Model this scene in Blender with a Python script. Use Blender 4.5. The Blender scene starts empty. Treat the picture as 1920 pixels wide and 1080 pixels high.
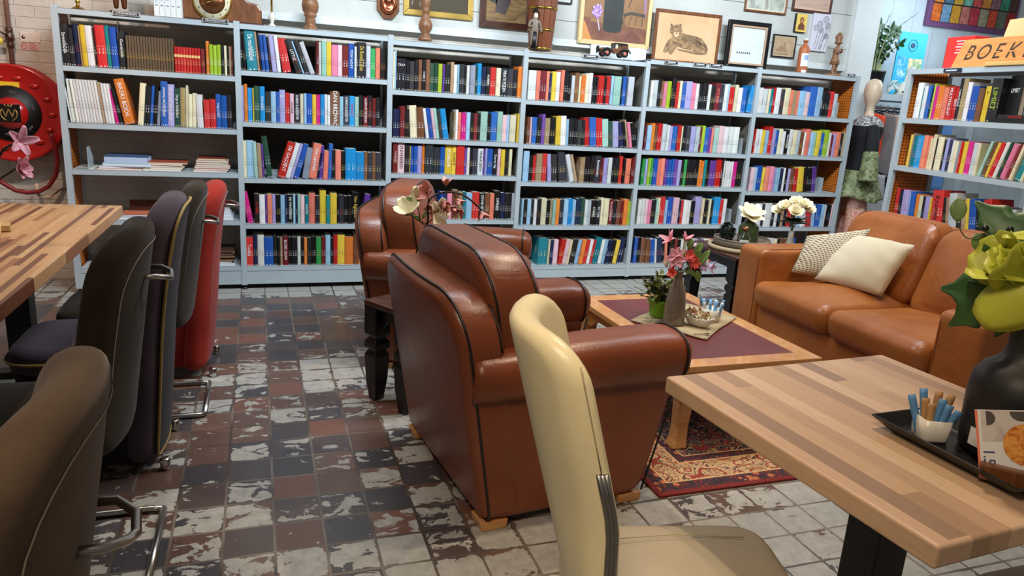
import bpy, bmesh, math, random
from mathutils import Vector, Matrix, noise as mnoise
C = bpy.context.scene.collection
R = math.radians
pi = math.pi

# ------------------------------------------------------------------ camera
YAW, PITCH, ROLL, FPX, CH = .3423, .2524, .0626, 1363.0, 1.382
def cam_axes():
    cy, sy, cp, sp = math.cos(YAW), math.sin(YAW), math.cos(PITCH), math.sin(PITCH)
    f = Vector((sy*cp, cy*cp, -sp)); r = Vector((cy, -sy, 0)); u = r.cross(f)
    cr, sr = math.cos(ROLL), math.sin(ROLL)
    return cr*r+sr*u, -sr*r+cr*u, f
AX = cam_axes()
def at(x, y, axis, val):
    """world point seen at photo pixel x,y lying on the plane <axis>=val"""
    d = AX[2] + AX[0]*((x-960)/FPX) - AX[1]*((y-540)/FPX)
    o = Vector((0, 0, CH)); t = (val-o[axis])/d[axis]
    return o + d*t
def at_plane(x, y, p0, n):
    d = AX[2] + AX[0]*((x-960)/FPX) - AX[1]*((y-540)/FPX)
    o = Vector((0, 0, CH)); t = (p0-o).dot(n)/d.dot(n)
    return o + d*t
cd = bpy.data.cameras.new('camera'); cam = bpy.data.objects.new('camera', cd); C.objects.link(cam)
cd.sensor_width = 36; cd.lens = FPX/1920*36; cd.clip_start = .05
m3 = Matrix((AX[0], AX[1], -AX[2])).transposed()
cam.matrix_world = Matrix.Translation((0, 0, CH)) @ m3.to_4x4()
bpy.context.scene.camera = cam

# ------------------------------------------------------------------ light
W = bpy.data.worlds.new('world'); bpy.context.scene.world = W; W.use_nodes = True
W.node_tree.nodes['Background'].inputs[0].default_value = (1.0, .93, .86, 1)
W.node_tree.nodes['Background'].inputs[1].default_value = .14
vs = bpy.context.scene.view_settings
vs.view_transform = 'Standard'; vs.look = 'None'; vs.gamma = 1; vs.use_curve_mapping = False; vs.exposure = 0.0
def area(name, loc, target, size, power, col, sy=None, spread=180):
    l = bpy.data.lights.new(name, 'AREA'); l.energy = power; l.color = col; l.size = size
    if sy: l.shape = 'RECTANGLE'; l.size_y = sy
    l.spread = R(spread)
    o = bpy.data.objects.new(name, l); C.objects.link(o); o.location = loc
    o.rotation_euler = (Vector(target)-Vector(loc)).to_track_quat('-Z', 'Y').to_euler()
    return o
def spot(name, loc, target, power, col, ang=70, blend=.6, rad=.05):
    l = bpy.data.lights.new(name, 'SPOT'); l.energy = power; l.color = col; l.spot_size = R(ang); l.spot_blend = blend
    l.shadow_soft_size = rad
    o = bpy.data.objects.new(name, l); C.objects.link(o); o.location = loc
    o.rotation_euler = (Vector(target)-Vector(loc)).to_track_quat('-Z', 'Y').to_euler()
    return o
WARM = (1, .80, .58); NEU = (1, .93, .85); COOL = (.80, .91, 1)
area('ceiling_lamp_shelves_left', (.6, 3.3, 3.0), (.6, 5.3, .9), 1.6, 100, COOL, .25)
area('ceiling_lamp_shelves_right', (3.4, 3.4, 3.0), (3.5, 5.3, .9), 1.6, 96, COOL, .25)
area('added_lamp_cream_chair', (-.5, .0, 2.9), (.62, 1.1, .75), .6, 9, WARM, .6, 75)  # unseen lamp added up beside the camera to brighten the cream chair's back
spot('ceiling_spot_reel', (-1.2, 3.4, 2.9), (-1.5, 5.6, 1.1), 110, (1, .70, .55), 55)
spot('ceiling_spot_sofa', (2.6, 2.0, 2.9), (3.3, 3.0, .5), 95, WARM, 75)
spot('ceiling_spot_armchair', (1.7, 2.9, 2.9), (.8, 2.7, .6), 100, WARM, 75)
spot('ceiling_spot_table', (1.5, 1.9, 2.9), (1.4, 1.2, .7), 120, WARM, 70)
spot('ceiling_spot_long_table', (-1.2, 3.4, 2.9), (-.9, 3.2, .7), 75, WARM, 60)
area('daylight_side_room', (6.4, 5.2, 2.6), (5.4, 6.3, 1.6), 1.2, 26, (.72, .87, 1), 1.0)

# ------------------------------------------------------------------ materials
def s2l(c):
    c = c/255
    return c/12.92 if c <= .04045 else ((c+.055)/1.055)**2.4
def rgb(r, g, b): return (s2l(r), s2l(g), s2l(b), 1)
class NT:
    def __init__(s, name):
        s.m = bpy.data.materials.new(name); s.m.use_nodes = True; s.t = s.m.node_tree; s.n = s.t.nodes
        s.b = s.n['Principled BSDF']
    def new(s, typ, ins=None, **kw):
        n = s.n.new(typ)
        for k, v in kw.items(): setattr(n, k, v)
        for k, v in (ins or {}).items(): s.put(n.inputs[k], v)
        return n
    def put(s, sock, v):
        if isinstance(v, bpy.types.NodeSocket): s.t.links.new(v, sock)
        else: sock.default_value = v
    def math(s, op, a, b=None, c=None, clamp=False):
        n = s.n.new('ShaderNodeMath'); n.operation = op; n.use_clamp = clamp
        s.put(n.inputs[0], a)
        if b is not None: s.put(n.inputs[1], b)
        if c is not None: s.put(n.inputs[2], c)
        return n.outputs[0]
    def mix(s, f, a, b):
        n = s.n.new('ShaderNodeMix'); n.data_type = 'RGBA'
        s.put(n.inputs[0], f); s.put(n.inputs[6], a); s.put(n.inputs[7], b)
        return n.outputs[2]
    def ramp(s, f, stops, interp='LINEAR'):
        n = s.n.new('ShaderNodeValToRGB'); n.color_ramp.interpolation = interp
        e = n.color_ramp.elements
        while len(e) < len(stops): e.new(.5)
        for i, (p, c) in enumerate(stops): e[i].position = p; e[i].color = c
        s.put(n.inputs[0], f); return n.outputs[0]
    def noise(s, vec, scale, detail=2, rough=.5, dist=0):
        n = s.new('ShaderNodeTexNoise', {'Scale': scale, 'Detail': detail, 'Roughness': rough, 'Distortion': dist})
        if vec is not None: s.put(n.inputs['Vector'], vec)
        return n.outputs['Fac']
    def obj(s): return s.new('ShaderNodeTexCoord').outputs['Object']
    def xyz(s, v):
        n = s.new('ShaderNodeSeparateXYZ', {0: v}); return n.outputs
    def comb(s, x, y, z=0.0):
        return s.new('ShaderNodeCombineXYZ', {0: x, 1: y, 2: z}).outputs[0]
    def white(s, vec):
        return s.new('ShaderNodeTexWhiteNoise', {'Vector': vec}, noise_dimensions='3D').outputs['Value']
    def scalev(s, v, sc):
        return s.new('ShaderNodeMapping', {'Vector': v, 'Scale': sc}).outputs[0]
    def bump(s, h, strength=.3, dist=.01):
        n = s.new('ShaderNodeBump', {'Height': h, 'Strength': strength, 'Distance': dist})
        s.put(s.b.inputs['Normal'], n.outputs[0])
    def col(s, v): s.put(s.b.inputs['Base Color'], v)
    def rough(s, v): s.put(s.b.inputs['Roughness'], v)
def plain(name, c, rough=.5, metal=0, bump=0, bscale=60, var=.0, coat=0, spec=.5, sheen=0, trans=0):
    m = NT(name)
    base = rgb(*c)
    o = m.obj()
    if var:
        f = m.noise(o, 6, 4, .6)
        dark = tuple(x*(1-var) for x in base[:3])+(1,); lite = tuple(min(1, x*(1+var)) for x in base[:3])+(1,)
        m.col(m.ramp(f, [(.3, dark), (.7, lite)]))
    else: m.col(base)
    m.rough(rough); m.b.inputs['Metallic'].default_value = metal
    m.b.inputs['Specular IOR Level'].default_value = spec
    if coat: m.b.inputs['Coat Weight'].default_value = coat; m.b.inputs['Coat Roughness'].default_value = .15
    if sheen: m.b.inputs['Sheen Weight'].default_value = sheen
    if trans: m.b.inputs['Transmission Weight'].default_value = trans
    if bump: m.bump(m.noise(o, bscale, 4, .6), bump, .004)
    return m.m
def leather(name, c1, c2, rough=.33, wr=.9):
    m = NT(name); o = m.obj()
    f = m.noise(o, 2.2, 5, .6)
    m.col(m.ramp(f, [(.32, rgb(*c1)), (.68, rgb(*c2))]))
    m.rough(m.math('ADD', m.math('MULTIPLY', m.noise(o, 9, 3), .16), rough-.08))
    v = m.new('ShaderNodeTexVoronoi', {'Vector': o, 'Scale': 260.0}).outputs['Distance']
    cr = m.noise(m.scalev(o, (3, 9, 6)), 2.0, 3, .55, 1.2)
    m.bump(m.math('ADD', m.math('MULTIPLY', v, .12), m.math('MULTIPLY', cr, wr)), .35, .006)
    return m.m
def fabric(name, c1, c2, sheen=.5, scale=420):
    m = NT(name); o = m.obj()
    f = m.noise(o, 4, 4, .65, .5)
    m.col(m.ramp(f, [(.3, rgb(*c1)), (.72, rgb(*c2))])); m.rough(.95)
    m.b.inputs['Sheen Weight'].default_value = sheen; m.b.inputs['Sheen Roughness'].default_value = .4
    m.b.inputs['Specular IOR Level'].default_value = .15
    m.bump(m.noise(o, scale, 2), .35, .002)
    return m.m
def wood(name, c1, c2, rough=.4, stretch=(1, 12, 12), scale=6, coat=0):
    m = NT(name); o = m.obj()
    f = m.noise(m.scalev(o, stretch), scale, 5, .6, .6)
    m.col(m.ramp(f, [(.3, rgb(*c1)), (.7, rgb(*c2))])); m.rough(rough)
    if coat: m.b.inputs['Coat Weight'].default_value = coat
    m.bump(f, .12, .002)
    return m.m
def emis(name, c, e=1):
    m = NT(name); m.col(rgb(*c)); m.b.inputs['Emission Color'].default_value = rgb(*c); m.b.inputs['Emission Strength'].default_value = e
    return m.m

def butcher(name, cols, sw=.045, sl=.42, rough=.38):
    m = NT(name); o = m.obj(); x, y, z = m.xyz(o)
    i = m.math('FLOOR', m.math('DIVIDE', x, sw))
    r1 = m.white(m.comb(i, 3.3, 1.7))
    yy = m.math('DIVIDE', m.math('ADD', y, m.math('MULTIPLY', r1, 5.0)), m.math('ADD', m.math('MULTIPLY', r1, .3), sl))
    j = m.math('FLOOR', yy)
    r2 = m.white(m.comb(i, j, 9.1))
    base = m.ramp(r2, [(k/(len(cols)), rgb(*c)) for k, c in enumerate(cols)], 'CONSTANT')
    g = m.noise(m.comb(m.math('MULTIPLY', x, 62.0), m.math('MULTIPLY', y, 3.4), m.math('MULTIPLY', z, 30.0)), 3.2, 5, .65, .8)
    m.col(m.mix(m.math('MULTIPLY', g, .5), base, rgb(110, 70, 42)))
    m.rough(m.math('ADD', m.math('MULTIPLY', g, .25), rough-.1)); m.bump(g, .08, .001)
    return m.m

# floor: square quarry tiles with worn grey-white paint
def floor_mat():
    m = NT('tile_floor'); o = m.obj(); x, y, z = m.xyz(o)
    TX, TY = .1525, .1525
    xs = m.math('DIVIDE', m.math('SUBTRACT', x, .018), TX); ys = m.math('DIVIDE', m.math('SUBTRACT', y, .075), TY)
    i = m.math('FLOOR', xs); j = m.math('FLOOR', ys)
    fx = m.math('FRACT', xs); fy = m.math('FRACT', ys)
    ex = m.math('MINIMUM', fx, m.math('SUBTRACT', 1.0, fx)); ey = m.math('MINIMUM', fy, m.math('SUBTRACT', 1.0, fy))
    edge = m.math('MINIMUM', ex, ey)
    wob = m.math('MULTIPLY', m.math('SUBTRACT', m.noise(o, 30, 3), .5), .022)
    grout = m.math('LESS_THAN', m.math('ADD', edge, wob), .028)
    rt = m.white(m.comb(i, j, 2.0)); rt2 = m.white(m.comb(i, j, 7.0))
    par = m.math('MODULO', m.math('ABSOLUTE', m.math('ADD', i, j)), 2.0)
    rsel = m.math('ADD', m.math('MULTIPLY', rt, .72), m.math('MULTIPLY', par, .28))
    tile = m.ramp(rsel, [(0, rgb(66, 64, 68)), (.2, rgb(84, 72, 70)), (.36, rgb(74, 70, 72)), (.52, rgb(102, 78, 68)), (.66, rgb(118, 80, 66)), (.8, rgb(98, 72, 62)), (.92, rgb(112, 86, 74))], 'CONSTANT')
    tile = m.mix(m.math('MULTIPLY', m.noise(o, 14, 4), .35), tile, rgb(58, 46, 42))
    # paint cover along the room: bare lane at 4.1-4.9 m, full cover by the bookcases, thick near the camera
    yr = m.math('DIVIDE', y, 6.0, clamp=True)
    cv = [(0, .70), (.30, .66), (.36, .58), (.40, .44), (.46, .40), (.50, .50), (.55, .52), (.575, .66), (.625, .62), (.65, .30), (.81, .27), (.83, .55), (.86, .95)]
    cov = m.ramp(yr, [(q, (g,)*3+(1,)) for q, g in cv])
    right = m.math('MULTIPLY', m.math('SUBTRACT', x, .75), .17)
    right = m.math('MINIMUM', m.math('MAXIMUM', right, -.10), .30)
    thr = m.math('ADD', m.math('ADD', cov, right), m.math('MULTIPLY', m.math('SUBTRACT', rt2, .5), .50))
    n1 = m.noise(m.scalev(o, (1, 1.5, 1)), 11, 7, .62, .7)
    n1 = m.math('ADD', n1, m.math('MULTIPLY', m.math('SUBTRACT', .09, m.math('MINIMUM', edge, .09)), 1.6))
    n1 = m.math('ADD', m.math('MULTIPLY', m.math('SUBTRACT', n1, .5), 1.55), .5)
    paint = m.math('LESS_THAN', n1, thr)
    pc = m.ramp(m.noise(o, 22, 5, .7), [(.3, rgb(144, 140, 132)), (.7, rgb(174, 171, 163))])
    gc = m.ramp(m.noise(o, 3, 3), [(.4, rgb(66, 56, 50)), (.6, rgb(120, 108, 96))])
    c = m.mix(paint, tile, pc); c = m.mix(grout, c, gc)
    m.col(c)
    m.rough(m.math('ADD', m.math('MULTIPLY', paint, .12), .30))
    h = m.math('ADD', m.math('MULTIPLY', paint, .3), m.math('SUBTRACT', 1.0, grout))
    m.bump(m.math('ADD', h, m.math('MULTIPLY', m.noise(o, 40, 3), .25)), .35, .004)
    return m.m
def brick_mat(name, c1, c2):
    m = NT(name); o = m.obj(); x, y, z = m.xyz(o)
    v = m.comb(x, z, 0.0)
    br = m.new('ShaderNodeTexBrick', {'Vector': v, 'Scale': 1.0, 'Mortar Size': .006, 'Mortar Smooth': .6, 'Brick Width': .22, 'Row Height': .068})
    n = m.noise(o, 18, 5, .7)
    m.col(m.ramp(m.noise(o, 5, 4, .6), [(.3, rgb(*c1)), (.7, rgb(*c2))])); m.rough(.75)
    h = m.math('ADD', m.math('MULTIPLY', br.outputs['Fac'], -1.0), m.math('MULTIPLY', n, 1.1))
    m.bump(h, .55, .012)
    return m.m
def boards_mat(name, c, axis, w, dark=(60, 62, 60), off=0.0):
    m = NT(name); o = m.obj(); q = m.xyz(o)[axis]
    f = m.math('FRACT', m.math('DIVIDE', m.math('ADD', q, off), w))
    line = m.math('LESS_THAN', f, .012/w*.35)
    base = m.ramp(m.noise(o, 3, 4, .6), [(.35, rgb(*[k*.93 for k in c])), (.65, rgb(*c))])
    m.col(m.mix(line, base, rgb(*dark))); m.rough(.5)
    m.bump(m.math('SUBTRACT', m.math('MULTIPLY', m.noise(o, 25, 3), .15), line), .4, .006)
    return m.m
def perforated(name):
    m = NT(name); o = m.obj(); x, y, z = m.xyz(o)
    P = .022
    a = m.math('SUBTRACT', m.math('FRACT', m.math('DIVIDE', y, P)), .5); b = m.math('SUBTRACT', m.math('FRACT', m.math('DIVIDE', z, P)), .5)
    d = m.math('SQRT', m.math('ADD', m.math('MULTIPLY', a, a), m.math('MULTIPLY', b, b)))
    hole = m.math('LESS_THAN', d, .24)
    m.col(m.mix(hole, rgb(206, 112, 34), rgb(52, 24, 14))); m.rough(.45)
    return m.m
def rug_mat(hx, hy):
    m = NT('persian_rug'); o = m.obj(); x, y, z = m.xyz(o)
    dx = m.math('SUBTRACT', hx, m.math('ABSOLUTE', x)); dy = m.math('SUBTRACT', hy, m.math('ABSOLUTE', y))
    d = m.math('MINIMUM', dx, dy)
    v1 = m.new('ShaderNodeTexVoronoi', {'Vector': o, 'Scale': 24.0}).outputs['Distance']
    v2 = m.new('ShaderNodeTexVoronoi', {'Vector': o, 'Scale': 11.0}, feature='SMOOTH_F1').outputs['Distance']
    ring = m.math('FRACT', m.math('MULTIPLY', v2, 4.2))
    nz = m.noise(o, 46, 3, .6, 2.5)
    scroll = m.math('FRACT', m.math('MULTIPLY', m.noise(o, 9, 2, .4, 2.0), 9.0))
    cream = m.mix(m.math('LESS_THAN', scroll, .24), rgb(184, 148, 106), rgb(62, 44, 44))
    cream = m.mix(m.math('LESS_THAN', ring, .2), cream, rgb(134, 44, 30))
    cream = m.mix(m.math('GREATER_THAN', nz, .62), cream, rgb(150, 82, 50))
    smallb = m.mix(m.math('LESS_THAN', v1, .34), rgb(40, 30, 40), rgb(176, 104, 62))
    smallb = m.mix(m.math('GREATER_THAN', nz, .56), smallb, rgb(122, 40, 30))
    navy = m.mix(m.math('LESS_THAN', scroll, .3), rgb(24, 24, 40), rgb(156, 122, 90))
    navy = m.mix(m.math('LESS_THAN', ring, .25), navy, rgb(120, 40, 32))
    stripe = rgb(190, 150, 104)
    c = m.mix(m.math('GREATER_THAN', d, .022), rgb(112, 28, 22), smallb)
    for a, b, cc in ((.075, .083, stripe), (.083, .205, None), (.205, .213, stripe), (.213, .255, 'S'), (.255, .262, stripe), (.262, 9, 'N')):
        sel = m.math('GREATER_THAN', d, a)
        c = m.mix(sel, c, cream if cc is None else smallb if cc == 'S' else navy if cc == 'N' else cc)
    m.col(c); m.rough(.95); m.bump(m.noise(o, 300, 2), .4, .003)
    return m.m

# book covers: colour, second colour and a number are stored on the mesh
def book_mat():
    m = NT('book_cover')
    a = m.new('ShaderNodeAttribute', attribute_name='Col').outputs['Color']
    b = m.new('ShaderNodeAttribute', attribute_name='Col2').outputs['Color']
    uv = m.new('ShaderNodeUVMap', uv_map='UVMap').outputs[0]
    u, v, _ = m.xyz(uv)
    iid = m.math('FLOOR', u); fu = m.math('FRACT', u); spine = m.math('GREATER_THAN', u, 0.0)
    r1 = m.white(m.comb(iid, 1.0, 1.0)); r2 = m.white(m.comb(iid, 2.0, 1.0)); r3 = m.white(m.comb(iid, 3.0, 1.0)); r4 = m.white(m.comb(iid, 4.0, 1.0))
    def band(q, lo, hi):
        return m.math('MULTIPLY', m.math('GREATER_THAN', q, lo), m.math('LESS_THAN', q, hi))
    # letters of a title: uneven blocks along the spine
    cell = m.math('ADD', 34.0, m.math('MULTIPLY', r4, 26.0))
    vv = m.math('MULTIPLY', v, cell)
    lx = m.math('FLOOR', vv); fx = m.math('FRACT', vv)
    g = m.white(m.comb(lx, m.math('FLOOR', m.math('MULTIPLY', fu, 6.0)), iid))
    gap = m.white(m.comb(lx, 17.0, iid))
    letters = m.math('MULTIPLY', m.math('MULTIPLY', m.math('GREATER_THAN', g, .30), m.math('LESS_THAN', fx, .78)), m.math('GREATER_THAN', gap, .14))
    t0 = m.math('ADD', .22, m.math('MULTIPLY', r1, .36)); t1 = m.math('ADD', m.math('ADD', t0, .16), m.math('MULTIPLY', r2, .26))
    title = m.math('MULTIPLY', band(v, t0, t1), band(fu, m.math('ADD', .28, m.math('MULTIPLY', r3, .12)), .70))
    author = m.math('MULTIPLY', band(v, .2, m.math('SUBTRACT', t0, .08)), band(fu, .42, .60))
    author = m.math('MULTIPLY', author, m.math('GREATER_THAN', r2, .6))
    logo = m.math('MULTIPLY', band(v, m.math('MULTIPLY', r1, .06), m.math('ADD', .03, m.math('MULTIPLY', r1, .07))), band(fu, .34, .66))
    mark = m.math('MAXIMUM', m.math('MULTIPLY', letters, m.math('MAXIMUM', title, author)), m.math('MULTIPLY', logo, m.math('GREATER_THAN', r3, .55)))
    mark = m.math('MULTIPLY', m.math('MULTIPLY', mark, spine), m.math('SUBTRACT', 1.0, m.math('FLOOR', m.math('DIVIDE', u, 5000.0))))
    # some spines carry a block or a picture of the second colour
    blk = m.math('MULTIPLY', band(v, m.math('MULTIPLY', r2, .5), m.math('ADD', .16, m.math('MULTIPLY', r1, .5))), m.math('GREATER_THAN', r4, .74))
    pic = m.math('MULTIPLY', m.math('GREATER_THAN', m.noise(m.comb(m.math('MULTIPLY', fu, 1.6), m.math('MULTIPLY', v, 5.0), iid), 1.6, 4, .7), .56), m.math('LESS_THAN', r4, .14))
    blk = m.math('MULTIPLY', m.math('MAXIMUM', blk, pic), spine)
    blk = m.math('MULTIPLY', blk, m.math('SUBTRACT', 1.0, m.math('MINIMUM', m.math('FLOOR', m.math('DIVIDE', u, 5000.0)), 1.0)))
    c = m.mix(m.math('MULTIPLY', blk, .5), a, b)
    c = m.mix(m.math('MULTIPLY', mark, .82), c, b)
    m.col(c); m.rough(.38)
    return m.m
M = dict(
    floor=floor_mat(),
    brick=brick_mat('white_painted_brick', (196, 186, 172), (214, 206, 194)),
    boards=boards_mat('white_boards', (196, 196, 190), 2, .29, off=.03),
    vboards=boards_mat('pale_blue_boards', (214, 226, 232), 0, .30, (150, 160, 166)),
    paintw=plain('white_paint', (212, 216, 214), .5, var=.05),
    steel=plain('grey_enamel_steel', (176, 186, 190), .38, var=.05, bump=.05),
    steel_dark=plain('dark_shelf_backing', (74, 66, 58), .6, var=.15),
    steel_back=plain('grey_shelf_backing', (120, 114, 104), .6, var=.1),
    black=plain('black_lacquer', (16, 14, 14), .35),
    blackm=plain('matt_black', (15, 13, 12), .5, bump=.1, bscale=200),
    chrome=plain('chrome', (205, 200, 195), .18, 1),
    brushed=plain('brushed_steel', (170, 166, 160), .32, 1),
    perf=perforated('orange_perforated_steel'),
    leather=leather('brown_leather', (104, 50, 26), (134, 68, 34), .34),
    cognac=leather('cognac_leather', (140, 76, 34), (170, 102, 46), .36, 1.9),
    piping=plain('black_piping', (22, 16, 15), .4),
    cpiping=plain('cognac_piping', (132, 64, 30), .4),
    cream=plain('cream_leather', (228, 214, 170), .36, var=.05, bump=.12, bscale=300),
    taupe_leather=plain('taupe_leather', (158, 144, 120), .4, var=.06, bump=.12, bscale=300),
    seam=plain('stitching', (170, 156, 120), .7),
    brown_f=fabric('dark_brown_suede', (34, 27, 20), (56, 45, 34), .12),
    taupe_f=fabric('taupe_suede', (76, 61, 48), (108, 88, 70), .2),
    purple_f=fabric('purple_grey_wool', (66, 56, 64), (86, 74, 82), .12),
    purple_d=fabric('dark_aubergine_wool', (32, 26, 31), (44, 36, 41), .08),
    red_f=fabric('red_felt', (132, 34, 27), (158, 50, 38), .1),
    gold_p=plain('gold_piping', (150, 122, 62), .6),
    stitch=plain('pale_stitching', (150, 136, 118), .8),
    pages=plain('paper_pages', (214, 206, 188), .9, var=.06),
    paper=plain('white_paper', (226, 226, 222), .7),
    table_r=butcher('oak_block_top', [(202, 170, 140), (188, 156, 126), (214, 184, 154), (168, 138, 112), (200, 168, 136), (150, 124, 104), (208, 178, 146), (196, 164, 132)], .046, .6),
    table_l=butcher('mixed_wood_block_top', [(206, 158, 112), (188, 138, 94), (214, 170, 124), (106, 62, 44), (204, 154, 106), (160, 110, 74), (118, 78, 58), (210, 162, 116), (196, 150, 104)], .022, .34),
    table_edge=wood('oak_edge', (150, 98, 56), (178, 124, 76), .35, (1, 2, 14), 5, .2),
    pine=wood('pine', (182, 122, 66), (206, 150, 92), .35, (2, 2, 14), 4, .3),
    oxblood=leather('oxblood_leather_inlay', (92, 34, 34), (110, 44, 42), .3),
    darkwood=wood('dark_wood', (50, 26, 18), (84, 46, 28), .35, (1, 1, 6), 6, .3),
    walnut=wood('walnut', (92, 52, 28), (132, 80, 44), .3, (6, 1, 1), 5, .4),
    barrelwood=wood('barrel_wood', (96, 48, 26), (132, 72, 42), .4, (16, 16, 1), 4),
    carved=wood('carved_wood', (104, 66, 42), (150, 102, 66), .45, (4, 4, 4), 8),
    bronze=plain('bronze', (120, 74, 44), .3, .8, var=.3),
    brass=plain('brass', (190, 150, 70), .25, 1),
    gold=plain('gilt', (196, 162, 84), .35, .7, var=.2, bump=.2, bscale=80),
    mirror=plain('mirror_glass', (190, 180, 160), .08, .9),
    copper=plain('copper', (168, 98, 68), .25, .9),
    glass=plain('clear_glass', (240, 240, 236), .03, trans=1),
    glass_green=plain('green_glass', (150, 170, 110), .05, trans=.85),
    redpaint=plain('red_enamel', (178, 24, 18), .25, coat=.5),
    hose=plain('red_rubber_hose', (134, 30, 28), .45),
    pipe=plain('painted_pipe', (128, 92, 80), .5, var=.2),
    leaf=plain('green_leaf', (44, 84, 40), .4, var=.35),
    leaf2=plain('dark_ivy_leaf', (52, 92, 44), .45, var=.3),
    leafl=plain('light_green_leaf', (112, 140, 74), .5, var=.2),
    box=plain('boxwood_foliage', (120, 128, 66), .6, var=.55),
    lime=plain('lime_petal', (186, 190, 62), .5, var=.12),
    lime_pot=plain('lime_green_pot', (120, 178, 30), .4),
    ppetal=plain('pink_petal', (222, 148, 160), .55, var=.2),
    cpetal=plain('coral_petal', (226, 84, 70), .55, var=.15),
    wpetal=plain('cream_petal', (232, 220, 182), .55, var=.06),
    vpetal=plain('lilac_petal', (208, 178, 208), .55, var=.15),
    stem=plain('dark_stem', (44, 34, 26), .6),
    gstem=plain('green_stem', (74, 92, 50), .6),
    terracotta=plain('terracotta', (176, 96, 56), .5, var=.1),
    grey_ceramic=plain('grey_glazed_ceramic', (112, 102, 88), .18, var=.15, coat=.5),
    white_ceramic=plain('white_ceramic', (214, 208, 196), .3),
    lightgrey=plain('pale_grey_ceramic', (176, 172, 164), .5),
    burlap=plain('burlap', (176, 156, 122), .95, var=.12, bump=.8, bscale=220),
    knit=None, cushion=plain('cream_cushion', (206, 192, 162), .85, var=.04, bump=.1, bscale=400, sheen=.3),
    blue_paper=plain('blue_sachet', (86, 138, 186), .6, var=.25), kraft=plain('kraft_sachet', (172, 130, 84), .7, var=.15),
    lblue_paper=plain('pale_blue_sachet', (130, 184, 226), .6, var=.2),
    book=book_mat(),
    wicker=plain('grey_wicker', (120, 106, 90), .7, var=.3, bump=.9, bscale=90),
    skinm=plain('mannequin_skin', (214, 190, 164), .4),
    cardboard=plain('kraft_cardboard', (226, 184, 128), .7),
)
def waffle():
    m = NT('waffle_knit'); o = m.obj(); x, y, z = m.xyz(o)
    a = m.math('SINE', m.math('MULTIPLY', x, 560.0)); b = m.math('SINE', m.math('MULTIPLY', z, 560.0))
    h = m.math('MAXIMUM', a, b)
    m.col(m.mix(m.math('GREATER_THAN', h, -.1), rgb(140, 122, 100), rgb(204, 190, 164))); m.rough(.95); m.bump(h, .6, .006)
    return m.m
M['knit'] = waffle()
_pc = {}
def cm(c, rough=.5):
    k = (tuple(c), rough)
    if k not in _pc: _pc[k] = plain('colour_%d_%d_%d' % tuple(c), c, rough)
    return _pc[k]

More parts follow.
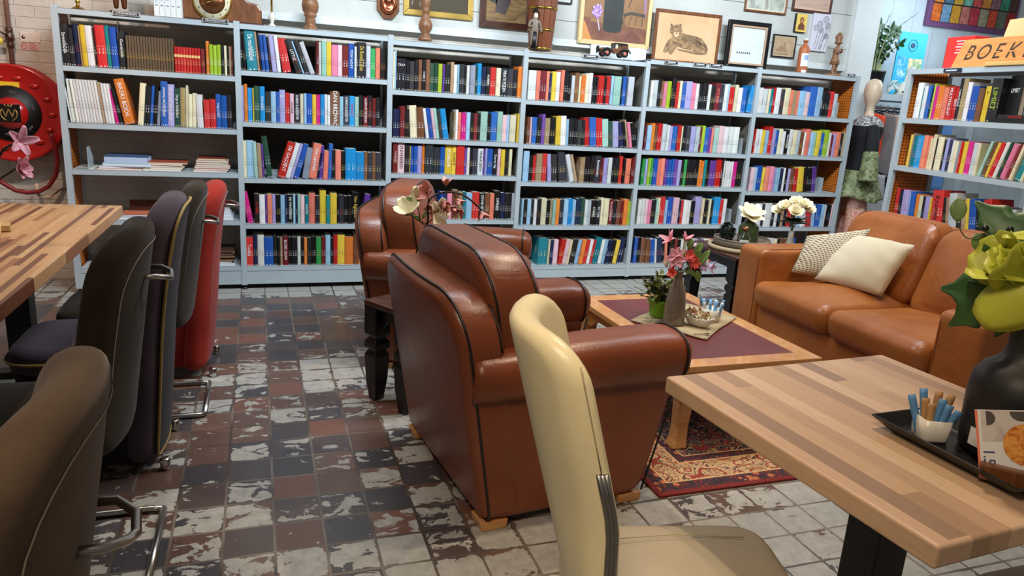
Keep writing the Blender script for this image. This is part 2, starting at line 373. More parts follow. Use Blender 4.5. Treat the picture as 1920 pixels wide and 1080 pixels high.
# ------------------------------------------------------------------ mesh helpers
class MB:
    def __init__(s): s.v = []; s.f = []; s.sm = []
    def add(s, vs, fs, smooth=False, T=None):
        k = len(s.v)
        s.v += [tuple(T @ Vector(p)) if T else tuple(p) for p in vs]
        s.f += [tuple(i+k for i in f) for f in fs]; s.sm += [smooth]*len(fs); return s
    def box(s, x0, y0, z0, x1, y1, z1, T=None):
        v = [(x, y, z) for z in (z0, z1) for y in (y0, y1) for x in (x0, x1)]
        return s.add(v, [(0, 2, 3, 1), (4, 5, 7, 6), (0, 1, 5, 4), (2, 6, 7, 3), (0, 4, 6, 2), (1, 3, 7, 5)], False, T)
    def lathe(s, prof, n=24, c=(0, 0, 0), T=None, caps=True):
        v = []; f = []
        for r, z in prof:
            for k in range(n):
                a = 2*pi*k/n; v.append((c[0]+r*math.cos(a), c[1]+r*math.sin(a), c[2]+z))
        m = len(prof)
        for i in range(m-1):
            for k in range(n):
                f.append((i*n+k, i*n+(k+1) % n, (i+1)*n+(k+1) % n, (i+1)*n+k))
        if caps: f.append(tuple(range(n))[::-1]); f.append(tuple((m-1)*n+k for k in range(n)))
        return s.add(v, f, True, T)
    def tube(s, pts, r, n=8, closed=False, T=None, r1=None):
        P = [Vector(p) for p in pts]; m = len(P); v = []; f = []
        prev = None
        for i in range(m):
            if closed: d = P[(i+1) % m]-P[i-1]
            else: d = P[min(i+1, m-1)]-P[max(i-1, 0)]
            d.normalize()
            if prev is None:
                u = d.orthogonal().normalized()
            else:
                u = prev-d*prev.dot(d)
                u = u.normalized() if u.length > 1e-6 else d.orthogonal().normalized()
            prev = u; w = d.cross(u)
            rr = r if r1 is None else r+(r1-r)*i/(m-1)
            for k in range(n):
                a = 2*pi*k/n; v.append(tuple(P[i]+(u*math.cos(a)+w*math.sin(a))*rr))
        for i in range(m if closed else m-1):
            j = (i+1) % m
            for k in range(n): f.append((i*n+k, i*n+(k+1) % n, j*n+(k+1) % n, j*n+k))
        if not closed: f.append(tuple(range(n))[::-1]); f.append(tuple((m-1)*n+k for k in range(n)))
        return s.add(v, f, True, T)
    def sphere(s, c, r, n=12, m=8, sc=(1, 1, 1), T=None):
        v = [(c[0], c[1], c[2]-r*sc[2])]; f = []
        for i in range(1, m):
            t = pi*i/m-pi/2
            for k in range(n):
                a = 2*pi*k/n; v.append((c[0]+r*sc[0]*math.cos(t)*math.cos(a), c[1]+r*sc[1]*math.cos(t)*math.sin(a), c[2]+r*sc[2]*math.sin(t)))
        v.append((c[0], c[1], c[2]+r*sc[2])); L = len(v)-1
        for k in range(n):
            f.append((0, 1+(k+1) % n, 1+k)); f.append((L, L-n+k, L-n+(k+1) % n))
        for i in range(m-2):
            for k in range(n): a = 1+i*n; f.append((a+k, a+(k+1) % n, a+n+(k+1) % n, a+n+k))
        return s.add(v, f, True, T)
    def prism(s, poly, h0, h1, T=None, axis='z'):
        n = len(poly)
        def P(a, b, h): return (a, b, h) if axis == 'z' else (a, h, b) if axis == 'y' else (h, a, b)
        v = [P(a, b, h0) for a, b in poly]+[P(a, b, h1) for a, b in poly]
        f = [tuple(range(n))[::-1], tuple(range(n, 2*n))]+[(i, (i+1) % n, n+(i+1) % n, n+i) for i in range(n)]
        if axis == 'y': f = [q[::-1] for q in f]
        return s.add(v, f, False, T)
    def puff(s, out, d0, d1, r, b0, b1, mp, n=4, caps=(.94, .84, .7, .54, .36, .18)):
        """pillow of outline <out> (u,v), from depth d0 to d1, edges rounded by r, faces bulged by b0/b1"""
        O = [Vector(p) for p in out]; N = len(O)
        area_ = sum(O[i].x*O[(i+1) % N].y-O[(i+1) % N].x*O[i].y for i in range(N))
        if area_ < 0: O.reverse()
        nr = []
        for i in range(N):
            d = (O[(i+1) % N]-O[i-1]).normalized(); nr.append(Vector((-d.y, d.x)))
        def ins(a): return [O[i]+nr[i]*a for i in range(N)]
        rings = []
        base = ins(r); cen = sum(base, Vector((0, 0)))/N
        hw = max(abs(p.x-cen.x) for p in base); hh = max(abs(p.y-cen.y) for p in base)
        dome = lambda p: max(0, 1-((p.x-cen.x)/hw)**2)*max(0, 1-((p.y-cen.y)/hh)**2)
        for c in reversed(caps): rings.append(([cen+(p-cen)*c for p in base], d0, -b0))
        for k in range(n+1):
            a = k/n*pi/2; rings.append((ins(r*(1-math.sin(a))), d0+r*(1-math.cos(a)), 0))
        for k in range(n, -1, -1):
            a = k/n*pi/2; rings.append((ins(r*(1-math.sin(a))), d1-r*(1-math.cos(a)), 0))
        for c in caps: rings.append(([cen+(p-cen)*c for p in base], d1, b1))
        v = []; f = []
        for ring, t, bb in rings: v += [tuple(mp(p.x, p.y, t+(bb*dome(p) if bb else 0))) for p in ring]
        m = len(rings)
        for i in range(m-1):
            for k in range(N): f.append((i*N+k, i*N+(k+1) % N, (i+1)*N+(k+1) % N, (i+1)*N+k))
        c0 = len(v); v.append(tuple(mp(cen.x, cen.y, d0-b0))); v.append(tuple(mp(cen.x, cen.y, d1+b1)))
        for k in range(N):
            f.append((c0, (k+1) % N, k)); f.append((c0+1, (m-1)*N+k, (m-1)*N+(k+1) % N))
        return s.add(v, f, True)
    def build(s, name, mat, parent=None, loc=None, rz=0, fix=True):
        me = bpy.data.meshes.new(name); me.from_pydata(s.v, [], s.f); me.validate()
        if fix:
            b = bmesh.new(); b.from_mesh(me); bmesh.ops.recalc_face_normals(b, faces=b.faces)
            b.to_mesh(me); b.free()
        if len(me.polygons) == len(s.sm): me.polygons.foreach_set('use_smooth', s.sm)
        me.materials.append(mat)
        o = bpy.data.objects.new(name, me); C.objects.link(o)
        if parent: o.parent = parent
        if loc: o.location = loc
        if rz: o.rotation_euler.z = rz
        return o
def bevel(o, w=.004, seg=2):
    m = o.modifiers.new('bevel', 'BEVEL'); m.width = w; m.segments = seg; m.limit_method = 'ANGLE'; m.harden_normals = False
    return o
def rrect(w, h, rad, step=.04, c=(0, 0), seg=6):
    """rounded rectangle outline; rad = one radius or (bl, br, tr, tl)"""
    if not isinstance(rad, (tuple, list)): rad = (rad,)*4
    cx, cy = c; x0, x1, y0, y1 = cx-w/2, cx+w/2, cy-h/2, cy+h/2
    cor = [((x0+rad[0], y0+rad[0]), rad[0], pi), ((x1-rad[1], y0+rad[1]), rad[1], 1.5*pi), ((x1-rad[2], y1-rad[2]), rad[2], 0), ((x0+rad[3], y1-rad[3]), rad[3], .5*pi)]
    pts = []
    for (qx, qy), r, a0 in cor:
        for k in range(seg+1):
            a = a0+k/seg*pi/2; pts.append(Vector((qx+r*math.cos(a), qy+r*math.sin(a))))
    out = []
    for i in range(len(pts)):
        a, b = pts[i], pts[(i+1) % len(pts)]; L = (b-a).length
        if L < 1e-5: continue
        k = max(1, int(L/step))
        for j in range(k): out.append(a+(b-a)*j/k)
    return out
def resample(poly, step=.04):
    out = []
    P = [Vector(p) for p in poly]
    for i in range(len(P)):
        a, b = P[i], P[(i+1) % len(P)]; k = max(1, int((b-a).length/step))
        for j in range(k): out.append(a+(b-a)*j/k)
    return out
def roundpoly(poly, rad, seg=5, step=.04):
    P = [Vector(p) for p in poly]; N = len(P); pts = []
    for i in range(N):
        a, b, c = P[i-1], P[i], P[(i+1) % N]; r = rad[i] if isinstance(rad, (list, tuple)) else rad
        d1 = (a-b); d2 = (c-b); r = min(r, d1.length*.48, d2.length*.48); d1.normalize(); d2.normalize()
        s1, s2 = b+d1*r, b+d2*r
        for k in range(seg+1):
            t = k/seg; pts.append(s1*(1-t)**2+b*2*t*(1-t)+s2*t*t)
    return resample(pts, step)
def soft_box(x0, y0, z0, x1, y1, z1, r=.03, bulge=(0, 0), mp=None, rc=None):
    """box with rounded edges, lying; bulge = (bottom, top)"""
    mb = MB(); f = mp or (lambda u, v, t: (u, v, t))
    mb.puff(rrect(x1-x0, y1-y0, rc or r, c=((x0+x1)/2, (y0+y1)/2)), z0, z1, r, bulge[0], bulge[1], f)
    return mb
def tag(o, label=None, cat=None, group=None, kind=None):
    if label: o['label'] = label
    if cat: o['category'] = cat
    if group: o['group'] = group
    if kind: o['kind'] = kind
    return o
def empty(name, loc=(0, 0, 0), rz=0, label=None, cat=None, group=None):
    o = bpy.data.objects.new(name, None); o.empty_display_size = .1; C.objects.link(o)
    o.location = loc; o.rotation_euler = (0, 0, rz); return tag(o, label, cat, group)
def text(s, size, mat, parent, M4, name='lettering', ext=.0004, align='CENTER', sx=1, shear=0):
    cu = bpy.data.curves.new(name, 'FONT'); cu.body = s; cu.size = size; cu.extrude = ext; cu.align_x = align; cu.align_y = 'CENTER'; cu.shear = shear
    cu.resolution_u = 3; cu.materials.append(mat)
    tmp = bpy.data.objects.new(name, cu); me = bpy.data.meshes.new_from_object(tmp); bpy.data.objects.remove(tmp); bpy.data.curves.remove(cu)
    o = bpy.data.objects.new(name, me); C.objects.link(o); o.parent = parent
    o.matrix_local = M4 @ Matrix.Diagonal((sx, 1, 1, 1)); return o
def axes_matrix(loc, xa, ya):
    xa = Vector(xa).normalized(); ya = Vector(ya).normalized(); za = xa.cross(ya)
    return Matrix.Translation(loc) @ Matrix((xa, ya, za)).transposed().to_4x4()
def arc(cx, cy, r, a0, a1, n=8): return [(cx+r*math.cos(R(a0+(a1-a0)*k/n)), cy+r*math.sin(R(a0+(a1-a0)*k/n))) for k in range(n+1)]
def struct(mb, name, mat): return tag(mb.build(name, mat), kind='structure')

# ------------------------------------------------------------------ the room
struct(MB().box(-3.2, -1.6, -.05, 8.9, 6.5, 0), 'floor', M['floor'])
struct(MB().box(-3.2, 5.6, 0, 5.30, 5.72, 3.1), 'wall_back', M['brick'])
zb = at(900, 59, 1, 5.56).z
w = MB(); w.box(-.32, 5.55, zb, 5.02, 5.6, 3.1)
struct(w, 'wall_boards', M['boards'])
struct(MB().box(5.02, 5.50, 0, 5.30, 5.6, 3.1), 'trim_1', M['paintw'])
struct(MB().box(-.32, 5.535, zb-.05, 5.02, 5.6, zb), 'trim_2', M['paintw'])
struct(MB().box(5.30, 6.4, 0, 8.9, 6.5, 3.3), 'wall_right_back', M['vboards'])
struct(MB().box(8.8, -1.6, 0, 8.9, 6.4, 3.3), 'wall_right', M['paintw'])
struct(MB().box(-3.2, -1.6, 0, -3.1, 5.6, 3.1), 'wall_left', M['brick'])

# ------------------------------------------------------------------ bookcases along the back wall
YF, HT = 5.2, 1.75
XP = [-1.122, -.113, .869, 1.853, 2.852, 3.879, 4.893]
ZS = {1: [1.423, 1.085, .80, .482, .165], 2: [1.465, 1.14, .77, .458, .162], 3: [1.403, 1.077, .827, .497, .15],
      4: [1.392, 1.071, .79, .454, .135], 5: [1.397, 1.061, .782, .466, .136], 6: [1.402, 1.071, .755, .446, .14]}
ORD = ['', 'leftmost', 'second', 'third', 'fourth', 'fifth', 'sixth']
BAYN = {1: 'leftmost bookcase', 2: 'second bookcase', 3: 'third bookcase', 4: 'fourth bookcase', 5: 'fifth bookcase', 6: 'sixth bookcase', 7: 'bookcase behind the sofa'}
def bookcase(name, label, width, zs, htop, depth, loc, rz, end_left, end_right, back, posts=(True, True)):
    """local frame: x along the front from 0 to width, y into the case, z up"""
    root = empty(name, loc, rz, label, 'bookcase', 'grey steel bookcases')
    for k, (px, on_) in enumerate(((0, posts[0]), (width, posts[1]))):
        if not on_: continue
        mb = MB()
        mb.box(px-.018, 0, .03, px+.018, .03, htop+.012)
        mb.box(px-.018, depth-.03, .03, px+.018, depth, htop+.012)
        o = mb.build('upright', M['steel'], root)
        f = MB(); f.lathe([(.006, .012), (.006, .035)], 8, (px, .02, 0)); f.lathe([(.02, 0), (.02, .006), (.012, .014)], 12, (px, .02, 0))
        f.build('levelling_foot', M['black'], root)
        p = MB(); p.box(px-.004, .03, .08, px+.004, depth-.03, htop)
        p.build('side_panel', M['perf'] if (k == 0 and end_left) or (k == 1 and end_right) else M['steel_back'], root)
    for z in [htop]+list(zs):
        mb = MB(); mb.box(.018, .002, z-.034, width-.018, .006, z); mb.box(.018, .002, z-.004, width-.018, depth-.02, z)
        mb.box(.018, depth-.024, z-.03, width-.018, depth-.02, z+(.03 if z < htop else 0)); mb.box(.018, .006, z-.034, width-.018, .02, z-.031)
        bevel(mb.build('shelf', M['steel'], root), .0015, 1)
    mb = MB(); mb.box(.018, .004, .035, width-.018, .02, zs[-1]-.036); mb.build('plinth', M['steel'], root)
    if back is not None:
        mb = MB(); mb.box(.02, depth-.012, .05, width-.02, depth-.008, htop-.09); mb.build('back_panel', back, root)
    return root
cases = {}
for b in range(1, 7):
    cases[b] = bookcase('bookcase', {1: 'grey steel bookcase at the left end, with magazine stacks on its middle shelf', 2: 'grey steel bookcase second from the left, behind the red chair and open floor', 3: 'grey steel bookcase third from the left, behind the farther brown armchair', 4: 'grey steel bookcase fourth from the left, below the still life painting and toy car', 5: 'grey steel bookcase fifth from the left, below the tiger drawing', 6: 'grey steel bookcase at the right end, next to the dressed mannequin'}[b],
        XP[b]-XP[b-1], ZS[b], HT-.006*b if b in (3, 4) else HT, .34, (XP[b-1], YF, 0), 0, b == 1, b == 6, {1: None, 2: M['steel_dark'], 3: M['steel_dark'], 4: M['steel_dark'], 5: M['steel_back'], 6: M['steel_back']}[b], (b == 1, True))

# the bookcase behind the sofa: front plane through P7, running towards the camera
P7 = at(1706, 130, 2, 1.75); TH7 = .12
D7 = Vector((-math.sin(TH7), -math.cos(TH7), 0)); N7 = Vector((math.cos(TH7), -math.sin(TH7), 0))
RZ7 = math.atan2(D7.y, D7.x)
def on7(x, y):
    p = at_plane(x, y, P7, N7); return (p-P7).dot(D7), p.z
Z7 = [on7(1712, 222)[1], on7(1702, 313)[1], on7(1690, 416)[1], .45, .14]
cases[7] = bookcase('bookcase', 'grey steel bookcase behind the cognac sofa, with the wooden lettered sign on top', 1.12, Z7, 1.75, .34, (P7.x, P7.y, 0), RZ7, True, False, None)

# ------------------------------------------------------------------ books
BC = dict(k=(26, 24, 26), K=(52, 52, 58), n=(30, 38, 72), b=(36, 88, 168), B=(34, 142, 204), l=(150, 188, 214), t=(28, 124, 132), T=(158, 196, 182),
          g=(52, 150, 78), G=(40, 74, 58), L=(160, 186, 50), y=(222, 188, 60), Y=(222, 212, 176), w=(222, 222, 218), W=(190, 196, 198), e=(136, 142, 150),
          r=(196, 42, 38), R=(118, 36, 38), o=(222, 124, 48), s=(228, 128, 104), p=(226, 132, 158), P=(224, 186, 190), m=(206, 40, 128), v=(104, 62, 148),
          V=(160, 154, 200), u=(120, 76, 52), U=(166, 140, 108))
CN = dict(k='black', K='charcoal', n='navy blue', b='blue', B='bright blue', l='pale blue', t='teal', T='pale green', g='green', G='dark green', L='lime green', y='yellow', Y='cream',
          w='white', W='pale grey', e='grey', r='red', R='dark red', o='orange', s='salmon', p='pink', P='pale pink', m='magenta', v='purple', V='lavender', u='brown', U='tan')
SH = {
 (1,0): [(117,223,-2,"k57|Streekboek k n37 U16 y37 w47 U16 k16 r67 t37 b47"),(224,236,0,"k56|Guantanamo"),(238,327,0,"%u24*17"),(328,385,0,"%r21*9 R31"),(387,437,0,"o34 L33*3 k33 Y23 k23 U23 R13")],
 (1,1): [(121,131,0,"k59"),(132,143,-6,"w1 w28"),(143,215,-5,"%w28*9 U27 %w27*3"),(216,231,-10,"m25 k25"),(233,252,-10,"o89|BIKERS_BOOK:w"),(257,299,6,"Y58 k57 b37 k37 e35"),(301,368,2,"b69|ANWB_Fiets_Atlas_Nederland:w V68|HET_BESTE_BOEK_VOOR_DE_WEG:w G57|Dirge_in_Nederland:w U57|DE_COMPLETE_ENCYCLOPEDIE:y Y28 Y45 Y45"),(370,382,-1,"w45"),(383,436,0,"r53 r53 b45|Volg_je_mee?:w b55 k45")],
 (2,0): [(447,462,-1,"k36 k24"),(464,484,-4,"t98|De_machtfabriek:w"),(484,510,-5,"U27 k27 b36 b36 k25"),(511,528,-6,"V46 w36"),(531,547,-10,"r95"),(556,592,-20,"k45|LITTLE:w l15 k35 W35"),(594,724,0,"R25 w25 T45 y45 p54 P44 R54 b55|TOM_NOVY:w w24 k86|De_Romein_Crimes:y W45 g44 s44 k54")],
 (2,1): [(451,713,0,"V46 o37 B45 y15 G56 B56|Zeilmeisjes:w K54 l54 b34 V55|JOY:w r44 P44|VERLOREN:R K64|KARIN_SLAUGHTER:w Y34 l34 b54 y44 m44 B44 w34 w34 u96|DAN_BROWN:w l44 K64|KARIN_SLAUGHTER:w B54|VERDRIET:r T44 k45 R54|ALLEEN_MET_DE_GODEN:w k45|VAN_ME_LOVEN:r R44 k44")],
 (2,2): [(453,477,0,"Y47 l57"),(477,497,-2,"T37 U46 v26"),(501,512,-7,"G49"),(519,560,17,"r77|DE_GALLANT:w w47 V37 b57"),(566,598,9,"e65 s87|Van_Laecken:w n23"),(598,622,3,"v36 s34 b37"),(622,716,0,"k34 s54 k44 B95 B74 u34 K44 u34 K54")],
 (2,3): [(465,476,-10,"m75"),(478,674,0,"k44|SPLENDID:r w54 v24 s44 V34 k44 l44 n24 k54|DE_WINTERREIS:w l24 n24 T34 P44 t44|Achterop:w s65 K44 y66 t44 y65 k24 K54 k44 k44 k76|Van_Egmond:y"),(679,690,5,"v85")],
 (2,4): [(461,692,0,"r74|Tonko:w n45 w65 b84 k44 k24 U24 R54|BLOED_ZAAM:w k34 k54 w34 k34 o34 k44 k44 g54 R44 l55 k34 r45 y75 o84 u55 o55 k33 w23")],
 (3,0): [(737,744,0,"Y38 l38"),(744,982,0,"k85|CILLA:w k34 K44 k34 u35 k35|CODE:w u45 G44 G44 L44 v24 k54 U35 w34 l24 K54 k24 w34 e54 G24 B45 n44 k44|ROBBER:w r54 Y44 K74|PIRATE_POLEN:w K54 k44 o65")],
 (3,1): [(738,768,0,"n74 R55 k54"),(771,797,-4,"Y86 u75"),(800,843,-9,"w35 b45 P35 T35 K34 B55"),(851,967,0,"U24 w35 s34 m54 l44 k34 R44 k34 T75 k34 b65 T55 P54 l34 Y64"),(970,980,0,"y85")],
 (3,2): [(737,960,0,"R45|FAMILIE:P P65|ZUIVERHEID:k k44 y14 b34 b34 V44 o35 K75 K64 b44 y65|SCHELDE:w y45|SOLARIS_TE:k r75 v24 w34 k24 K54 w54|WILBUR_SMITH:k v24 V24 b54 k44|Zwarte_dag:w P34 y44 k44 Y34")],
 (3,3): [(826,969,0,"b34 n34 p54 u65 U44 t34 l64 r74 k54|BUTLER_BRAGG:w u54 s44 k65|OPRAH:w n54 k44 k34 W54")],
 (4,0): [(991,1174,0,"w75 s45 R55 s35 n24 y45 w45 s36 k46 k34 W34 u45 Y24 o44 Y35 w46 k34 k24 r65 k24 r45 l35 T75 k24 b45"),(1177,1188,0,"W75")],
 (4,1): [(989,1041,0,"u34 P24 b54 k54 v46 U64 k64"),(1043,1098,-2,"y55 w65 l34 k64 k44 K54 k34"),(1098,1162,-6,"r55 b65 r65 T65 G44 V64"),(1164,1197,-12,"n54 k44 U35 p44 k64")],
 (4,2): [(981,992,0,"l56"),(992,1025,0,"k44 r44 U75 r55"),(1029,1047,-5,"V35 K55"),(1050,1063,-7,"K66"),(1071,1086,-15,"w45 U35"),(1087,1107,0,"U54 k64"),(1108,1182,0,"k45 K65|Revolutionary:w R34 V54 w44 k34 k54 r45 k34 s64"),(1184,1195,0,"R45 T54")],
 (4,3): [(978,1187,0,"l24 k54 l54 k34 w44 k44 Y65 k44 U34 T44 o54 K54 l64 B55 l44 n65 G55 w44 W44 k64|CARRE:w k54|DE_TUIN:w Y45 Y65 R65|PLACEMAKER:P k44 u54 R44 o65 L74")],
 (4,4): [(1010,1027,0,"t85"),(1027,1046,1,"Y24 n44 P54"),(1047,1167,8,"r54 P54 Y34 k64 l54 o54 r54 w44 r34 t75 w44 l44 n54 k44 y54 n75")],
 (5,0): [(1219,1400,0,"w34 W54 k45 u34 p54 L54 k56 r44 Y35 b44 V75 p54 w44 k44 k65 w44 k54 R65|HONGER:s K55 w45 l35 r64 Y45 w54 b64"),(1402,1411,7,"B55")],
 (5,1): [(1209,1385,0,"R24 l54 o45|UNIT:y u34 r55 W65 w34 V34 b64 r45 Y24 k55 K54 V64 W54 R24 L45 b54 v44 s34 T64 P75 w65 w65 w75")],
 (5,2): [(1203,1390,0,"g35 V35 L35 g35 b45 s45 s45 v35 b45 b35 v45 V45 k35 g35 k35*4 o35 o35 t35 k35 v75 r76 k26 w25*5 m45 k76")],
 (5,3): [(1196,1361,0,"w54 w44 P44 p54 k64 T34 Y35 r66 l44 b75 P85 n34 r44 w64 w44 k64 V96 Y45 k64 Y35 k44 B96 r55 w55")],
 (5,4): [(1189,1220,0,"b45 k45 u45 u34 u34 u34"),(1221,1254,-5,"b54 w34 n65 k34 s44"),(1257,1350,0,"k55 R44 k44 w44 U44 T44 l44 w44 V44 k44 v44 w64 Y44 r34 b34 v34 l34 k34")],
 (6,0): [(1422,1569,0,"w64 W54 Y34 t44 r35 w65 K44 Y75 s44 U54 s34 l84 P54 b97 l77 k75 k34 r55 W54")],
 (6,1): [(1414,1585,0,"r24 w44 w34 y54 l44 r56 V55 b44 Y55 w44 k55|FRANCHISE:w w55 Y55 W55 u54 w34 s66 l44 T54 y65 b44 L86 w34 R33 V44 s65 k34 U55")],
 (6,2): [(1406,1495,0,"P64 l34 b75 y44 s64 p65 V44 l64 n54 w34 k34 V44 u64 r54"),(1496,1532,-6,"y75 k55 k55 v65")],
 (6,3): [(1401,1475,0,"k44 w44 k44 w64 K44 w94 k44 w44 k44 U44 k44"),(1476,1530,-4,"r54 k44 W44 l44 w54 r75 l54"),(1531,1568,1,"b84 l54 w44 k54 k44 P34 l54 Y54")],
 (6,4): [(1400,1490,0,"k44 w44 Y44 y44 l44 w64 w44 Y44 k44 u44 u44 L44 b44 b44")],
 (7,0): [(1706,1860,0,"w66 t24 w45 b45 n24 L26 m45 o65 s54 r65|MULTITALENT:w r44|ZELF:w k48|TARANTULA:w U58 w46 b75 u54 y65|Y:k k98|LIMIET:L")],
 (7,1): [(1692,1822,0,"y45 U16 t55 B85|RECEPTEN:l s65 s45 Y24 Y46 k34 Y75 k24 V45 n44 w34 Y54 e44 r24 y54 m64 W64 Y34"),(1826,1912,14,"T45 u55 y45 r65 w55 G45 p75 R45 Y45 t99 Y45")],
 (7,2): [(1668,1734,-3,"r45 k25 n24 V75 l24 b55 o34 Y54 k34 V54 y14"),(1737,1757,-7,"r97|Kroniek:k"),(1758,1830,-11,"k35 U45 W77 k45 U45 y36 b66 k45"),(1832,1898,-14,"k45 r97 P75 P45 k55 k45 W65")],
}
SHN = ['top shelf', 'second shelf', 'third shelf', 'fourth shelf', 'bottom shelf']
rng = random.Random(5)
_bid = [10]
TXT = {}
def tmat(k):
    if k not in TXT: TXT[k] = plain('lettering_'+CN[k].replace(' ', '_'), BC[k] if k != 'w' else (240, 240, 236), .5)
    return TXT[k]
def book_mesh(w, h, d, code, titled, merge=None):
    """cover with rounded spine at y=0 facing -y; x 0..w; pages apart"""
    j = rng.uniform(-14, 10); c = [max(0, min(255, q+j+rng.uniform(-4, 4))) for q in BC[code]]
    lum = sum(c)/3
    c2 = rng.choice([(235, 232, 226), (232, 230, 220), (226, 200, 120), (214, 218, 226)]) if lum < 135 else rng.choice([(30, 30, 34), (42, 44, 78), (150, 30, 34), (60, 60, 60)])
    if lum < 135 and rng.random() < .15: c2 = rng.choice([(196, 60, 48), (90, 150, 190), (190, 120, 70)])
    _bid[0] += 1; uid = _bid[0]+(5000 if titled else 0)
    v = []; f = []; uv = []
    t = min(.0022, w*.2); rs = min(.006, w*.35)
    prof = [(0, rs*.9), (w*.12, rs*.25), (w*.5, 0), (w*.88, rs*.25), (w, rs*.9)]   # the spine bows out
    n = len(prof)
    for z in (0, h): v += [(x, y, z) for x, y in prof]
    for i in range(n-1):
        f.append((i, i+1, n+i+1, n+i)); u0, u1 = prof[i][0]/w*.98+.01, prof[i+1][0]/w*.98+.01
        uv.append([(uid+u0, 0), (uid+u1, 0), (uid+u1, 1), (uid+u0, 1)])
    def bx(x0, y0, x1, y1):
        k = len(v)
        v.extend([(x, y, z) for z in (0, h) for y in (y0, y1) for x in (x0, x1)])
        for q in ((0, 2, 3, 1), (4, 5, 7, 6), (0, 1, 5, 4), (2, 6, 7, 3), (0, 4, 6, 2), (1, 3, 7, 5)):
            f.append(tuple(k+i for i in q)); uv.append([(-1, 0)]*4)
    bx(0, rs*.9, t, d); bx(w-t, rs*.9, w, d); bx(t, rs*.9, w-t, rs*.9+t)
    # close the spine top and bottom
    for z0 in (0, n):
        f.append(tuple(z0+i for i in range(n)) if z0 else tuple(range(n))[::-1]); uv.append([(-1, 0)]*n)
    pg = [(x, y, z) for z in (.003, h-.003) for y in (rs*.9+t, d-.003) for x in (t, w-t)]
    return v, f, uv, c, c2, pg
PF = [(0, 2, 3, 1), (4, 5, 7, 6), (0, 1, 5, 4), (2, 6, 7, 3), (0, 4, 6, 2), (1, 3, 7, 5)]
def put_attrs(me, uvs, cols, cols2):
    L = me.uv_layers.new(name='UVMap'); A = me.color_attributes.new('Col', 'FLOAT_COLOR', 'CORNER'); B = me.color_attributes.new('Col2', 'FLOAT_COLOR', 'CORNER')
    L.data.foreach_set('uv', [q for p in uvs for q in p])
    A.data.foreach_set('color', [q for p in cols for q in p]); B.data.foreach_set('color', [q for p in cols2 for q in p])
books = []
for (bay, row), segs in SH.items():
    z = (ZS[bay] if bay < 7 else Z7)[row]
    order = 0
    for (x0, x1, lean, toks) in segs:
        lst = []
        for tk in toks.split():
            same = tk[0] == '%'
            if same: tk = tk[1:]
            rep = 1
            if '*' in tk: tk, rep = tk.split('*'); rep = int(rep)
            title = None
            if '|' in tk: tk, title = tk.split('|')
            code = tk[0]; wd = int(tk[1]) if len(tk) > 1 else 3; ht = int(tk[2]) if len(tk) > 2 else 5
            for _ in range(rep): lst.append((code, wd+(.0 if same else .35*rng.uniform(-1, 1)), ht, title, same))
        lipy = None
        if bay < 7:
            # pixel columns at the shelf edge -> x along the case
            def X(px):
                lo, hi = 0, 700
                for _ in range(30):
                    mid = (lo+hi)/2
                    if at(px, mid, 1, YF).z > z: lo = mid
                    else: hi = mid
                return at(px, lo, 1, YF).x
            a, b_ = X(x0), X(x1)
        else:
            def X7(px):
                lo, hi = 0, 900
                for _ in range(30):
                    mid = (lo+hi)/2
                    if on7(px, mid)[1] > z: lo = mid
                    else: hi = mid
                return on7(px, lo)[0]
            a, b_ = X7(x0), X7(x1)
        tot = sum(q[1] for q in lst); x = a; ca = math.cos(R(lean)); H0 = {0: .14}
        for q in lst:
            w_ = (b_-a)*q[1]/tot
            h = (.14+.0148*q[2])*(1 if q[4] else rng.uniform(.975, 1.025)); d = max(.11, h*.68*rng.uniform(.93, 1.02))
            wt = w_*ca-.0012
            setb = .012 + (0 if q[4] else rng.uniform(0, .014)); order += 1
            books.append(dict(bay=bay, row=row, code=q[0], w=wt, h=h, d=min(d, .26), x=x+(w_ if lean > 0 else 0)*0, z=z, lean=lean, title=q[3], set=q[4], n=order, yb=setb, area=wt*h, rw=w_))
            x += w_
# the 300 that show largest stay single books
def score(b):
    dist = 5.3 if b['bay'] < 7 else 4.2
    ang = {1: 1.0, 2: 1.0, 3: .97, 4: .9, 5: .82, 6: .75, 7: .9}[b['bay']]
    hid = .55 if (b['bay'], b['row']) in ((5, 4), (6, 4), (6, 3), (3, 3)) else 1
    if b['bay'] < 7: dist = math.hypot(b['x'], 5.2)
    s = b['area']*ang/dist**2*hid
    if b['title']: s += 1
    if b['set']: s += .00015
    return s
ranked = sorted(books, key=score, reverse=True)
for i, b in enumerate(ranked): b['single'] = i < 300
ordw = ['zeroth', 'first', 'second', 'third', 'fourth', 'fifth', 'sixth', 'seventh', 'eighth', 'ninth', 'tenth', 'eleventh', 'twelfth', 'thirteenth', 'fourteenth', 'fifteenth', 'sixteenth', 'seventeenth', 'eighteenth', 'nineteenth', 'twentieth']
def onum(k): return ordw[k] if k <= 20 else ('twenty-'+ordw[k-20] if k < 30 else 'thirtieth' if k == 30 else 'thirty-'+ordw[k-30] if k < 40 else 'fortieth')
TOK = ('BIKERS_BOOK', 'HET_BESTE_BOEK_VOOR_DE_WEG', 'De_machtfabriek', 'VERLOREN', 'Kroniek', 'LIMIET', 'MULTITALENT', 'RECEPTEN', 'PLACEMAKER', 'ZUIVERHEID', 'SPLENDID', 'Zwarte_dag', 'FAMILIE', 'TARANTULA', 'HONGER')
rows = {}
for b in books: rows.setdefault((b['bay'], b['row']), []).append(b)
seen = {}
def tilt(b): return 'leaning ' if abs(b['lean']) >= 6 else ''
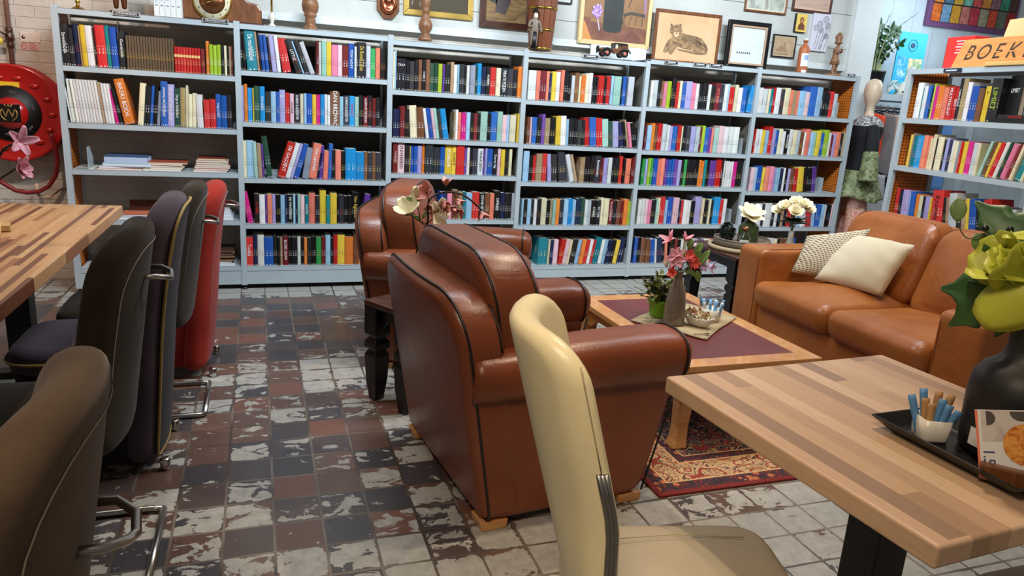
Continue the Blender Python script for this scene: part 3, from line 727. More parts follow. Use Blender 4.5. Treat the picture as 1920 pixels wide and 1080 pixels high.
for key, L in rows.items():
    for i, b in enumerate(L):
        place = '%s of the %s' % (SHN[key[1]], BAYN[key[0]])
        sz = 'thick ' if b['w'] > .042 else 'thin ' if b['w'] < .017 else ''
        nm = tilt(b)+sz+CN[b['code']]+' book'
        if b['set']: nm = {'u': 'brown gold-banded volume', 'r': 'short red paperback', 'w': 'tall thin white volume'}[b['code']]
        if b['title'] and b['title'].split(':')[0] in TOK: b['label'] = '%s titled %s on the %s' % (nm, b['title'].split(':')[0].replace('_', ' ').replace('?', ''), place)
        else:
            lf = CN[L[i-1]['code']] if i else None; rt = CN[L[i+1]['code']] if i+1 < len(L) else None
            if lf and rt and not b['set']: b['label'] = '%s between a %s and a %s one, %s' % (nm, lf, rt, place)
            elif lf is None: b['label'] = '%s at the left end of the %s' % (nm, place)
            elif rt is None: b['label'] = '%s at the right end of the %s' % (nm, place)
            else: b['label'] = ''
        seen.setdefault(b['label'], []).append(b)
for lab, L in seen.items():
    if len(L) > 1 or lab == '' or len(lab.split()) > 16:
        for b in L:
            row = rows[(b['bay'], b['row'])]
            same = [q for q in row if q['code'] == b['code']]
            k = next(j for j, q in enumerate(same) if q is b)+1
            nm = CN[b['code']]+' book'
            if b['set']: nm = {'u': 'brown gold-banded volume', 'r': 'short red paperback', 'w': 'tall thin white volume'}[b['code']]
            b['label'] = '%s %s from the left, %s of the %s' % (onum(k), nm, SHN[b['row']], BAYN[b['bay']])
            if len(same) == 1: b['label'] = 'only %s on the %s of the %s' % (nm, SHN[b['row']], BAYN[b['bay']])
GR = {1: 'books in the leftmost bookcase', 2: 'books in the second bookcase', 3: 'books in the third bookcase', 4: 'books in the fourth bookcase', 5: 'books in the fifth bookcase', 6: 'books in the sixth bookcase', 7: 'books in the bookcase behind the sofa'}
def book_matrix(b):
    if b['bay'] < 7: base = Matrix.Translation((b['x'], YF+b['yb'], b['z']+.001))
    else:
        p = P7+D7*b['x']+N7*b['yb']; base = Matrix.Translation((p.x, p.y, b['z']+.001)) @ Matrix.Rotation(RZ7, 4, 'Z')
    if b['lean']:
        # tip about the bottom corner on the side it leans to
        px = b['rw'] if b['lean'] > 0 else 0
        base = base @ Matrix.Translation((px, 0, 0)) @ Matrix.Rotation(R(b['lean']), 4, 'Y') @ Matrix.Translation((-b['w'] if b['lean'] > 0 else 0, 0, 0))
    return base
sv, sf, suv, sc1, sc2 = [], [], [], [], []
spg = MB()
for b in books:
    v, f, uv, c, c2, pg = book_mesh(b['w'], b['h'], b['d'], b['code'], bool(b['title']) or b['set'])
    if b['set'] and b['code'] == 'u': c = [96+rng.uniform(-6, 6), 78, 58]; c2 = (190, 150, 90)
    if b['set'] and b['code'] == 'r': c2 = (236, 190, 130)
    l1 = rgb(*c); l2 = rgb(*c2); Mx = book_matrix(b)
    if b['single']:
        me = bpy.data.meshes.new('book'); me.from_pydata(v, [], f)
        nl = sum(len(q) for q in f)
        put_attrs(me, [p for q in uv for p in q], [l1]*nl, [l2]*nl)
        me.materials.append(M['book'])
        o = bpy.data.objects.new('book', me); C.objects.link(o); o.matrix_world = Mx
        tag(o, b['label'], 'book', GR[b['bay']])
        mb = MB(); mb.add(pg, PF); mb.build('pages', M['pages'], o)
        if b['title']:
            tx, _, tc = b['title'].partition(':'); tx = tx.replace('_', ' '); tc = tc or 'w'
            size = b['w']*.62; horiz = tx == 'CILLA' or tx == 'Y' or tx == 'JOY'
            L = len(tx)*size*.56
            if horiz:
                size = min(size, b['w']*1.5/len(tx)); text(tx, size, tmat(tc), o, axes_matrix((b['w']/2, -.0008, b['h']*.8), (1, 0, 0), (0, 0, 1)), 'title')
            else:
                sx = min(1.0, b['h']*.78/L)
                up = tx.startswith('BUTLER') or tx.startswith('ANWB') or tx.startswith('HET')
                text(tx, size, tmat(tc), o, axes_matrix((b['w']/2, -.0008, b['h']*.54), (0, 0, 1 if up else -1), (-1 if up else 1, 0, 0)), 'title', sx=sx)
        if b['set'] and b['code'] in 'ur':
            zz = b['h']*(.36 if b['code'] == 'u' else .6)
            MB().box(.0005, -.0006, zz, b['w']-.0005, .001, zz+(.004 if b['code'] == 'u' else .016)).build('gold_band', M['gold'] if b['code'] == 'u' else cm((236, 186, 120)), o)
    else:
        k = len(sv); sv += [tuple(Mx @ Vector(p)) for p in v]; sf += [tuple(i+k for i in q) for q in f]; suv += [p for q in uv for p in q]
        nl = sum(len(q) for q in f); sc1 += [l1]*nl; sc2 += [l2]*nl
        spg.add([Mx @ Vector(p) for p in pg], PF)
me = bpy.data.meshes.new('books'); me.from_pydata(sv, [], sf); put_attrs(me, suv, sc1, sc2); me.materials.append(M['book'])
o = bpy.data.objects.new('books', me); C.objects.link(o); tag(o, 'the smaller remaining books filling the rows of all the steel bookcases', 'books', None, 'stuff')
spg.build('pages', M['pages'], o)['kind'] = 'stuff'
print('BOOKS', len(books))

# ------------------------------------------------------------------ club armchairs
def club_chair(name, loc, rz, label):
    """local: origin at the middle of the back's foot, +x forward, +y to the sitter's left"""
    root = empty(name, loc, rz, label, 'armchair', 'brown leather club armchairs')
    sh = lambda z: -.165*max(0, z-.05)
    # outer back shell
    out = rrect(.82, .77, (.05, .05, .17, .17), c=(0, .415))
    mp = lambda u, v, t: (t+sh(v)-.03*(1-(u/.40)**2)*min(1, v/.5)*(1 if t < .08 else 0), u, v)
    mb = MB(); mb.puff(out, .0, .15, .035, .0, .0, mp); mb.build('back_shell', M['leather'], root)
    def pipe_path(o_, t, mpf, k=0.005): return [mpf(p.x, p.y, t) for p in o_]
    mb = MB(); mb.tube(pipe_path(rrect(.825, .775, (.05, .05, .17, .17), c=(0, .415)), .024, mp), .0044, 6, True)
    q_o = [p for p in rrect(.815, .765, (.05, .05, .17, .17), c=(0, .415)) if p.y > .60]
    mb.tube(pipe_path(q_o, .132, mp), .0038, 6)
    mb.build('shell_piping', M['piping'], root)
    # back cushion, taller and narrower
    out = rrect(.75, .50, (.05, .05, .19, .19), c=(.01, .67))
    mpc = lambda u, v, t: (t+sh(v)*1.1-.01, u, v)
    mb = MB(); mb.puff(out, .145, .345, .045, .0, .05, mpc); o = mb.build('back_cushion', M['leather'], root)
    mb = MB(); mb.tube(pipe_path(rrect(.745, .495, (.05, .05, .19, .19), c=(.01, .67)), .172, mpc), .0042, 6, True)
    mb.tube(pipe_path(rrect(.745, .495, (.05, .05, .19, .19), c=(.01, .67)), .318, mpc), .0042, 6, True)
    mb.build('cushion_piping', M['piping'], root)
    for s in (-1, 1):
        # side panel under the arm
        poly = [(.03, .03), (.63, .03), (.745, .50), (.03-.07, .50)]
        mb = MB(); mb.puff(roundpoly(poly, .07), .245, .405, .03, 0, 0, lambda u, v, t: (u, s*t, v)); mb.build('side_panel', M['leather'], root)
        mb = MB(); mb.tube([(.632, s*.398, .04), (.70, s*.40, .30), (.748, s*.40, .49)], .0042, 6); mb.tube([(.632, s*.252, .04), (.70, s*.25, .30), (.748, s*.25, .49)], .0042, 6)
        mb.build('side_piping', M['piping'], root)
        # arm: a fat roll with a rounded front
        N, K = 20, 22; v = []; f = []
        xs = [.0, .005, .03, .1, .25, .4, .55, .66, .715, .75, .772, .782]
        sc = [.0, .86, .90, .93, .97, 1.01, 1.03, 1.04, 1.0, .86, .62, .0]
        for x, q in zip(xs, sc):
            zc = .535+.012*math.sin(x*3)
            for k in range(K):
                a = 2*pi*k/K; ca, sa = math.cos(a), math.sin(a)
                e = .72
                v.append((x-(.06 if x < .05 else 0), s*(.345+.112*q*math.copysign(abs(ca)**e, ca)), zc+.092*q*math.copysign(abs(sa)**e, sa)))
        for i in range(len(xs)-1):
            for k in range(K): f.append((i*K+k, i*K+(k+1) % K, (i+1)*K+(k+1) % K, (i+1)*K+k))
        mb = MB(); mb.add(v, f, True); mb.build('armrest', M['leather'], root)
        ring = []
        for k in range(K):
            a = 2*pi*k/K; ca, sa = math.cos(a), math.sin(a); ring.append((.722, s*(.345+.114*math.copysign(abs(ca)**.72, ca)), .546+.094*math.copysign(abs(sa)**.72, sa)))
        mb = MB(); mb.tube(ring, .0044, 6, True); mb.build('armrest_piping', M['piping'], root)
        for x in (.05, .585):
            mb = MB(); mb.prism([(x-.045, .0), (x+.045, .0), (x+.05, .032), (x-.05, .032)], s*.31, s*.40, axis='y'); bevel(mb.build('foot', M['pine'], root), .004)
    soft_box(.18, -.255, .29, .74, .255, .45, .05, (0, .03)).build('seat_cushion', M['leather'], root)
    mb = soft_box(.12, -.25, .035, .69, .25, .30, .03); mb.build('seat_base', M['leather'], root)
    mb = MB(); mb.tube([(.735, -.24, .40), (.742, 0, .40), (.735, .24, .40)], .005, 6); mb.build('seat_piping', M['piping'], root)
    return root
club_chair('armchair', (.615, 2.405, 0), .11, 'brown leather club armchair seen from behind in the foreground, black piping')
club_chair('armchair', (.68, 3.94, 0), -.36, 'brown leather club armchair farther back, in front of the third bookcase')

# ------------------------------------------------------------------ upholstered dining chairs along the long table
def dining_chair(name, yc, label, body, front=None, piping=None, top=1.0, bottom=.40, skirt=False, w=.43, xr=0.0, handle=True, thick=.085, cap=True, handz=.80, rot=0.0):
    """local: +x backwards (world +x), y along the table; origin on the floor under the back"""
    root = empty(name, (-.30+xr, yc, 0), rot, label, 'chair', 'upholstered chairs along the long table')
    zb = .035 if skirt else bottom
    def px(v):       # how far the rear face lies behind, by height
        t = (v-.40)/.6
        return (-.03+.04*t+.055*t*t) if t > 0 else (-.03-(.05 if skirt else .02)*abs(t))
    rt = .13
    out = rrect(w, top-zb, (.05 if skirt else .09, .05 if skirt else .09, rt, rt), c=(0, (top+zb)/2))
    mp = lambda u, v, t: (t+px(v)-.05*(u/(w/2))**2*(.5 if skirt else 1), u, v)
    mb = MB(); mb.puff(out, -thick, 0, thick*.46, .02, .012, mp, n=5); mb.build('backrest', body, root)
    o2 = rrect(w-.05, top-zb-.05, (.02, .02, rt-.02, rt-.02), c=(0, (top+zb)/2))
    if piping:
        mb = MB(); mb.puff(o2, -.01, .008, .006, 0, .006, mp); mb.build('rear_panel', front or body, root)
        mb = MB(); mb.tube([mp(p.x, p.y, .006) for p in o2], .0055, 6, True); mb.build('piping', piping, root)
    else:
        mb = MB(); seam = rrect(w-.07, top-zb-.075, (.06, .06, rt, rt), c=(0, (top+zb)/2-.012), step=.02)
        mb.tube([mp(p.x, p.y, .0035) for p in seam if p.y > zb+.22], .0012, 5); mb.build('seam', M['stitch'], root)
    # seat tucked under the table
    sw = w+.02
    mb = MB(); mb.puff(roundpoly([(-.52, -sw/2), (-.085, -sw/2+.02), (-.085, sw/2-.02), (-.52, sw/2)], (.13, .05, .05, .13)), .39, .485, .042, 0, .02, lambda u, v, t: (u, v, t), n=5)
    mb.build('seat', front or body if not piping else body, root)
    if piping:
        mb = MB(); mb.tube([(p.x, p.y, .44) for p in roundpoly([(-.525, -sw/2-.003), (-.085, -sw/2+.017), (-.085, sw/2-.017), (-.525, sw/2+.003)], (.13, .04, .04, .13))], .005, 6, True); mb.build('seat_piping', piping, root)
    if skirt:
        mb = MB(); mb.puff(rrect(.40, w-.04, .03, c=(-.29, 0)), .06, .40, .01, 0, 0, lambda u, v, t: (u, v, t)); mb.build('skirt', front or body, root)
        for s in (-1, 1):
            MB().lathe([(.016, 0), (.018, .01), (.018, .042), (.012, .046)], 14, (-.05, s*(w/2-.035), 0)).build('foot_cap', M['chrome'], root)
            MB().lathe([(.016, 0), (.018, .01), (.018, .06)], 14, (-.46, s*(w/2-.04), 0)).build('foot_cap', M['chrome'], root)
    else:
        # cantilever frame of bent flat steel
        for s in (-1, 1):
            y = s*(w/2-.02)
            path = [(-.40, y*.9, .385), (-.50, y, .36), (-.535, y, .30), (-.50, y, .05), (-.46, y, .012), (-.1, y, .012), (-.02, y, .012), (.01, y*.96, .012)]
            MB().tube(path, .0115, 8).build('leg', M['brushed'], root)
        MB().tube([(.01, -(w/2-.02)*.96, .012), (.012, 0, .012), (.01, (w/2-.02)*.96, .012)], .0115, 8).build('rear_floor_bar', M['brushed'], root)
    if handle:
        hz = handz; x0 = px(hz)-.045*.0
        p = [(x0-.02, -.06, hz+.02), (x0+.035, -.06, hz+.02), (x0+.062, -.035, hz+.012), (x0+.066, 0, hz), (x0+.062, .035, hz+.012), (x0+.035, .06, hz+.02), (x0-.02, .06, hz+.02)]
        MB().tube(p, .0075, 8).build('handle', M['brushed'], root)
    return root
dining_chair('dining_chair', 1.00, 'taupe suede dining chair at the near left corner, its rounded back closest to the viewer', M['taupe_f'], top=1.01, bottom=.38, w=.44, handz=.77, xr=.045)
dining_chair('dining_chair', 2.18, 'dark brown suede dining chair between the nearest taupe chair and the gold-piped one', M['brown_f'], top=1.0, bottom=.38, w=.43, handz=.84, xr=-.035)
dining_chair('dining_chair', 2.83, 'purple-grey dining chair with gold piping and a back reaching the floor', M['purple_f'], M['purple_d'], M['gold_p'], top=.99, skirt=True, w=.40, handle=False, xr=.0, thick=.10)
dining_chair('dining_chair', 3.285, 'dark brown suede dining chair between the gold-piped chair and the red chair', M['brown_f'], top=.975, bottom=.38, w=.41, handz=.80, xr=.045)
dining_chair('dining_chair', 3.735, 'red felt dining chair farthest along the long table, back reaching the floor', M['red_f'], top=.925, skirt=True, w=.40, handz=.80, xr=.115, thick=.11)

# ------------------------------------------------------------------ tables
def block_table(name, corners, z, th, mat, label, legs, legmat, lw=.08, cat='table', group='wooden block tables'):
    c = sum((Vector((a, b, 0)) for a, b in corners), Vector())/4
    e = Vector((corners[1][0]-corners[0][0], corners[1][1]-corners[0][1], 0)); rz = math.atan2(e.y, e.x)
    root = empty(name, (c.x, c.y, 0), rz, label, cat, group)
    Mi = Matrix.Rotation(-rz, 4, 'Z') @ Matrix.Translation(-c)
    loc = [Mi @ Vector((a, b, 0)) for a, b in corners]
    mb = MB(); mb.prism([(p.x, p.y) for p in loc], z-th, z); o = mb.build('tabletop', mat, root); bevel(o, .006, 3)
    return root, loc
tr, lc = block_table('dining_table', [(.985, .715), (1.70, .76), (1.655, 1.495), (.932, 1.452)], .75, .042, M['table_r'], 'light oak block table in the right foreground with tray and black vase on it', None, None)
mb = MB(); mb.box(-.05, -.045, .02, .05, .045, .70); bevel(mb.build('leg', M['blackm'], tr), .004)
for a_ in (pi/4, -pi/4):
    mb = MB(); mb.box(-.30, -.03, 0, .30, .03, .024, T=Matrix.Rotation(a_, 4, 'Z')); bevel(mb.build('foot_bar', M['blackm'], tr), .004)
mb = MB(); mb.box(-.22, -.22, .695, .22, .22, .708); mb.build('mounting_plate', M['blackm'], tr)
tl, lc = block_table('dining_table', [(-1.42, 1.55), (-.70, 1.55), (-.655, 4.08), (-1.42, 4.14)], .75, .052, M['table_l'], 'long mixed-wood block table along the left side with chairs tucked under it', None, None)
for x, y in ((.0, -.9), (.0, .9)):
    mb = MB(); mb.box(x-.05, y-.05, .03, x+.05, y+.05, .68); bevel(mb.build('leg', M['blackm'], tl), .004)
    mb = MB(); mb.box(x-.28, y-.04, 0, x+.28, y+.04, .03); bevel(mb.build('foot_bar', M['blackm'], tl), .004)
mb = MB(); mb.box(-.2, -1.1, .68, .2, 1.1, .698); mb.build('mounting_plate', M['blackm'], tl)

# coffee table with leather inlay
X0, X1, Y0, Y1, ZC = 1.60, 2.30, 2.375, 3.46, .38
ct = empty('coffee_table', ((X0+X1)/2, (Y0+Y1)/2, 0), 0, 'low wooden coffee table with an oxblood leather inlay on the rug', 'coffee table')
hx, hy, fw = (X1-X0)/2, (Y1-Y0)/2, .085
for k, (a, b, c_, d) in enumerate((((-hx, -hy), (hx, -hy), (hx-fw, -hy+fw), (-hx+fw, -hy+fw)), ((hx, -hy), (hx, hy), (hx-fw, hy-fw), (hx-fw, -hy+fw)), ((hx, hy), (-hx, hy), (-hx+fw, hy-fw), (hx-fw, hy-fw)), ((-hx, hy), (-hx, -hy), (-hx+fw, -hy+fw), (-hx+fw, hy-fw)))):
    mb = MB(); mb.prism([a, b, c_, d], ZC-.028, ZC); bevel(mb.build('frame_rail', M['pine'], ct), .004, 3)
MB().box(-hx+fw, -hy+fw, ZC-.02, hx-fw, hy-fw, ZC-.002).build('leather_inlay', M['oxblood'], ct)
mb = MB()
for s in (-1, 1):
    pts = [(-hx+.06, .35), (-hx+.06, .27), (-hx+.12, .27), (-hx+.17, .30), (0, .315), (hx-.17, .30), (hx-.12, .27), (hx-.06, .27), (hx-.06, .35)]
    mb.prism(pts, s*(hy-.05)-.01, s*(hy-.05)+.01, axis='y')
    q = [(-hy+.06, .35), (-hy+.06, .25), (-hy+.14, .25), (-hy+.2, .295), (0, .31), (hy-.2, .295), (hy-.14, .25), (hy-.06, .25), (hy-.06, .35)]
    mb.prism(q, s*(hx-.05)-.01, s*(hx-.05)+.01, axis='x')
bevel(mb.build('apron', M['pine'], ct), .003)
for sx in (-1, 1):
    for sy in (-1, 1):
        mb = MB(); v = []; f = []
        for z, off, w_ in ((.35, 0, .075), (.27, .0, .078), (.2, .012, .065), (.1, .008, .055), (.045, -.004, .06), (.012, -.02, .07)):
            cx, cy = sx*(hx-.05-w_/2-off+.03), sy*(hy-.05-w_/2-off+.03)
            v += [(cx-w_/2, cy-w_/2, z), (cx+w_/2, cy-w_/2, z), (cx+w_/2, cy+w_/2, z), (cx-w_/2, cy+w_/2, z)]
        for i in range(5):
            for k in range(4): f.append((i*4+k, i*4+(k+1) % 4, i*4+4+(k+1) % 4, i*4+4+k))
        f += [(0, 3, 2, 1), (20, 21, 22, 23)]
        mb.add(v, f); bevel(mb.build('leg', M['pine'], ct), .008, 3)
# rug
RX0, RX1, RY0, RY1 = 1.36, 2.72, 2.065, 3.95
rg = soft_box(-(RX1-RX0)/2, -(RY1-RY0)/2, 0, (RX1-RX0)/2, (RY1-RY0)/2, .011, .004)
tag(rg.build('rug', rug_mat((RX1-RX0)/2, (RY1-RY0)/2), None, ((RX0+RX1)/2, (RY0+RY1)/2, 0)), 'persian rug with cream and navy borders and red edge under the coffee table', 'rug')

def turned_table(name, c, rz, hx, hy, z, label):
    r = empty(name, c, rz, label, 'side table', 'black side tables')
    soft_box(-hx, -hy, z-.026, hx, hy, z, .008).build('tabletop', M['darkwood'], r)
    mb = MB(); 
    for s in (-1, 1):
        mb.prism([(-hx+.05, z-.026), (-hx+.05, z-.12), (-hx+.11, z-.13), (-hx+.16, z-.085), (hx-.16, z-.085), (hx-.11, z-.13), (hx-.05, z-.12), (hx-.05, z-.026)], s*(hy-.04)-.009, s*(hy-.04)+.009, axis='y')
        mb.prism([(-hy+.05, z-.026), (-hy+.05, z-.12), (-hy+.09, z-.13), (-hy+.13, z-.085), (hy-.13, z-.085), (hy-.09, z-.13), (hy-.05, z-.12), (hy-.05, z-.026)], s*(hx-.04)-.009, s*(hx-.04)+.009, axis='x')
    mb.build('apron', M['black'], r)
    mb = MB(); mb.box(-hx+.002, -hy+.002, z-.03, hx-.002, hy-.002, z-.012); mb.build('top_edge', M['black'], r)
    for sx in (-1, 1):
        for sy in (-1, 1):
            cx, cy = sx*(hx-.045), sy*(hy-.045); v = []; f = []
            prof = [(z-.03, .042), (z-.16, .042), (z-.18, .030), (z-.20, .042), (z-.225, .042), (z-.24, .030), (z-.26, .041), (z*.22, .036), (0, .024)]
            for zz, h in prof: v += [(cx-h, cy-h, zz), (cx+h, cy-h, zz), (cx+h, cy+h, zz), (cx-h, cy+h, zz)]
            for i in range(len(prof)-1):
                for k in range(4): f.append((i*4+k, i*4+(k+1) % 4, i*4+4+(k+1) % 4, i*4+4+k))
            n = len(prof)*4; f += [(0, 3, 2, 1), (n-4, n-3, n-2, n-1)]
            m2 = MB(); m2.add(v, f); bevel(m2.build('leg', M['black'], r), .003, 2)
    return r
turned_table('side_table', (.66, 3.138, 0), .513, .18, .15, .48, 'black side table with faceted legs between the two brown armchairs')
turned_table('side_table', (3.07, 4.0, 0), 0, .28, .28, .52, 'black side table with turned legs behind the far arm of the sofa')

# ------------------------------------------------------------------ sofa
sf_ = empty('sofa', (2.76, 2.85, 0), 0, 'cognac leather two-seat sofa on the right with two cushions', 'sofa')
YA, YB = .60, .82       # inner and outer face of the arms, from the middle
mb = MB(); mb.puff(rrect(.86, 1.24, .02, c=(.46, 0)), .045, .30, .02, 0, 0, lambda u, v, t: (u, v, t)); mb.build('base', M['cognac'], sf_)
for s in (-1, 1):
    poly = [(0, .045), (.92, .045), (.92, .625), (0, .625)]
    mb = MB(); mb.puff(roundpoly(poly, (.032, .032, .06, .045)), YA, YB, .028, .006, .004, lambda u, v, t: (u, s*t, v), n=5); mb.build('armrest', M['cognac'], sf_)
    mb = MB(); mb.tube([(.005, s*(YA+.022), .07), (.0, s*(YA+.022), .57), (.018, s*(YA+.02), .612), (.07, s*(YA+.018), .624), (.5, s*(YA+.018), .624)], .004, 6)
    mb.build('armrest_piping', M['cpiping'], sf_)
    # seat cushion
    y0, y1 = (0.004, YA-.002) if s > 0 else (-YA+.002, -.004)
    nz = lambda u, v, t: (u+.03*math.exp(-((t-.40)/.09)**2)*(1 if u < .05 else 0)*-1, v, t+(.012*math.sin(v*9)*math.sin(u*5) if t > .44 else 0))
    mb = MB(); mb.puff(rrect(.66, y1-y0, .062, c=(.31, (y0+y1)/2)), .29, .455, .055, 0, .035, nz, n=5); mb.build('seat_cushion', M['cognac'], sf_)
    mb = MB(); mb.tube([(-.022, y0+.03, .43), (-.025, (y0+y1)/2, .432), (-.022, y1-.03, .43)], .0028, 6); mb.build('seat_piping', M['cpiping'], sf_)
    # back cushion
    w_ = y1-y0
    def bc(u, v, t, y0=y0, y1=y1): return (.66-t+.16*(v-.45)/.45+.02*math.sin(u*7), u, v)
    mb = MB(); mb.puff(rrect(w_-.004, .46, (.08, .08, .10, .10), c=((y0+y1)/2, .65)), .0, .20, .07, 0, .045, bc, n=5); mb.build('back_cushion', M['cognac'], sf_)
    mb = MB(); mb.tube([bc(p.x, p.y, .15) for p in rrect(w_-.02, .45, (.05, .05, .08, .08), c=((y0+y1)/2, .65)) if p.y > .6], .003, 6); mb.build('back_piping', M['cpiping'], sf_)
mb = MB(); mb.puff(roundpoly([(.62, .045), (.92, .045), (.92, .80), (.86, .86), (.72, .84)], (.03, .03, .04, .04, .04)), -YA+.0, YA, .02, 0, 0, lambda u, v, t: (u, t, v)); mb.build('back_frame', M['cognac'], sf_)
for sx in (.08, .84):
    for sy in (-.72, .72):
        MB().box(sx-.03, sy-.03, 0, sx+.03, sy+.03, .05).build('foot', M['black'], sf_)

def pillow(name, corners, puffh, mat, label, group=None, N=18, wrinkle=.006):
    """cushion between four corner points given in order"""
    A, B, C_, D = [Vector(p) for p in corners]; c = (A+B+C_+D)/4
    n = (B-A).cross(D-A).normalized()
    mb = MB(); v = []; f = []
    for side in (1, -1):
        for i in range(N+1):
            for j in range(N+1):
                u, w_ = i/N, j/N
                uu, ww = u, w_
                # sides draw in between the corners
                q = A*(1-uu)*(1-ww)+B*uu*(1-ww)+C_*uu*ww+D*(1-uu)*ww
                pin = .032*(math.sin(pi*uu)*(abs(2*ww-1)**2)+math.sin(pi*ww)*(abs(2*uu-1)**2))
                q = q+(c-q)*pin
                h = (max(0, math.sin(pi*uu)*math.sin(pi*ww)))**.42*puffh
                h += wrinkle*math.sin(u*17+w_*9)*math.sin(w_*12-u*5)*(1 if 0 < i < N and 0 < j < N else 0)*2*abs(u-.5)
                v.append(q+n*(h*side)-c)
    K = (N+1)**2
    for s in (0, 1):
        for i in range(N):
            for j in range(N):
                a = s*K+i*(N+1)+j; q = (a, a+N+1, a+N+2, a+1); f.append(q if s == 0 else q[::-1])
    mb.add(v, f, True); o = mb.build(name, mat, None, c, fix=False)
    b = bmesh.new(); b.from_mesh(o.data); bmesh.ops.remove_doubles(b, verts=b.verts, dist=.0006); bmesh.ops.recalc_face_normals(b, faces=b.faces); b.to_mesh(o.data); b.free()
    for p in o.data.polygons: p.use_smooth = True
    return tag(o, label, 'cushion', group)
pillow('cushion', [(2.985, 3.25, .50), (3.12, 2.89, .49), (3.245, 2.86, .775), (3.25, 3.33, .75)], .07, M['cushion'], 'plain cream cushion in front, leaning on the sofa back', 'cushions on the sofa')
pillow('cushion', [(2.95, 3.41, .50), (3.14, 3.16, .50), (3.28, 3.20, .80), (3.07, 3.46, .71)], .055, M['knit'], 'beige waffle-knit cushion behind the plain cream one by the sofa arm', 'cushions on the sofa')

# ------------------------------------------------------------------ cream dining chairs at the oak table
def cream_chair(name, loc, rz, label, vis=True):
    r = empty(name, loc, rz, label, 'chair', 'cream leather chairs at the oak table')
    def px(v):
        t = (v-.45)/.57
        return -.02-.155*max(0, t)**1.0+.07*max(0, -t)
    cv = lambda u: .075*(u/.19)**2
    mp = lambda u, v, t: (t+px(v)+cv(u)*max(0, min(1, (v-.4)/.3)), u, v)
    out = rrect(.37, .70, (.03, .03, .075, .075), c=(0, .67))
    mb = MB(); mb.puff(out, -.026, .032, .027, .0, .008, mp, n=5); mb.build('backrest', M['cream'], r)
    for s in (-1, 1):
        mb = MB(); mb.tube([mp(s*.1855, z, .003) for z in (.985, .95, .9, .85, .8)], .0014, 5); mb.build('seam', M['seam'], r)
        pts = [Vector(mp(s*.183, .80-.04*k, .006)) for k in range(13)]+[Vector((.06, s*.196, .28)), Vector((.055, s*.196, .15)), Vector((.04, s*.196, 0.008))]
        mb = MB()
        for dx in (-.0065, .0, .0065): mb.tube([p+Vector((dx, s*.003, 0)) for p in pts], .0048, 8)
        mb.build('rear_leg', M['brushed'], r)
        MB().tube([(.40, s*.17, .43), (.41, s*.18, .2), (.42, s*.185, .008)], .013, 10).build('front_leg', M['brushed'], r)
    mb = MB(); mb.puff(roundpoly([(.0, -.195), (.43, -.215), (.43, .215), (.0, .195)], (.036, .09, .09, .036)), .405, .475, .03, 0, .012, lambda u, v, t: (u, v, t-.02*max(0, (u-.3))), n=5)
    mb.build('seat', M['taupe_leather'], r)
    mb = MB(); mb.tube([(.02, -.10, .489), (.2, -.125, .491), (.36, -.13, .484)], .0012, 4); mb.tube([(.02, .10, .489), (.2, .125, .491), (.36, .13, .484)], .0012, 4); mb.build('seat_stitching', M['seam'], r)
    return r
cream_chair('dining_chair', (.605, 1.125, 0), -.27, 'cream leather dining chair with brushed steel rear legs in the foreground')
cream_chair('dining_chair', (1.58, .52, 0), pi/2, 'second cream leather chair, only its seat showing below the oak table corner')

# ------------------------------------------------------------------ things on top of the bookcases and on the wall
def PX(x, y, Y): p = at(x, y, 1, Y); return p.x, p.z
YT, ZT = 5.36, 1.751
def frame(name, x0, z0, x1, z1, fw, fmat, label, y=5.55, depth=.022, mat=None, matw=0, art=None, cat='picture', tilt=0, group=None):
    """framed flat thing; local origin at bottom left of the frame, x right, z up, front at y=-depth"""
    r = empty(name, (x0, y, z0), 0, label, cat, group)
    if tilt: r.rotation_euler.x = R(-tilt)
    w_, h_ = x1-x0, z1-z0
    mb = MB()
    for q in ([(0, 0), (w_, 0), (w_-fw, fw), (fw, fw)], [(w_, 0), (w_, h_), (w_-fw, h_-fw), (w_-fw, fw)], [(w_, h_), (0, h_), (fw, h_-fw), (w_-fw, h_-fw)], [(0, h_), (0, 0), (fw, fw), (fw, h_-fw)]):
        mb.prism(q, -depth, 0, axis='y')
    bevel(mb.build('frame', fmat, r), min(.005, fw*.25), 2)
    if mat: MB().box(fw, -depth*.55, fw, w_-fw, -.002, h_-fw).build('mount', mat, r)
    a = fw+matw
    if art: MB().box(a, -depth*.55-.0012, a, w_-a, -.003, h_-a).build('image', art, r)
    return r, w_, h_, a, -depth*.55-.0014
def shape(name, r, pts, y, mat, w=None, th=.0006):
    """flat coloured shape (filled, or a line of width w) lying on a picture"""
    mb = MB()
    if w is None: mb.prism(pts, y-th, y, axis='y')
    else:
        P = [Vector(p) for p in pts]; L = []; Rr = []
        for i in range(len(P)):
            d = (P[min(i+1, len(P)-1)]-P[max(i-1, 0)]).normalized(); n = Vector((-d.y, d.x))*w/2
            L.append(P[i]+n); Rr.append(P[i]-n)
        for i in range(len(P)-1): mb.prism([L[i], L[i+1], Rr[i+1], Rr[i]], y-th, y, axis='y')
    return mb.build(name, mat, r)
def artmat(name, cols, scale=6, detail=5, dist=1.0, stretch=(1, 1, 1)):
    m = NT(name); o = m.obj()
    f = m.noise(m.scalev(o, stretch), scale, detail, .6, dist)
    n = len(cols); m.col(m.ramp(f, [(.25+.5*i/max(1, n-1), rgb(*c)) for i, c in enumerate(cols)])); m.rough(.6); return m.m

# mirror
x0, z1 = PX(757, -20, 5.54); x1, z0 = PX(886, 38, 5.54)
mr, w_, h_, a, yy = frame('mirror', x0, z0-.005, x1, z0+.62, .04, M['gold'], 'gilt-framed mirror behind the twisted wooden pedestal', art=M['mirror'], cat='mirror')
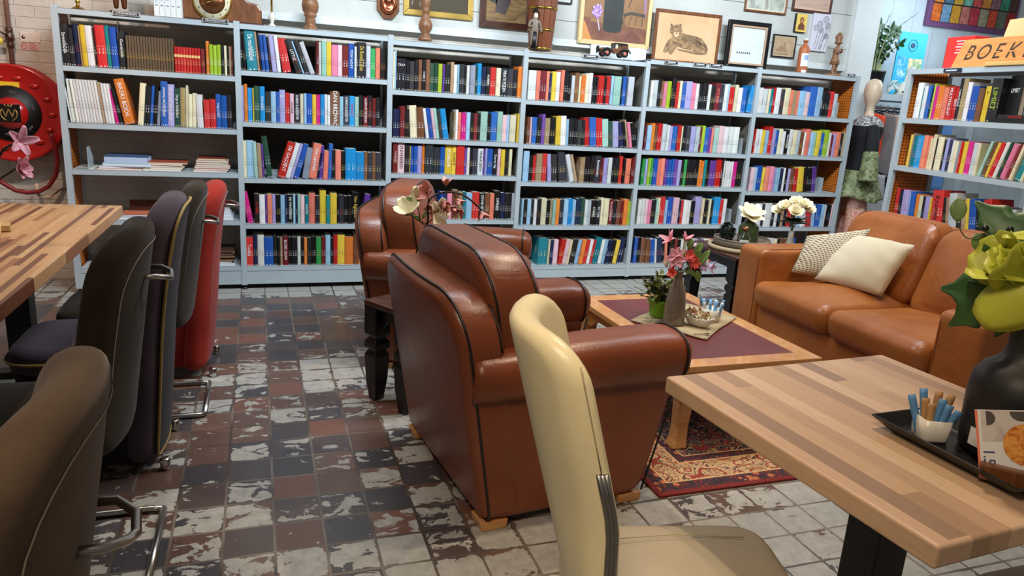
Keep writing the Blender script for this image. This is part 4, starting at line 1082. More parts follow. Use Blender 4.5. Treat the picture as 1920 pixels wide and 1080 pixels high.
# dark oil painting
x0, z0 = PX(898, 45, 5.54); x1, _ = PX(985, 50, 5.54)
pt, w_, h_, a, yy = frame('painting', x0, z0-.02, x1+.05, z0+.5, .05, M['darkwood'], 'dark oil painting in a heavy brown frame beside the wooden barrel', art=artmat('dark_oil', [(60, 44, 30), (120, 92, 58), (150, 118, 70), (96, 60, 44)], 5, 5, 1, (1, 1, 3)))
shape('figures', pt, [(.12, .12), (.2, .10), (.24, .2), (.2, .34), (.13, .3)], yy, cm((74, 60, 62))); shape('foliage', pt, [(.05, .2), (.13, .17), (.16, .4), (.06, .4)], yy, cm((46, 52, 36)))
# small black frame at the top edge
x0, z0 = PX(1040, 5, 5.54); x1, _ = PX(1072, 8, 5.54)
frame('picture', x0, z0, x1, z0+.18, .012, M['black'], 'small black-framed print at the top edge, right of the barrel', mat=M['paper'], matw=.012, art=cm((196, 196, 176)))
# still life painting
x0, z0 = PX(1083, 78, 5.52); x1, zr = PX(1216, 90, 5.52)
sl, w_, h_, a, yy = frame('painting', x0, z0-.01, x1, z0+.62, .035, cm((214, 186, 132)), 'still life painting with a dark column and lilac flower in a pale wood frame', y=5.548, depth=.035, art=artmat('still_life_ground', [(128, 88, 56), (150, 108, 68), (112, 74, 52)], 4))
shape('table_plane', sl, [(.036, .036), (w_-.036, .036), (w_-.036, .15), (.10, .17), (.10, .20), (.036, .20)], yy, artmat('painted_table', [(96, 56, 44), (122, 72, 54), (140, 92, 66)], 12))
shape('table_light', sl, [(.036, .036), (.12, .036), (.05, .17), (.036, .17)], yy-.0007, cm((198, 130, 62)))
shape('dark_column', sl, [(.21, .12), (.24, .105), (.33, .10), (.37, .12), (.385, .58), (.20, .58)], yy-.0007, artmat('painted_column', [(34, 36, 34), (52, 54, 50)], 20, stretch=(1, 1, .2)))
for k in range(4): shape('column_joint', sl, [(.205, .18+k*.1), (.30, .175+k*.1), (.38, .18+k*.1)], yy-.0014, M['black'], .003)
for k in range(26):
    a_ = k*2.4; rr = .008*math.sqrt(k)*1.05; shape('flower_petal', sl, [(.15+rr*math.cos(a_)+.011*math.cos(q), .25+rr*1.2*math.sin(a_)+.011*math.sin(q)) for q in (0, 1.2, 2.4, 3.8, 5)], yy-.0014-.0001*k, cm([(172, 132, 192), (196, 160, 210), (150, 112, 176)][k % 3]))
shape('flower_stem', sl, [(.155, .20), (.17, .15), (.18, .11)], yy-.0014, cm((190, 176, 190)), .01)
shape('chair_back', sl, [(.42, .30), (.45, .4), (.46, .56)], yy-.0014, cm((70, 48, 34)), .006); shape('chair_rail', sl, [(.38, .24), (.45, .26), (.57, .25)], yy-.0014, cm((60, 52, 40)), .022)
for k in range(4): shape('chair_leg', sl, [(.40+k*.05, .24), (.37+k*.06, .17)], yy-.0014, cm((58, 42, 32)), .004)
shape('drapery', sl, [(.53, .58), (.575, .58), (.575, .22), (.555, .3)], yy-.0014, cm((150, 112, 140)))
# white panel behind the toy car
x0, z0 = PX(1108, 110, 5.5); x1, z1 = PX(1214, 92, 5.5)
soft = MB().box(x0, 5.515, ZT, x1, 5.53, 1.85); tag(soft.build('board', M['paintw']), 'white board standing behind the wooden toy car', 'board')
# toy car
def toycar():
    xa, _ = PX(1120, 100, 5.33); xb, _ = PX(1181, 108, 5.33); L = xb-xa
    r = empty('toy_car', (xa, 5.30, ZT), 0, 'small brown wooden vintage toy car on the fourth bookcase', 'toy car')
    s = L/.26
    body = [(.02, .028), (.24, .028), (.245, .05), (.235, .085), (.185, .085), (.18, .06), (.13, .06), (.125, .058), (.04, .062), (.022, .05)]
    bevel(MB().prism([(a*s, b*s) for a, b in body], .02, .09, axis='y').build('body', M['walnut'], r), .004)
    bevel(MB().prism([(a*s, b*s) for a, b in [(.185, .083), (.236, .083), (.225, .098), (.13, .098), (.128, .092), (.185, .09)]], .018, .092, axis='y').build('roof', M['black'], r), .002)
    MB().box(.128*s, .02, .058*s, .134*s, .09, .094*s).build('windscreen_post', M['black'], r)
    for x in (.065, .205):
        for y in (.008, .092):
            T = Matrix.Translation((x*s, y, .026*s)) @ Matrix.Rotation(pi/2, 4, 'X')
            MB().lathe([(.0, -.006), (.026*s, -.006), (.026*s, .006), (0, .006)], 18, T=T, caps=False).build('wheel', M['black'], r)
            MB().lathe([(.0, -.008), (.012*s, -.008), (.012*s, .008), (0, .008)], 14, T=T, caps=False).build('hub', cm((196, 110, 84)), r)
        mb = MB()
        for y in (.004, .096): mb.tube([((x-.045)*s, y, .025*s), ((x-.03)*s, y, .05*s), (x*s, y, .058*s), ((x+.03)*s, y, .05*s), ((x+.045)*s, y, .03*s)], .006, 8)
        mb.build('mudguard', M['black'], r)
    MB().lathe([(.0, -.004), (.022*s, -.004), (.022*s, .004), (0, .004)], 16, T=Matrix.Translation((.01*s, .055, .05*s)) @ Matrix.Rotation(pi/2, 4, 'Y'), caps=False).build('radiator', M['black'], r)
toycar()

# tiger drawing
xa, _ = PX(1228, 108, 5.42); xb, zb_ = PX(1351, 118, 5.42)
tg, w_, h_, a, yy = frame('drawing', xa, ZT+.002, xb, ZT+.41, .026, M['walnut'], 'charcoal drawing of a lying tiger in a brown frame on the fifth bookcase', y=5.49, tilt=0, art=artmat('aged_paper', [(196, 152, 108), (212, 170, 126), (220, 180, 138)], 3))
def T(px, py): return ((px-185)/(690-185)*w_, (475-py)/(475-45)*h_*1.0)
ink = cm((74, 58, 42)); fur = artmat('tiger_fur', [(112, 84, 56), (150, 116, 80), (186, 150, 108)], 30, 4, 1.5); lite = cm((216, 182, 138))
shape('tiger_body', tg, [T(*p) for p in [(330, 250), (390, 225), (450, 235), (500, 240), (545, 255), (580, 290), (605, 335), (600, 372), (540, 375), (480, 350), (420, 345), (370, 330), (330, 400), (312, 398), (318, 345), (290, 392), (268, 385), (280, 330), (300, 290)]], yy, fur)
shape('tiger_head', tg, [T(*p) for p in [(305, 160), (322, 168), (345, 160), (372, 155), (378, 165), (392, 190), (396, 220), (380, 255), (352, 268), (322, 250), (300, 215)]], yy-.0007, fur)
for e_ in ([(303, 172), (304, 154), (318, 164)], [(370, 160), (380, 148), (384, 168)]): shape('ear', tg, [T(*p) for p in e_], yy-.0010, ink)
shape('muzzle', tg, [T(*p) for p in [(335, 222), (368, 220), (372, 245), (352, 262), (334, 248)]], yy-.0014, lite)
shape('nose', tg, [T(*p) for p in [(344, 226), (360, 226), (352, 238)]], yy-.002, ink)
for p in ((328, 205), (368, 203)): shape('eye', tg, [T(p[0]-4, p[1]), T(p[0], p[1]-2), T(p[0]+4, p[1]), T(p[0], p[1]+2)], yy-.002, ink)
rr = random.Random(3)
stripes = [[(310, 180), (322, 190)], [(380, 175), (368, 188)], [(345, 165), (347, 185)], [(306, 200), (318, 206)], [(390, 200), (378, 206)], [(335, 170), (340, 184)], [(360, 168), (356, 184)], [(306, 225), (322, 228)], [(388, 228), (374, 230)]]
for k in range(13): x = 402+k*12; stripes.append([(x, 236+k*1.2), (x-6, 262+k), (x+2, 290+k*1.5)])
for k in range(9): x = 500+k*11; stripes.append([(x, 262+k*5), (x+12, 285+k*5), (x+2, 320+k*4)])
for k in range(6): stripes.append([(285+k*3, 320+k*12), (300+k*3, 316+k*12)])
for k in range(5): stripes.append([(330+k*16, 290+k*6), (344+k*16, 312+k*5)])
for s_ in stripes: shape('stripe', tg, [T(*p) for p in s_], yy-.0016, ink, .0045)
shape('outline', tg, [T(*p) for p in [(300, 290), (280, 330), (268, 385), (290, 392), (318, 345), (312, 398), (330, 400), (370, 330), (420, 345), (480, 350), (540, 375), (600, 372), (605, 335), (580, 290), (545, 255), (500, 240), (450, 235), (396, 226)]], yy-.0016, ink, .003)
shape('ground_shadow', tg, [T(*p) for p in [(370, 352), (480, 362), (606, 382), (520, 388), (380, 366)]], yy-.0004, cm((140, 108, 76)))

# black double frame with pale engraving
xa, _ = PX(1359, 116, 5.44); xb, _ = PX(1434, 121, 5.44)
dfr, w_, h_, a, yy = frame('picture', xa, ZT+.002, xb+.02, ZT+.385, .036, M['black'], 'black-framed alpine engraving with pale wide mount on the fifth bookcase', y=5.47, depth=.03, mat=cm((206, 212, 212)), matw=.09, art=artmat('pale_engraving', [(226, 228, 226), (208, 212, 212), (186, 190, 192)], 14))
mb = MB()
for q in ([(.036, .036), (w_-.036, .036), (w_-.05, .05), (.05, .05)], [(w_-.036, .036), (w_-.036, h_-.036), (w_-.05, h_-.05), (w_-.05, .05)], [(w_-.036, h_-.036), (.036, h_-.036), (.05, h_-.05), (w_-.05, h_-.05)], [(.036, h_-.036), (.036, .036), (.05, .05), (.05, h_-.05)]): mb.prism(q, -.028, -.012, axis='y')
mb.build('inner_frame', cm((182, 150, 124)), dfr)
for k in range(7): x = .11+k*.02; shape('rider', dfr, [(x, .125), (x+.005, .14), (x+.011, .139), (x+.014, .125)], yy, cm((70, 72, 74)))
shape('mountain', dfr, [(.10, .15), (.14, .21), (.16, .19), (.2, .24), (.25, .15)], yy, cm((204, 208, 208)))
def hung(name, p0, p1, fw, fmat, label, mat=None, matw=0, art=None, h=None, depth=.02, y=5.55, cat='picture'):
    xa, za = PX(p0[0], p0[1], 5.54); xb, zb2 = PX(p1[0], p1[1], 5.54)
    return frame(name, xa, min(za, zb2), xb, max(za, zb2) if h is None else min(za, zb2)+h, fw, fmat, label, y=y, depth=depth, mat=mat, matw=matw, art=art, cat=cat)
r_, w_, h_, a, yy = hung('picture', (1445, 106), (1494, 68), .011, M['black'], 'small black-framed town view print left of the stoneware bottle', cm((206, 186, 156)), .008, artmat('town_print', [(196, 168, 136), (170, 140, 108), (206, 182, 150)], 26))
shape('church', r_, [(.03, .05), (.06, .07), (.08, .09), (.09, .12), (.10, .09), (.115, .09), (.118, .13), (.13, .13), (.133, .08), (.17, .05)], yy, cm((150, 122, 94)))
for k in range(9): shape('figure', r_, [(.04+k*.015, .025), (.044+k*.015, .036), (.049+k*.015, .025)], yy-.0005, cm((86, 64, 48)))
r_, w_, h_, a, yy = hung('picture', (1395, 20), (1474, 20), .016, M['walnut'], 'large brown-framed landscape photograph hanging above the black double frame', cm((216, 206, 182)), .012, artmat('old_photo', [(90, 94, 84), (150, 154, 142), (196, 198, 186), (110, 104, 92)], 7), h=.36)
r_, w_, h_, a, yy = hung('picture', (1484, 20), (1558, 20), .022, M['darkwood'], 'dark brown-framed seascape print at the top edge, above the fern canvas', cm((206, 168, 146)), .02, artmat('seascape', [(150, 134, 128), (196, 160, 140), (120, 112, 112)], 4, stretch=(1, 1, 4)), h=.34)
# icon
xa, za = PX(1489, 58, 5.53); xb, zz = PX(1514, 28, 5.53)
ic = empty('icon', (xa, 5.55, za-.005), 0, 'small golden icon painting of a haloed figure above the stoneware bottle', 'icon')
w_, h_ = xb-xa, zz-za+.01
bevel(MB().box(0, -.03, 0, w_, 0, h_).build('panel', M['black'], ic), .002)
MB().box(.002, -.0312, .002, w_-.002, -.030, h_-.002).build('gilded_ground', cm((224, 190, 92)), ic)
cx = w_/2
shape('halo', ic, [(cx+.026*math.cos(q*.5), h_*.66+.026*math.sin(q*.5)) for q in range(13)], -.0316, cm((206, 158, 62)))
shape('robe', ic, [(cx-.035, .018), (cx+.035, .018), (cx+.032, .055), (cx+.012, .075), (cx-.012, .075), (cx-.032, .055)], -.0324, cm((108, 62, 36)))
shape('hair', ic, [(cx+.019*math.cos(q*.5), h_*.64+.024*math.sin(q*.5)) for q in range(13)], -.0332, cm((92, 56, 34)))
shape('face', ic, [(cx+.012*math.cos(q*.5), h_*.62+.018*math.sin(q*.5)) for q in range(13)], -.034, cm((190, 132, 84)))
# fern spirals on canvas
xa, za = PX(1518, 92, 5.52); xb, zz = PX(1560, 30, 5.52)
fc = empty('canvas', (xa, 5.55, za-.01), 0, 'pale lilac canvas with curled grey fern fronds beside the carved piper', 'canvas')
w_, h_ = xb-xa, zz-za+.02
bevel(MB().box(0, -.025, 0, w_, 0, h_).build('canvas_block', cm((206, 202, 212)), fc), .002)
for k, (sx, hx_, hz, r0) in enumerate([(.25, .20, .66, .030), (.36, .40, .78, .030), (.50, .52, .60, .028), (.62, .72, .92, .034), (.55, .86, .74, .030), (.80, .84, .44, .026)]):
    cx, cz = hx_*w_, hz*h_*.92
    pts = [(sx*w_, .012), (sx*w_+(cx+r0-sx*w_)*.35, cz*.45), (cx+r0, cz-.01)]
    for q in range(26):
        t = q/25; an = t*4.2*pi; rad = r0*(1-t*.85); pts.append((cx+rad*math.cos(an), cz+rad*math.sin(an)))
    shape('fern_frond', fc, pts, -.0252-.0006*k, cm((92, 88, 96)), .0035)
# stoneware bottle
xa, _ = PX(1503, 130, 5.36)
bt = empty('bottle', (xa, 5.36, ZT), 0, 'terracotta stoneware gin bottle with white label on the sixth bookcase', 'bottle')
MB().lathe([(.0, 0), (.042, 0), (.045, .01), (.045, .19), (.040, .212), (.024, .228), (.016, .24), (.016, .262), (.02, .262), (.02, .272), (0, .272)], 28, caps=False).build('body', M['terracotta'], bt)
MB().lathe([(.0, .272), (.017, .272), (.017, .286), (0, .286)], 18, caps=False).build('stopper', M['paper'], bt)
def curved_label(parent, rad, z0, z1, a0, a1, mat, name='label'):
    v = []; f = []; n = 12
    for z in (z0, z1):
        for k in range(n+1): q = R(a0+(a1-a0)*k/n); v.append((rad*math.cos(q), rad*math.sin(q), z))
    for k in range(n): f.append((k, k+1, n+2+k, n+1+k))
    mb = MB(); mb.add(v, f, True); return mb.build(name, mat, parent, fix=False)
curved_label(bt, .0456, .06, .165, -150, -40, M['paper'])
curved_label(bt, .0462, .112, .15, -125, -65, artmat('blue_print', [(226, 230, 232), (120, 150, 200), (226, 230, 232)], 60), 'printed_emblem')
curved_label(bt, .0458, .004, .03, -130, -80, M['paper'], 'price_sticker')

# little figures grown with the skin modifier
def figure(name, loc, h, joints, edges, mat, label, cat, rz=0, parent=None, part='body'):
    r = parent or empty(name, loc, rz, label, cat)
    b = bmesh.new(); sk = b.verts.layers.skin.verify()
    vs_ = []
    for i, (x, y, z, q) in enumerate(joints):
        v = b.verts.new((x*h, y*h, z*h)); v[sk].radius = (q*h, q*h); v[sk].use_root = (i == 0); vs_.append(v)
    for a_, c_ in edges: b.edges.new((vs_[a_], vs_[c_]))
    me = bpy.data.meshes.new(part); b.to_mesh(me); b.free(); me.materials.append(mat)
    o = bpy.data.objects.new(part, me); C.objects.link(o); o.parent = r
    m = o.modifiers.new('skin', 'SKIN'); m.use_smooth_shade = True
    s = o.modifiers.new('sub', 'SUBSURF'); s.levels = s.render_levels = 2
    return r, o
# carved piper
xa, _ = PX(1562, 135, 5.36)
J = [(0, 0, .48, .085), (0, 0, .60, .085), (0, -.01, .70, .07), (0, -.02, .76, .04), (.0, -.03, .83, .055), (.0, -.02, .88, .05), (-.05, 0, .42, .06), (-.06, -.02, .25, .05), (-.09, 0, .08, .04), (-.10, -.06, .05, .03), (.05, 0, .42, .06), (.07, -.03, .25, .05), (.06, 0, .08, .04), (.06, -.06, .05, .03), (-.10, 0, .70, .045), (-.13, -.07, .60, .035), (-.02, -.12, .66, .028), (.10, 0, .70, .045), (.13, -.07, .62, .035), (.03, -.13, .70, .028)]
E_ = [(0, 1), (1, 2), (2, 3), (3, 4), (4, 5), (0, 6), (6, 7), (7, 8), (8, 9), (0, 10), (10, 11), (11, 12), (12, 13), (2, 14), (14, 15), (15, 16), (2, 17), (17, 18), (18, 19)]
pr_, _ = figure('figurine', (xa, 5.36, ZT), .32, J, E_, M['carved'], 'carved wooden figurine of a standing piper on the sixth bookcase', 'figurine', rz=.5)
MB().lathe([(0, 0), (.075, 0), (.078, .012), (.065, .022), (0, .024)], 14, caps=False).build('base', M['carved'], pr_)
MB().lathe([(0, .27), (.034, .272), (.03, .285), (.026, .30), (.034, .325), (.026, .345), (.014, .352), (.012, .362), (0, .364)], 14, c=(0, -.006, 0), caps=False).build('hat', M['carved'], pr_)
MB().tube([(0.0, -.04, .245), (.0, -.052, .20)], .004, 6).build('flute', M['carved'], pr_)
MB().lathe([(.04, .10), (.036, .14), (.026, .17)], 14, caps=True).build('coat', M['carved'], pr_)
# pedestals
def pedestal(px, py, prof, label, mat=M['carved']):
    x, _ = PX(px, py, YT)
    o = MB().lathe(prof, 28).build('pedestal', mat, None, (x, YT, ZT)); return tag(o, label, 'pedestal', 'carved wooden pedestals')
pedestal(582, 50, [(.052, 0), (.055, .008), (.046, .022), (.035, .03), (.030, .05), (.036, .06), (.032, .075), (.034, .09), (.045, .10), (.036, .107), (.05, .125), (.056, .16), (.052, .19), (.045, .2)], 'carved dark wooden candle pedestal with a bulbous top on the second bookcase')
pedestal(797, 72, [(.046, 0), (.05, .01), (.036, .03), (.024, .045), (.034, .06), (.048, .085), (.05, .105), (.038, .14), (.026, .165), (.024, .19), (.03, .195), (.026, .205), (.03, .23), (.034, .26), (.028, .30)], 'slimmer mottled wooden pedestal in front of the gilt mirror')
# porcelain candlestick with gold candle
x, _ = PX(510, 42, 5.3)
cn = empty('candlestick', (x, 5.3, ZT), 0, 'small white porcelain candlestick with a golden taper, right of the clock', 'candlestick')
MB().lathe([(0, 0), (.028, 0), (.026, .008), (.012, .02), (.009, .03), (.02, .048), (.024, .066), (.018, .072), (.01, .076), (.013, .086), (.011, .09), (0, .09)], 20, caps=False).build('holder', M['white_ceramic'], cn)
MB().lathe([(0, .09), (.007, .09), (.006, .3), (0, .3)], 12, caps=False).build('candle', M['brass'], cn)
# brass bell
x, _ = PX(146, 12, 5.36)
bl = MB().lathe([(.0, 0), (.045, .0), (.043, .008), (.03, .018), (.012, .026), (.009, .045), (.016, .052), (.010, .06), (.014, .09), (.02, .14), (0, .15)], 24, caps=False).build('candlestick', M['brass'], None, (x, 5.36, ZT))
tag(bl, 'brass candlestick foot at the left end of the leftmost bookcase top', 'candlestick')
# dark bronze figure standing at the frame top
x, _ = PX(226, 18, 5.34)
J2 = [(0, 0, .5, .08), (0, 0, .62, .08), (0, 0, .74, .07), (0, 0, .80, .035), (0, 0, .89, .055), (-.05, 0, .42, .06), (-.055, .01, .22, .05), (-.055, 0, .04, .035), (.05, 0, .42, .06), (.05, .01, .22, .05), (.055, 0, .04, .035), (-.11, 0, .72, .04), (-.14, 0, .5, .03), (.11, 0, .72, .04), (.14, 0, .5, .03)]
E2 = [(0, 1), (1, 2), (2, 3), (3, 4), (0, 5), (5, 6), (6, 7), (0, 8), (8, 9), (9, 10), (2, 11), (11, 12), (2, 13), (13, 14)]
fg, _ = figure('figurine', (x, 5.34, ZT+.012), .42, J2, E2, M['bronze'], 'dark bronze figurine standing on the leftmost bookcase beside the booklets', 'figurine')
MB().box(-.055, -.04, -.012, .055, .04, .004).build('base', M['black'], fg)
# booklets
x, _ = PX(289, 20, 5.21); x2, _ = PX(341, 30, 5.21); n = 5; wb = (x2-x)/n
for k in range(n):
    o = bevel(MB().box(0, 0, 0, wb-.0012, .11, .24).build('booklet', M['paper'], None, (x+k*wb, 5.21, ZT)), .001, 1)
    MB().box(.006, -.0006, .06, wb-.008, 0, .066).build('print_line', cm((120, 130, 140)), o); MB().box(.006, -.0006, .075+.01*k, wb-.008, 0, .17).build('print_block', cm([(196, 204, 214), (206, 210, 214), (170, 180, 196), (196, 200, 206), (150, 186, 190)][k]), o)
    tag(o, ['leftmost', 'second', 'third', 'fourth', 'rightmost'][k]+' of the five white booklets standing beside the mantel clock', 'booklet', 'white booklets beside the clock')
# mantel clock
xc, zc = PX(398, 4, 5.335)
ck = empty('mantel_clock', (xc, 5.335, ZT), 0, 'brown wooden mantel clock with cream dial ring on the leftmost bookcase', 'clock')
zc = zc-ZT+.005
prof = [(-.33, .012), (.30, .012), (.30, .10), (.275, .135), (.22, .145), (.17, .19), (.12, .25), (.05, .285), (-.05, .285), (-.12, .25), (-.17, .19), (-.22, .145), (-.30, .135), (-.33, .10)]
bevel(MB().prism([(a_, b_) for a_, b_ in prof], 0, .12, axis='y').build('case', M['walnut'], ck), .01, 3)
MB().box(-.34, -.008, 0, .31, .125, .014).build('base', M['darkwood'], ck)
TM = Matrix.Translation((0, 0, zc)) @ Matrix.Rotation(pi/2, 4, 'X')
MB().lathe([(0, 0), (.118, 0), (.118, .012), (.108, .016), (0, .016)], 48, T=TM, caps=False).build('bezel', M['brass'], ck)
MB().lathe([(0, .0165), (.106, .0165), (.106, .018), (0, .018)], 48, T=TM, caps=False).build('chapter_ring', cm((224, 212, 176)), ck)
MB().lathe([(0, .0185), (.078, .0185), (.078, .0195), (0, .0195)], 48, T=TM, caps=False).build('dial_centre', M['bronze'], ck)
for hnum in range(12):
    an = pi/2-hnum*pi/6; text(str(hnum if hnum else 12), .020, M['black'], ck, axes_matrix((.092*math.cos(an), -.0185, zc+.092*math.sin(an)), (1, 0, 0), (0, 0, 1)), 'numeral')
for L_, an, w_ in ((.072, R(200), .003), (.05, R(80), .004)):
    MB().tube([(0, -.022, zc), (L_*math.cos(an), -.022, zc+L_*math.sin(an))], w_, 6).build('hand', M['brass'], ck)
# plaque
x, z = PX(727, 36, 5.54)
pq = empty('plaque', (x, 5.55, z), 0, 'copper relief plaque on a wooden board, left of the gilt mirror', 'plaque')
bevel(MB().prism([(-.03, 0), (.03, 0), (.08, .06), (.08, .34), (.03, .40), (-.03, .40), (-.08, .34), (-.08, .06)], -.02, 0, axis='y').build('board', M['walnut'], pq), .004)
v = MB(); v.lathe([(0, 0), (.06, 0), (.062, .006), (.05, .018), (.035, .022), (.028, .012), (.0, .02)], 28, T=Matrix.Translation((0, -.02, .10)) @ Matrix.Rotation(pi/2, 4, 'X') @ Matrix.Diagonal((.95, 1.15, 1, 1)), caps=False); v.build('relief_ring', M['copper'], pq)
v = MB(); v.sphere((0, -.03, .12), .022, sc=(1, .7, 1.5)); v.sphere((0, -.035, .17), .028, sc=(.9, .7, 1.2)); v.build('relief_figure', M['copper'], pq)
# barrel with figure
xb, _ = PX(1012, 92, 5.33)
br = empty('barrel', (xb, 5.33, ZT), 0, 'tall wooden staved barrel with brass bands on the fourth bookcase', 'barrel')
mb = MB(); n = 14
for k in range(n):
    a0, a1 = 2*pi*k/n+.012, 2*pi*(k+1)/n-.012; v = []; 
    zs_ = [0, .1, .2, .3, .42, .5]; rs_ = [.083, .093, .101, .108, .115, .118]
    for z, q in zip(zs_, rs_):
        for a_ in (a0, (a0+a1)/2, a1): v.append((q*math.cos(a_), q*math.sin(a_), z))
        for a_ in (a1, (a0+a1)/2, a0): v.append(((q-.012)*math.cos(a_), (q-.012)*math.sin(a_), z))
    f = [(i*6+j, i*6+(j+1) % 6, i*6+6+(j+1) % 6, i*6+6+j) for i in range(5) for j in range(6)]+[tuple(range(6))[::-1], tuple(30+j for j in range(6))]
    mb.add(v, f)
mb.build('staves', M['barrelwood'], br)
MB().lathe([(0, .004), (.08, .004), (.08, .014), (0, .014)], 24, caps=False).build('bottom', M['barrelwood'], br)
for z, q in ((.006, .0845), (.135, .097), (.285, .1085)):
    MB().lathe([(q, z), (q+.003, z), (q+.0045, z+.016), (q+.0015, z+.016)], 32, caps=False).build('band', M['brass'], br)
x, _ = PX(1004, 90, 5.2)
fg, _ = figure('figurine', (x-.01, 5.222, ZT+.006), .265, [(0, 0, .46, .085), (0, 0, .58, .095), (0, 0, .70, .08), (0, 0, .77, .05), (0, -.01, .86, .075), (-.055, 0, .38, .07), (-.055, 0, .2, .055), (-.055, 0, .03, .045), (.055, 0, .38, .07), (.055, 0, .2, .055), (.055, 0, .03, .045), (-.13, 0, .69, .045), (-.17, -.01, .55, .04), (-.06, -.08, .56, .035), (.13, 0, .69, .045), (.19, 0, .54, .04), (.20, -.02, .42, .032)],
    [(0, 1), (1, 2), (2, 3), (3, 4), (0, 5), (5, 6), (6, 7), (0, 8), (8, 9), (9, 10), (2, 11), (11, 12), (12, 13), (2, 14), (14, 15), (15, 16)], cm((120, 104, 90)), 'figurine of a bearded man in hat and grey coat in front of the barrel', 'figurine')
MB().lathe([(0, 0), (.024, 0), (.021, .05), (.023, .115), (0, .12)], 14, c=(0, 0, -.002), caps=False).build('trousers', M['black'], fg)
mb = MB(); mb.sphere((0, -.018, .222), .017, sc=(1, .6, 1.3)); mb.build('beard', cm((214, 196, 176)), fg)
mb = MB(); mb.lathe([(0, .246), (.03, .246), (.03, .250), (.019, .252), (.018, .268), (.012, .274), (0, .275)], 18, caps=False); mb.build('hat', M['black'], fg)
mb = MB(); mb.sphere((0, -.022, .236), .006); mb.build('nose', cm((196, 150, 120)), fg)
x, _ = PX(1038, 62, 5.45)
mb = MB()
for k in range(3): mb.tube([(x+.0+.014*math.cos(q*.6), 5.49, ZT+.06+k*.036+.016*math.sin(q*.6)) for q in range(11)], .004, 6)
tag(mb.build('wire_rack', M['brushed']), 'small curled wire rack standing behind the barrel', 'rack')

# shelf edge labels
def shelf_label(px, py, w_, txt, label, ybase=YF, dark=True):
    p = at(px, py, 1, ybase-.004)
    r = empty('shelf_label', (p.x, ybase-.001, p.z), 0, label, 'label', 'shelf labels')
    MB().box(-w_/2, -.006, -.012, w_/2, 0, .012).build('holder', M['lightgrey'], r)
    MB().box(-w_/2+.006, -.0066, -.009, w_/2-.006, -.006, .009).build('card', cm((26, 28, 40)), r)
    if txt: text(txt, .0165, M['paper'], r, axes_matrix((0, -.0067, 0), (1, 0, 0), (0, 0, 1)), sx=min(1, (w_-.02)/(len(txt)*.0105)))
    else: MB().box(-w_*.3, -.0070, -.003, w_*.3, -.0066, .004).build('print', cm((196, 204, 214)), r)
shelf_label(237, 26, .15, 'STREEKBOEKEN', 'dark shelf label reading STREEKBOEKEN')
shelf_label(404, 39, .155, 'MENS & MAATSCHAPPIJ', 'dark shelf label reading MENS & MAATSCHAPPIJ below the clock')
shelf_label(1108, 106, .13, None, 'dark shelf label on the fourth bookcase, below the toy car')
shelf_label(1259, 117, .12, None, 'dark shelf label below the left part of the tiger drawing')
shelf_label(1313, 121, .12, None, 'dark shelf label below the right part of the tiger drawing, left one')
shelf_label(1343, 123, .12, None, 'dark shelf label below the right corner of the tiger drawing')
shelf_label(1596, 141, .09, None, 'dark shelf label at the right end of the sixth bookcase')

# magazines lying in the leftmost bookcase
def lying(px0, px1, z, items, label_of, cat='magazine', group='magazine stacks', y0=5.225):
    xa = at(px0, 0, 1, YF).x; 
    zc_ = z
    for k, (dx0, dx1, th, c, pg) in enumerate(items):
        r = empty('magazine', (dx0, y0, zc_+.0008), rng.uniform(-.05, .05), label_of(k, len(items)), cat, group)
        w_ = dx1-dx0; t2 = th-.001
        MB().box(0, 0, t2*.85, w_, .22, t2).build('cover', cm(c), r); MB().box(.001, .001, 0, w_-.001, .219, t2*.85).build('pages', cm(pg, .8), r)
        zc_ += th
z3 = ZS[1][2]
def xs(px, y, b=1): return at(px, y, 1, YF+.03).x
om = ['bottom', 'second', 'third', 'fourth', 'fifth', 'sixth', 'seventh', 'eighth', 'ninth']
def namer(what): return lambda k, n: '%s magazine of the %s' % ('bottom' if k == 0 else 'top' if k == n-1 else om[k], what)
a0, a1 = xs(186, 312), xs(277, 312)
lying(0, 0, z3, [(a0-.01, a1-.03, .010, (196, 120, 110), (226, 206, 196)), (a0+.0, a1-.02, .012, (206, 210, 220), (226, 226, 226)), (a0+.02, a1+.02, .022, (190, 210, 226), (206, 220, 232)), (a0+.03, a1-.0, .045, (60, 84, 120), (176, 196, 222))], namer('left stack on the middle shelf, with blue books on top'))
a0, a1 = xs(268, 316), xs(352, 316)
lying(0, 0, z3, [(a0, a1-.04, .012, (226, 220, 206), (222, 214, 200)), (a0+.01, a1-.03, .012, (214, 200, 180), (226, 216, 200)), (a0+.02, a1-.02, .012, (200, 120, 90), (216, 200, 180)), (a0+.02, a1-.03, .010, (226, 214, 196), (226, 216, 200)), (a0+.03, a1, .010, (150, 70, 50), (206, 180, 150))], namer('middle stack on the middle shelf of the leftmost bookcase'))
a0, a1 = xs(362, 320), xs(432, 320)
lying(0, 0, z3, [(a0, a1-.02, .011, (206, 190, 170), (226, 206, 190)), (a0+.01, a1-.01, .013, (160, 60, 50), (226, 200, 184)), (a0+.01, a1, .013, (210, 190, 170), (222, 196, 180)), (a0+.02, a1, .013, (150, 40, 40), (226, 206, 190)), (a0+.02, a1-.01, .014, (60, 40, 36), (226, 210, 190)), (a0+.02, a1-.01, .014, (190, 160, 130), (226, 206, 186)), (a0+.03, a1-.03, .012, (120, 50, 36), (222, 190, 160))], namer('tall right stack on the middle shelf, leftmost bookcase'))
a0, a1 = xs(140, 312), xs(176, 312)
lying(0, 0, z3, [(a0, a1, .006, (206, 214, 196), (222, 222, 214))], lambda k, n: 'single pale magazine lying left of the stacks on the middle shelf')
z4 = ZS[1][3]
a0, a1 = xs(213, 415), xs(310, 415)
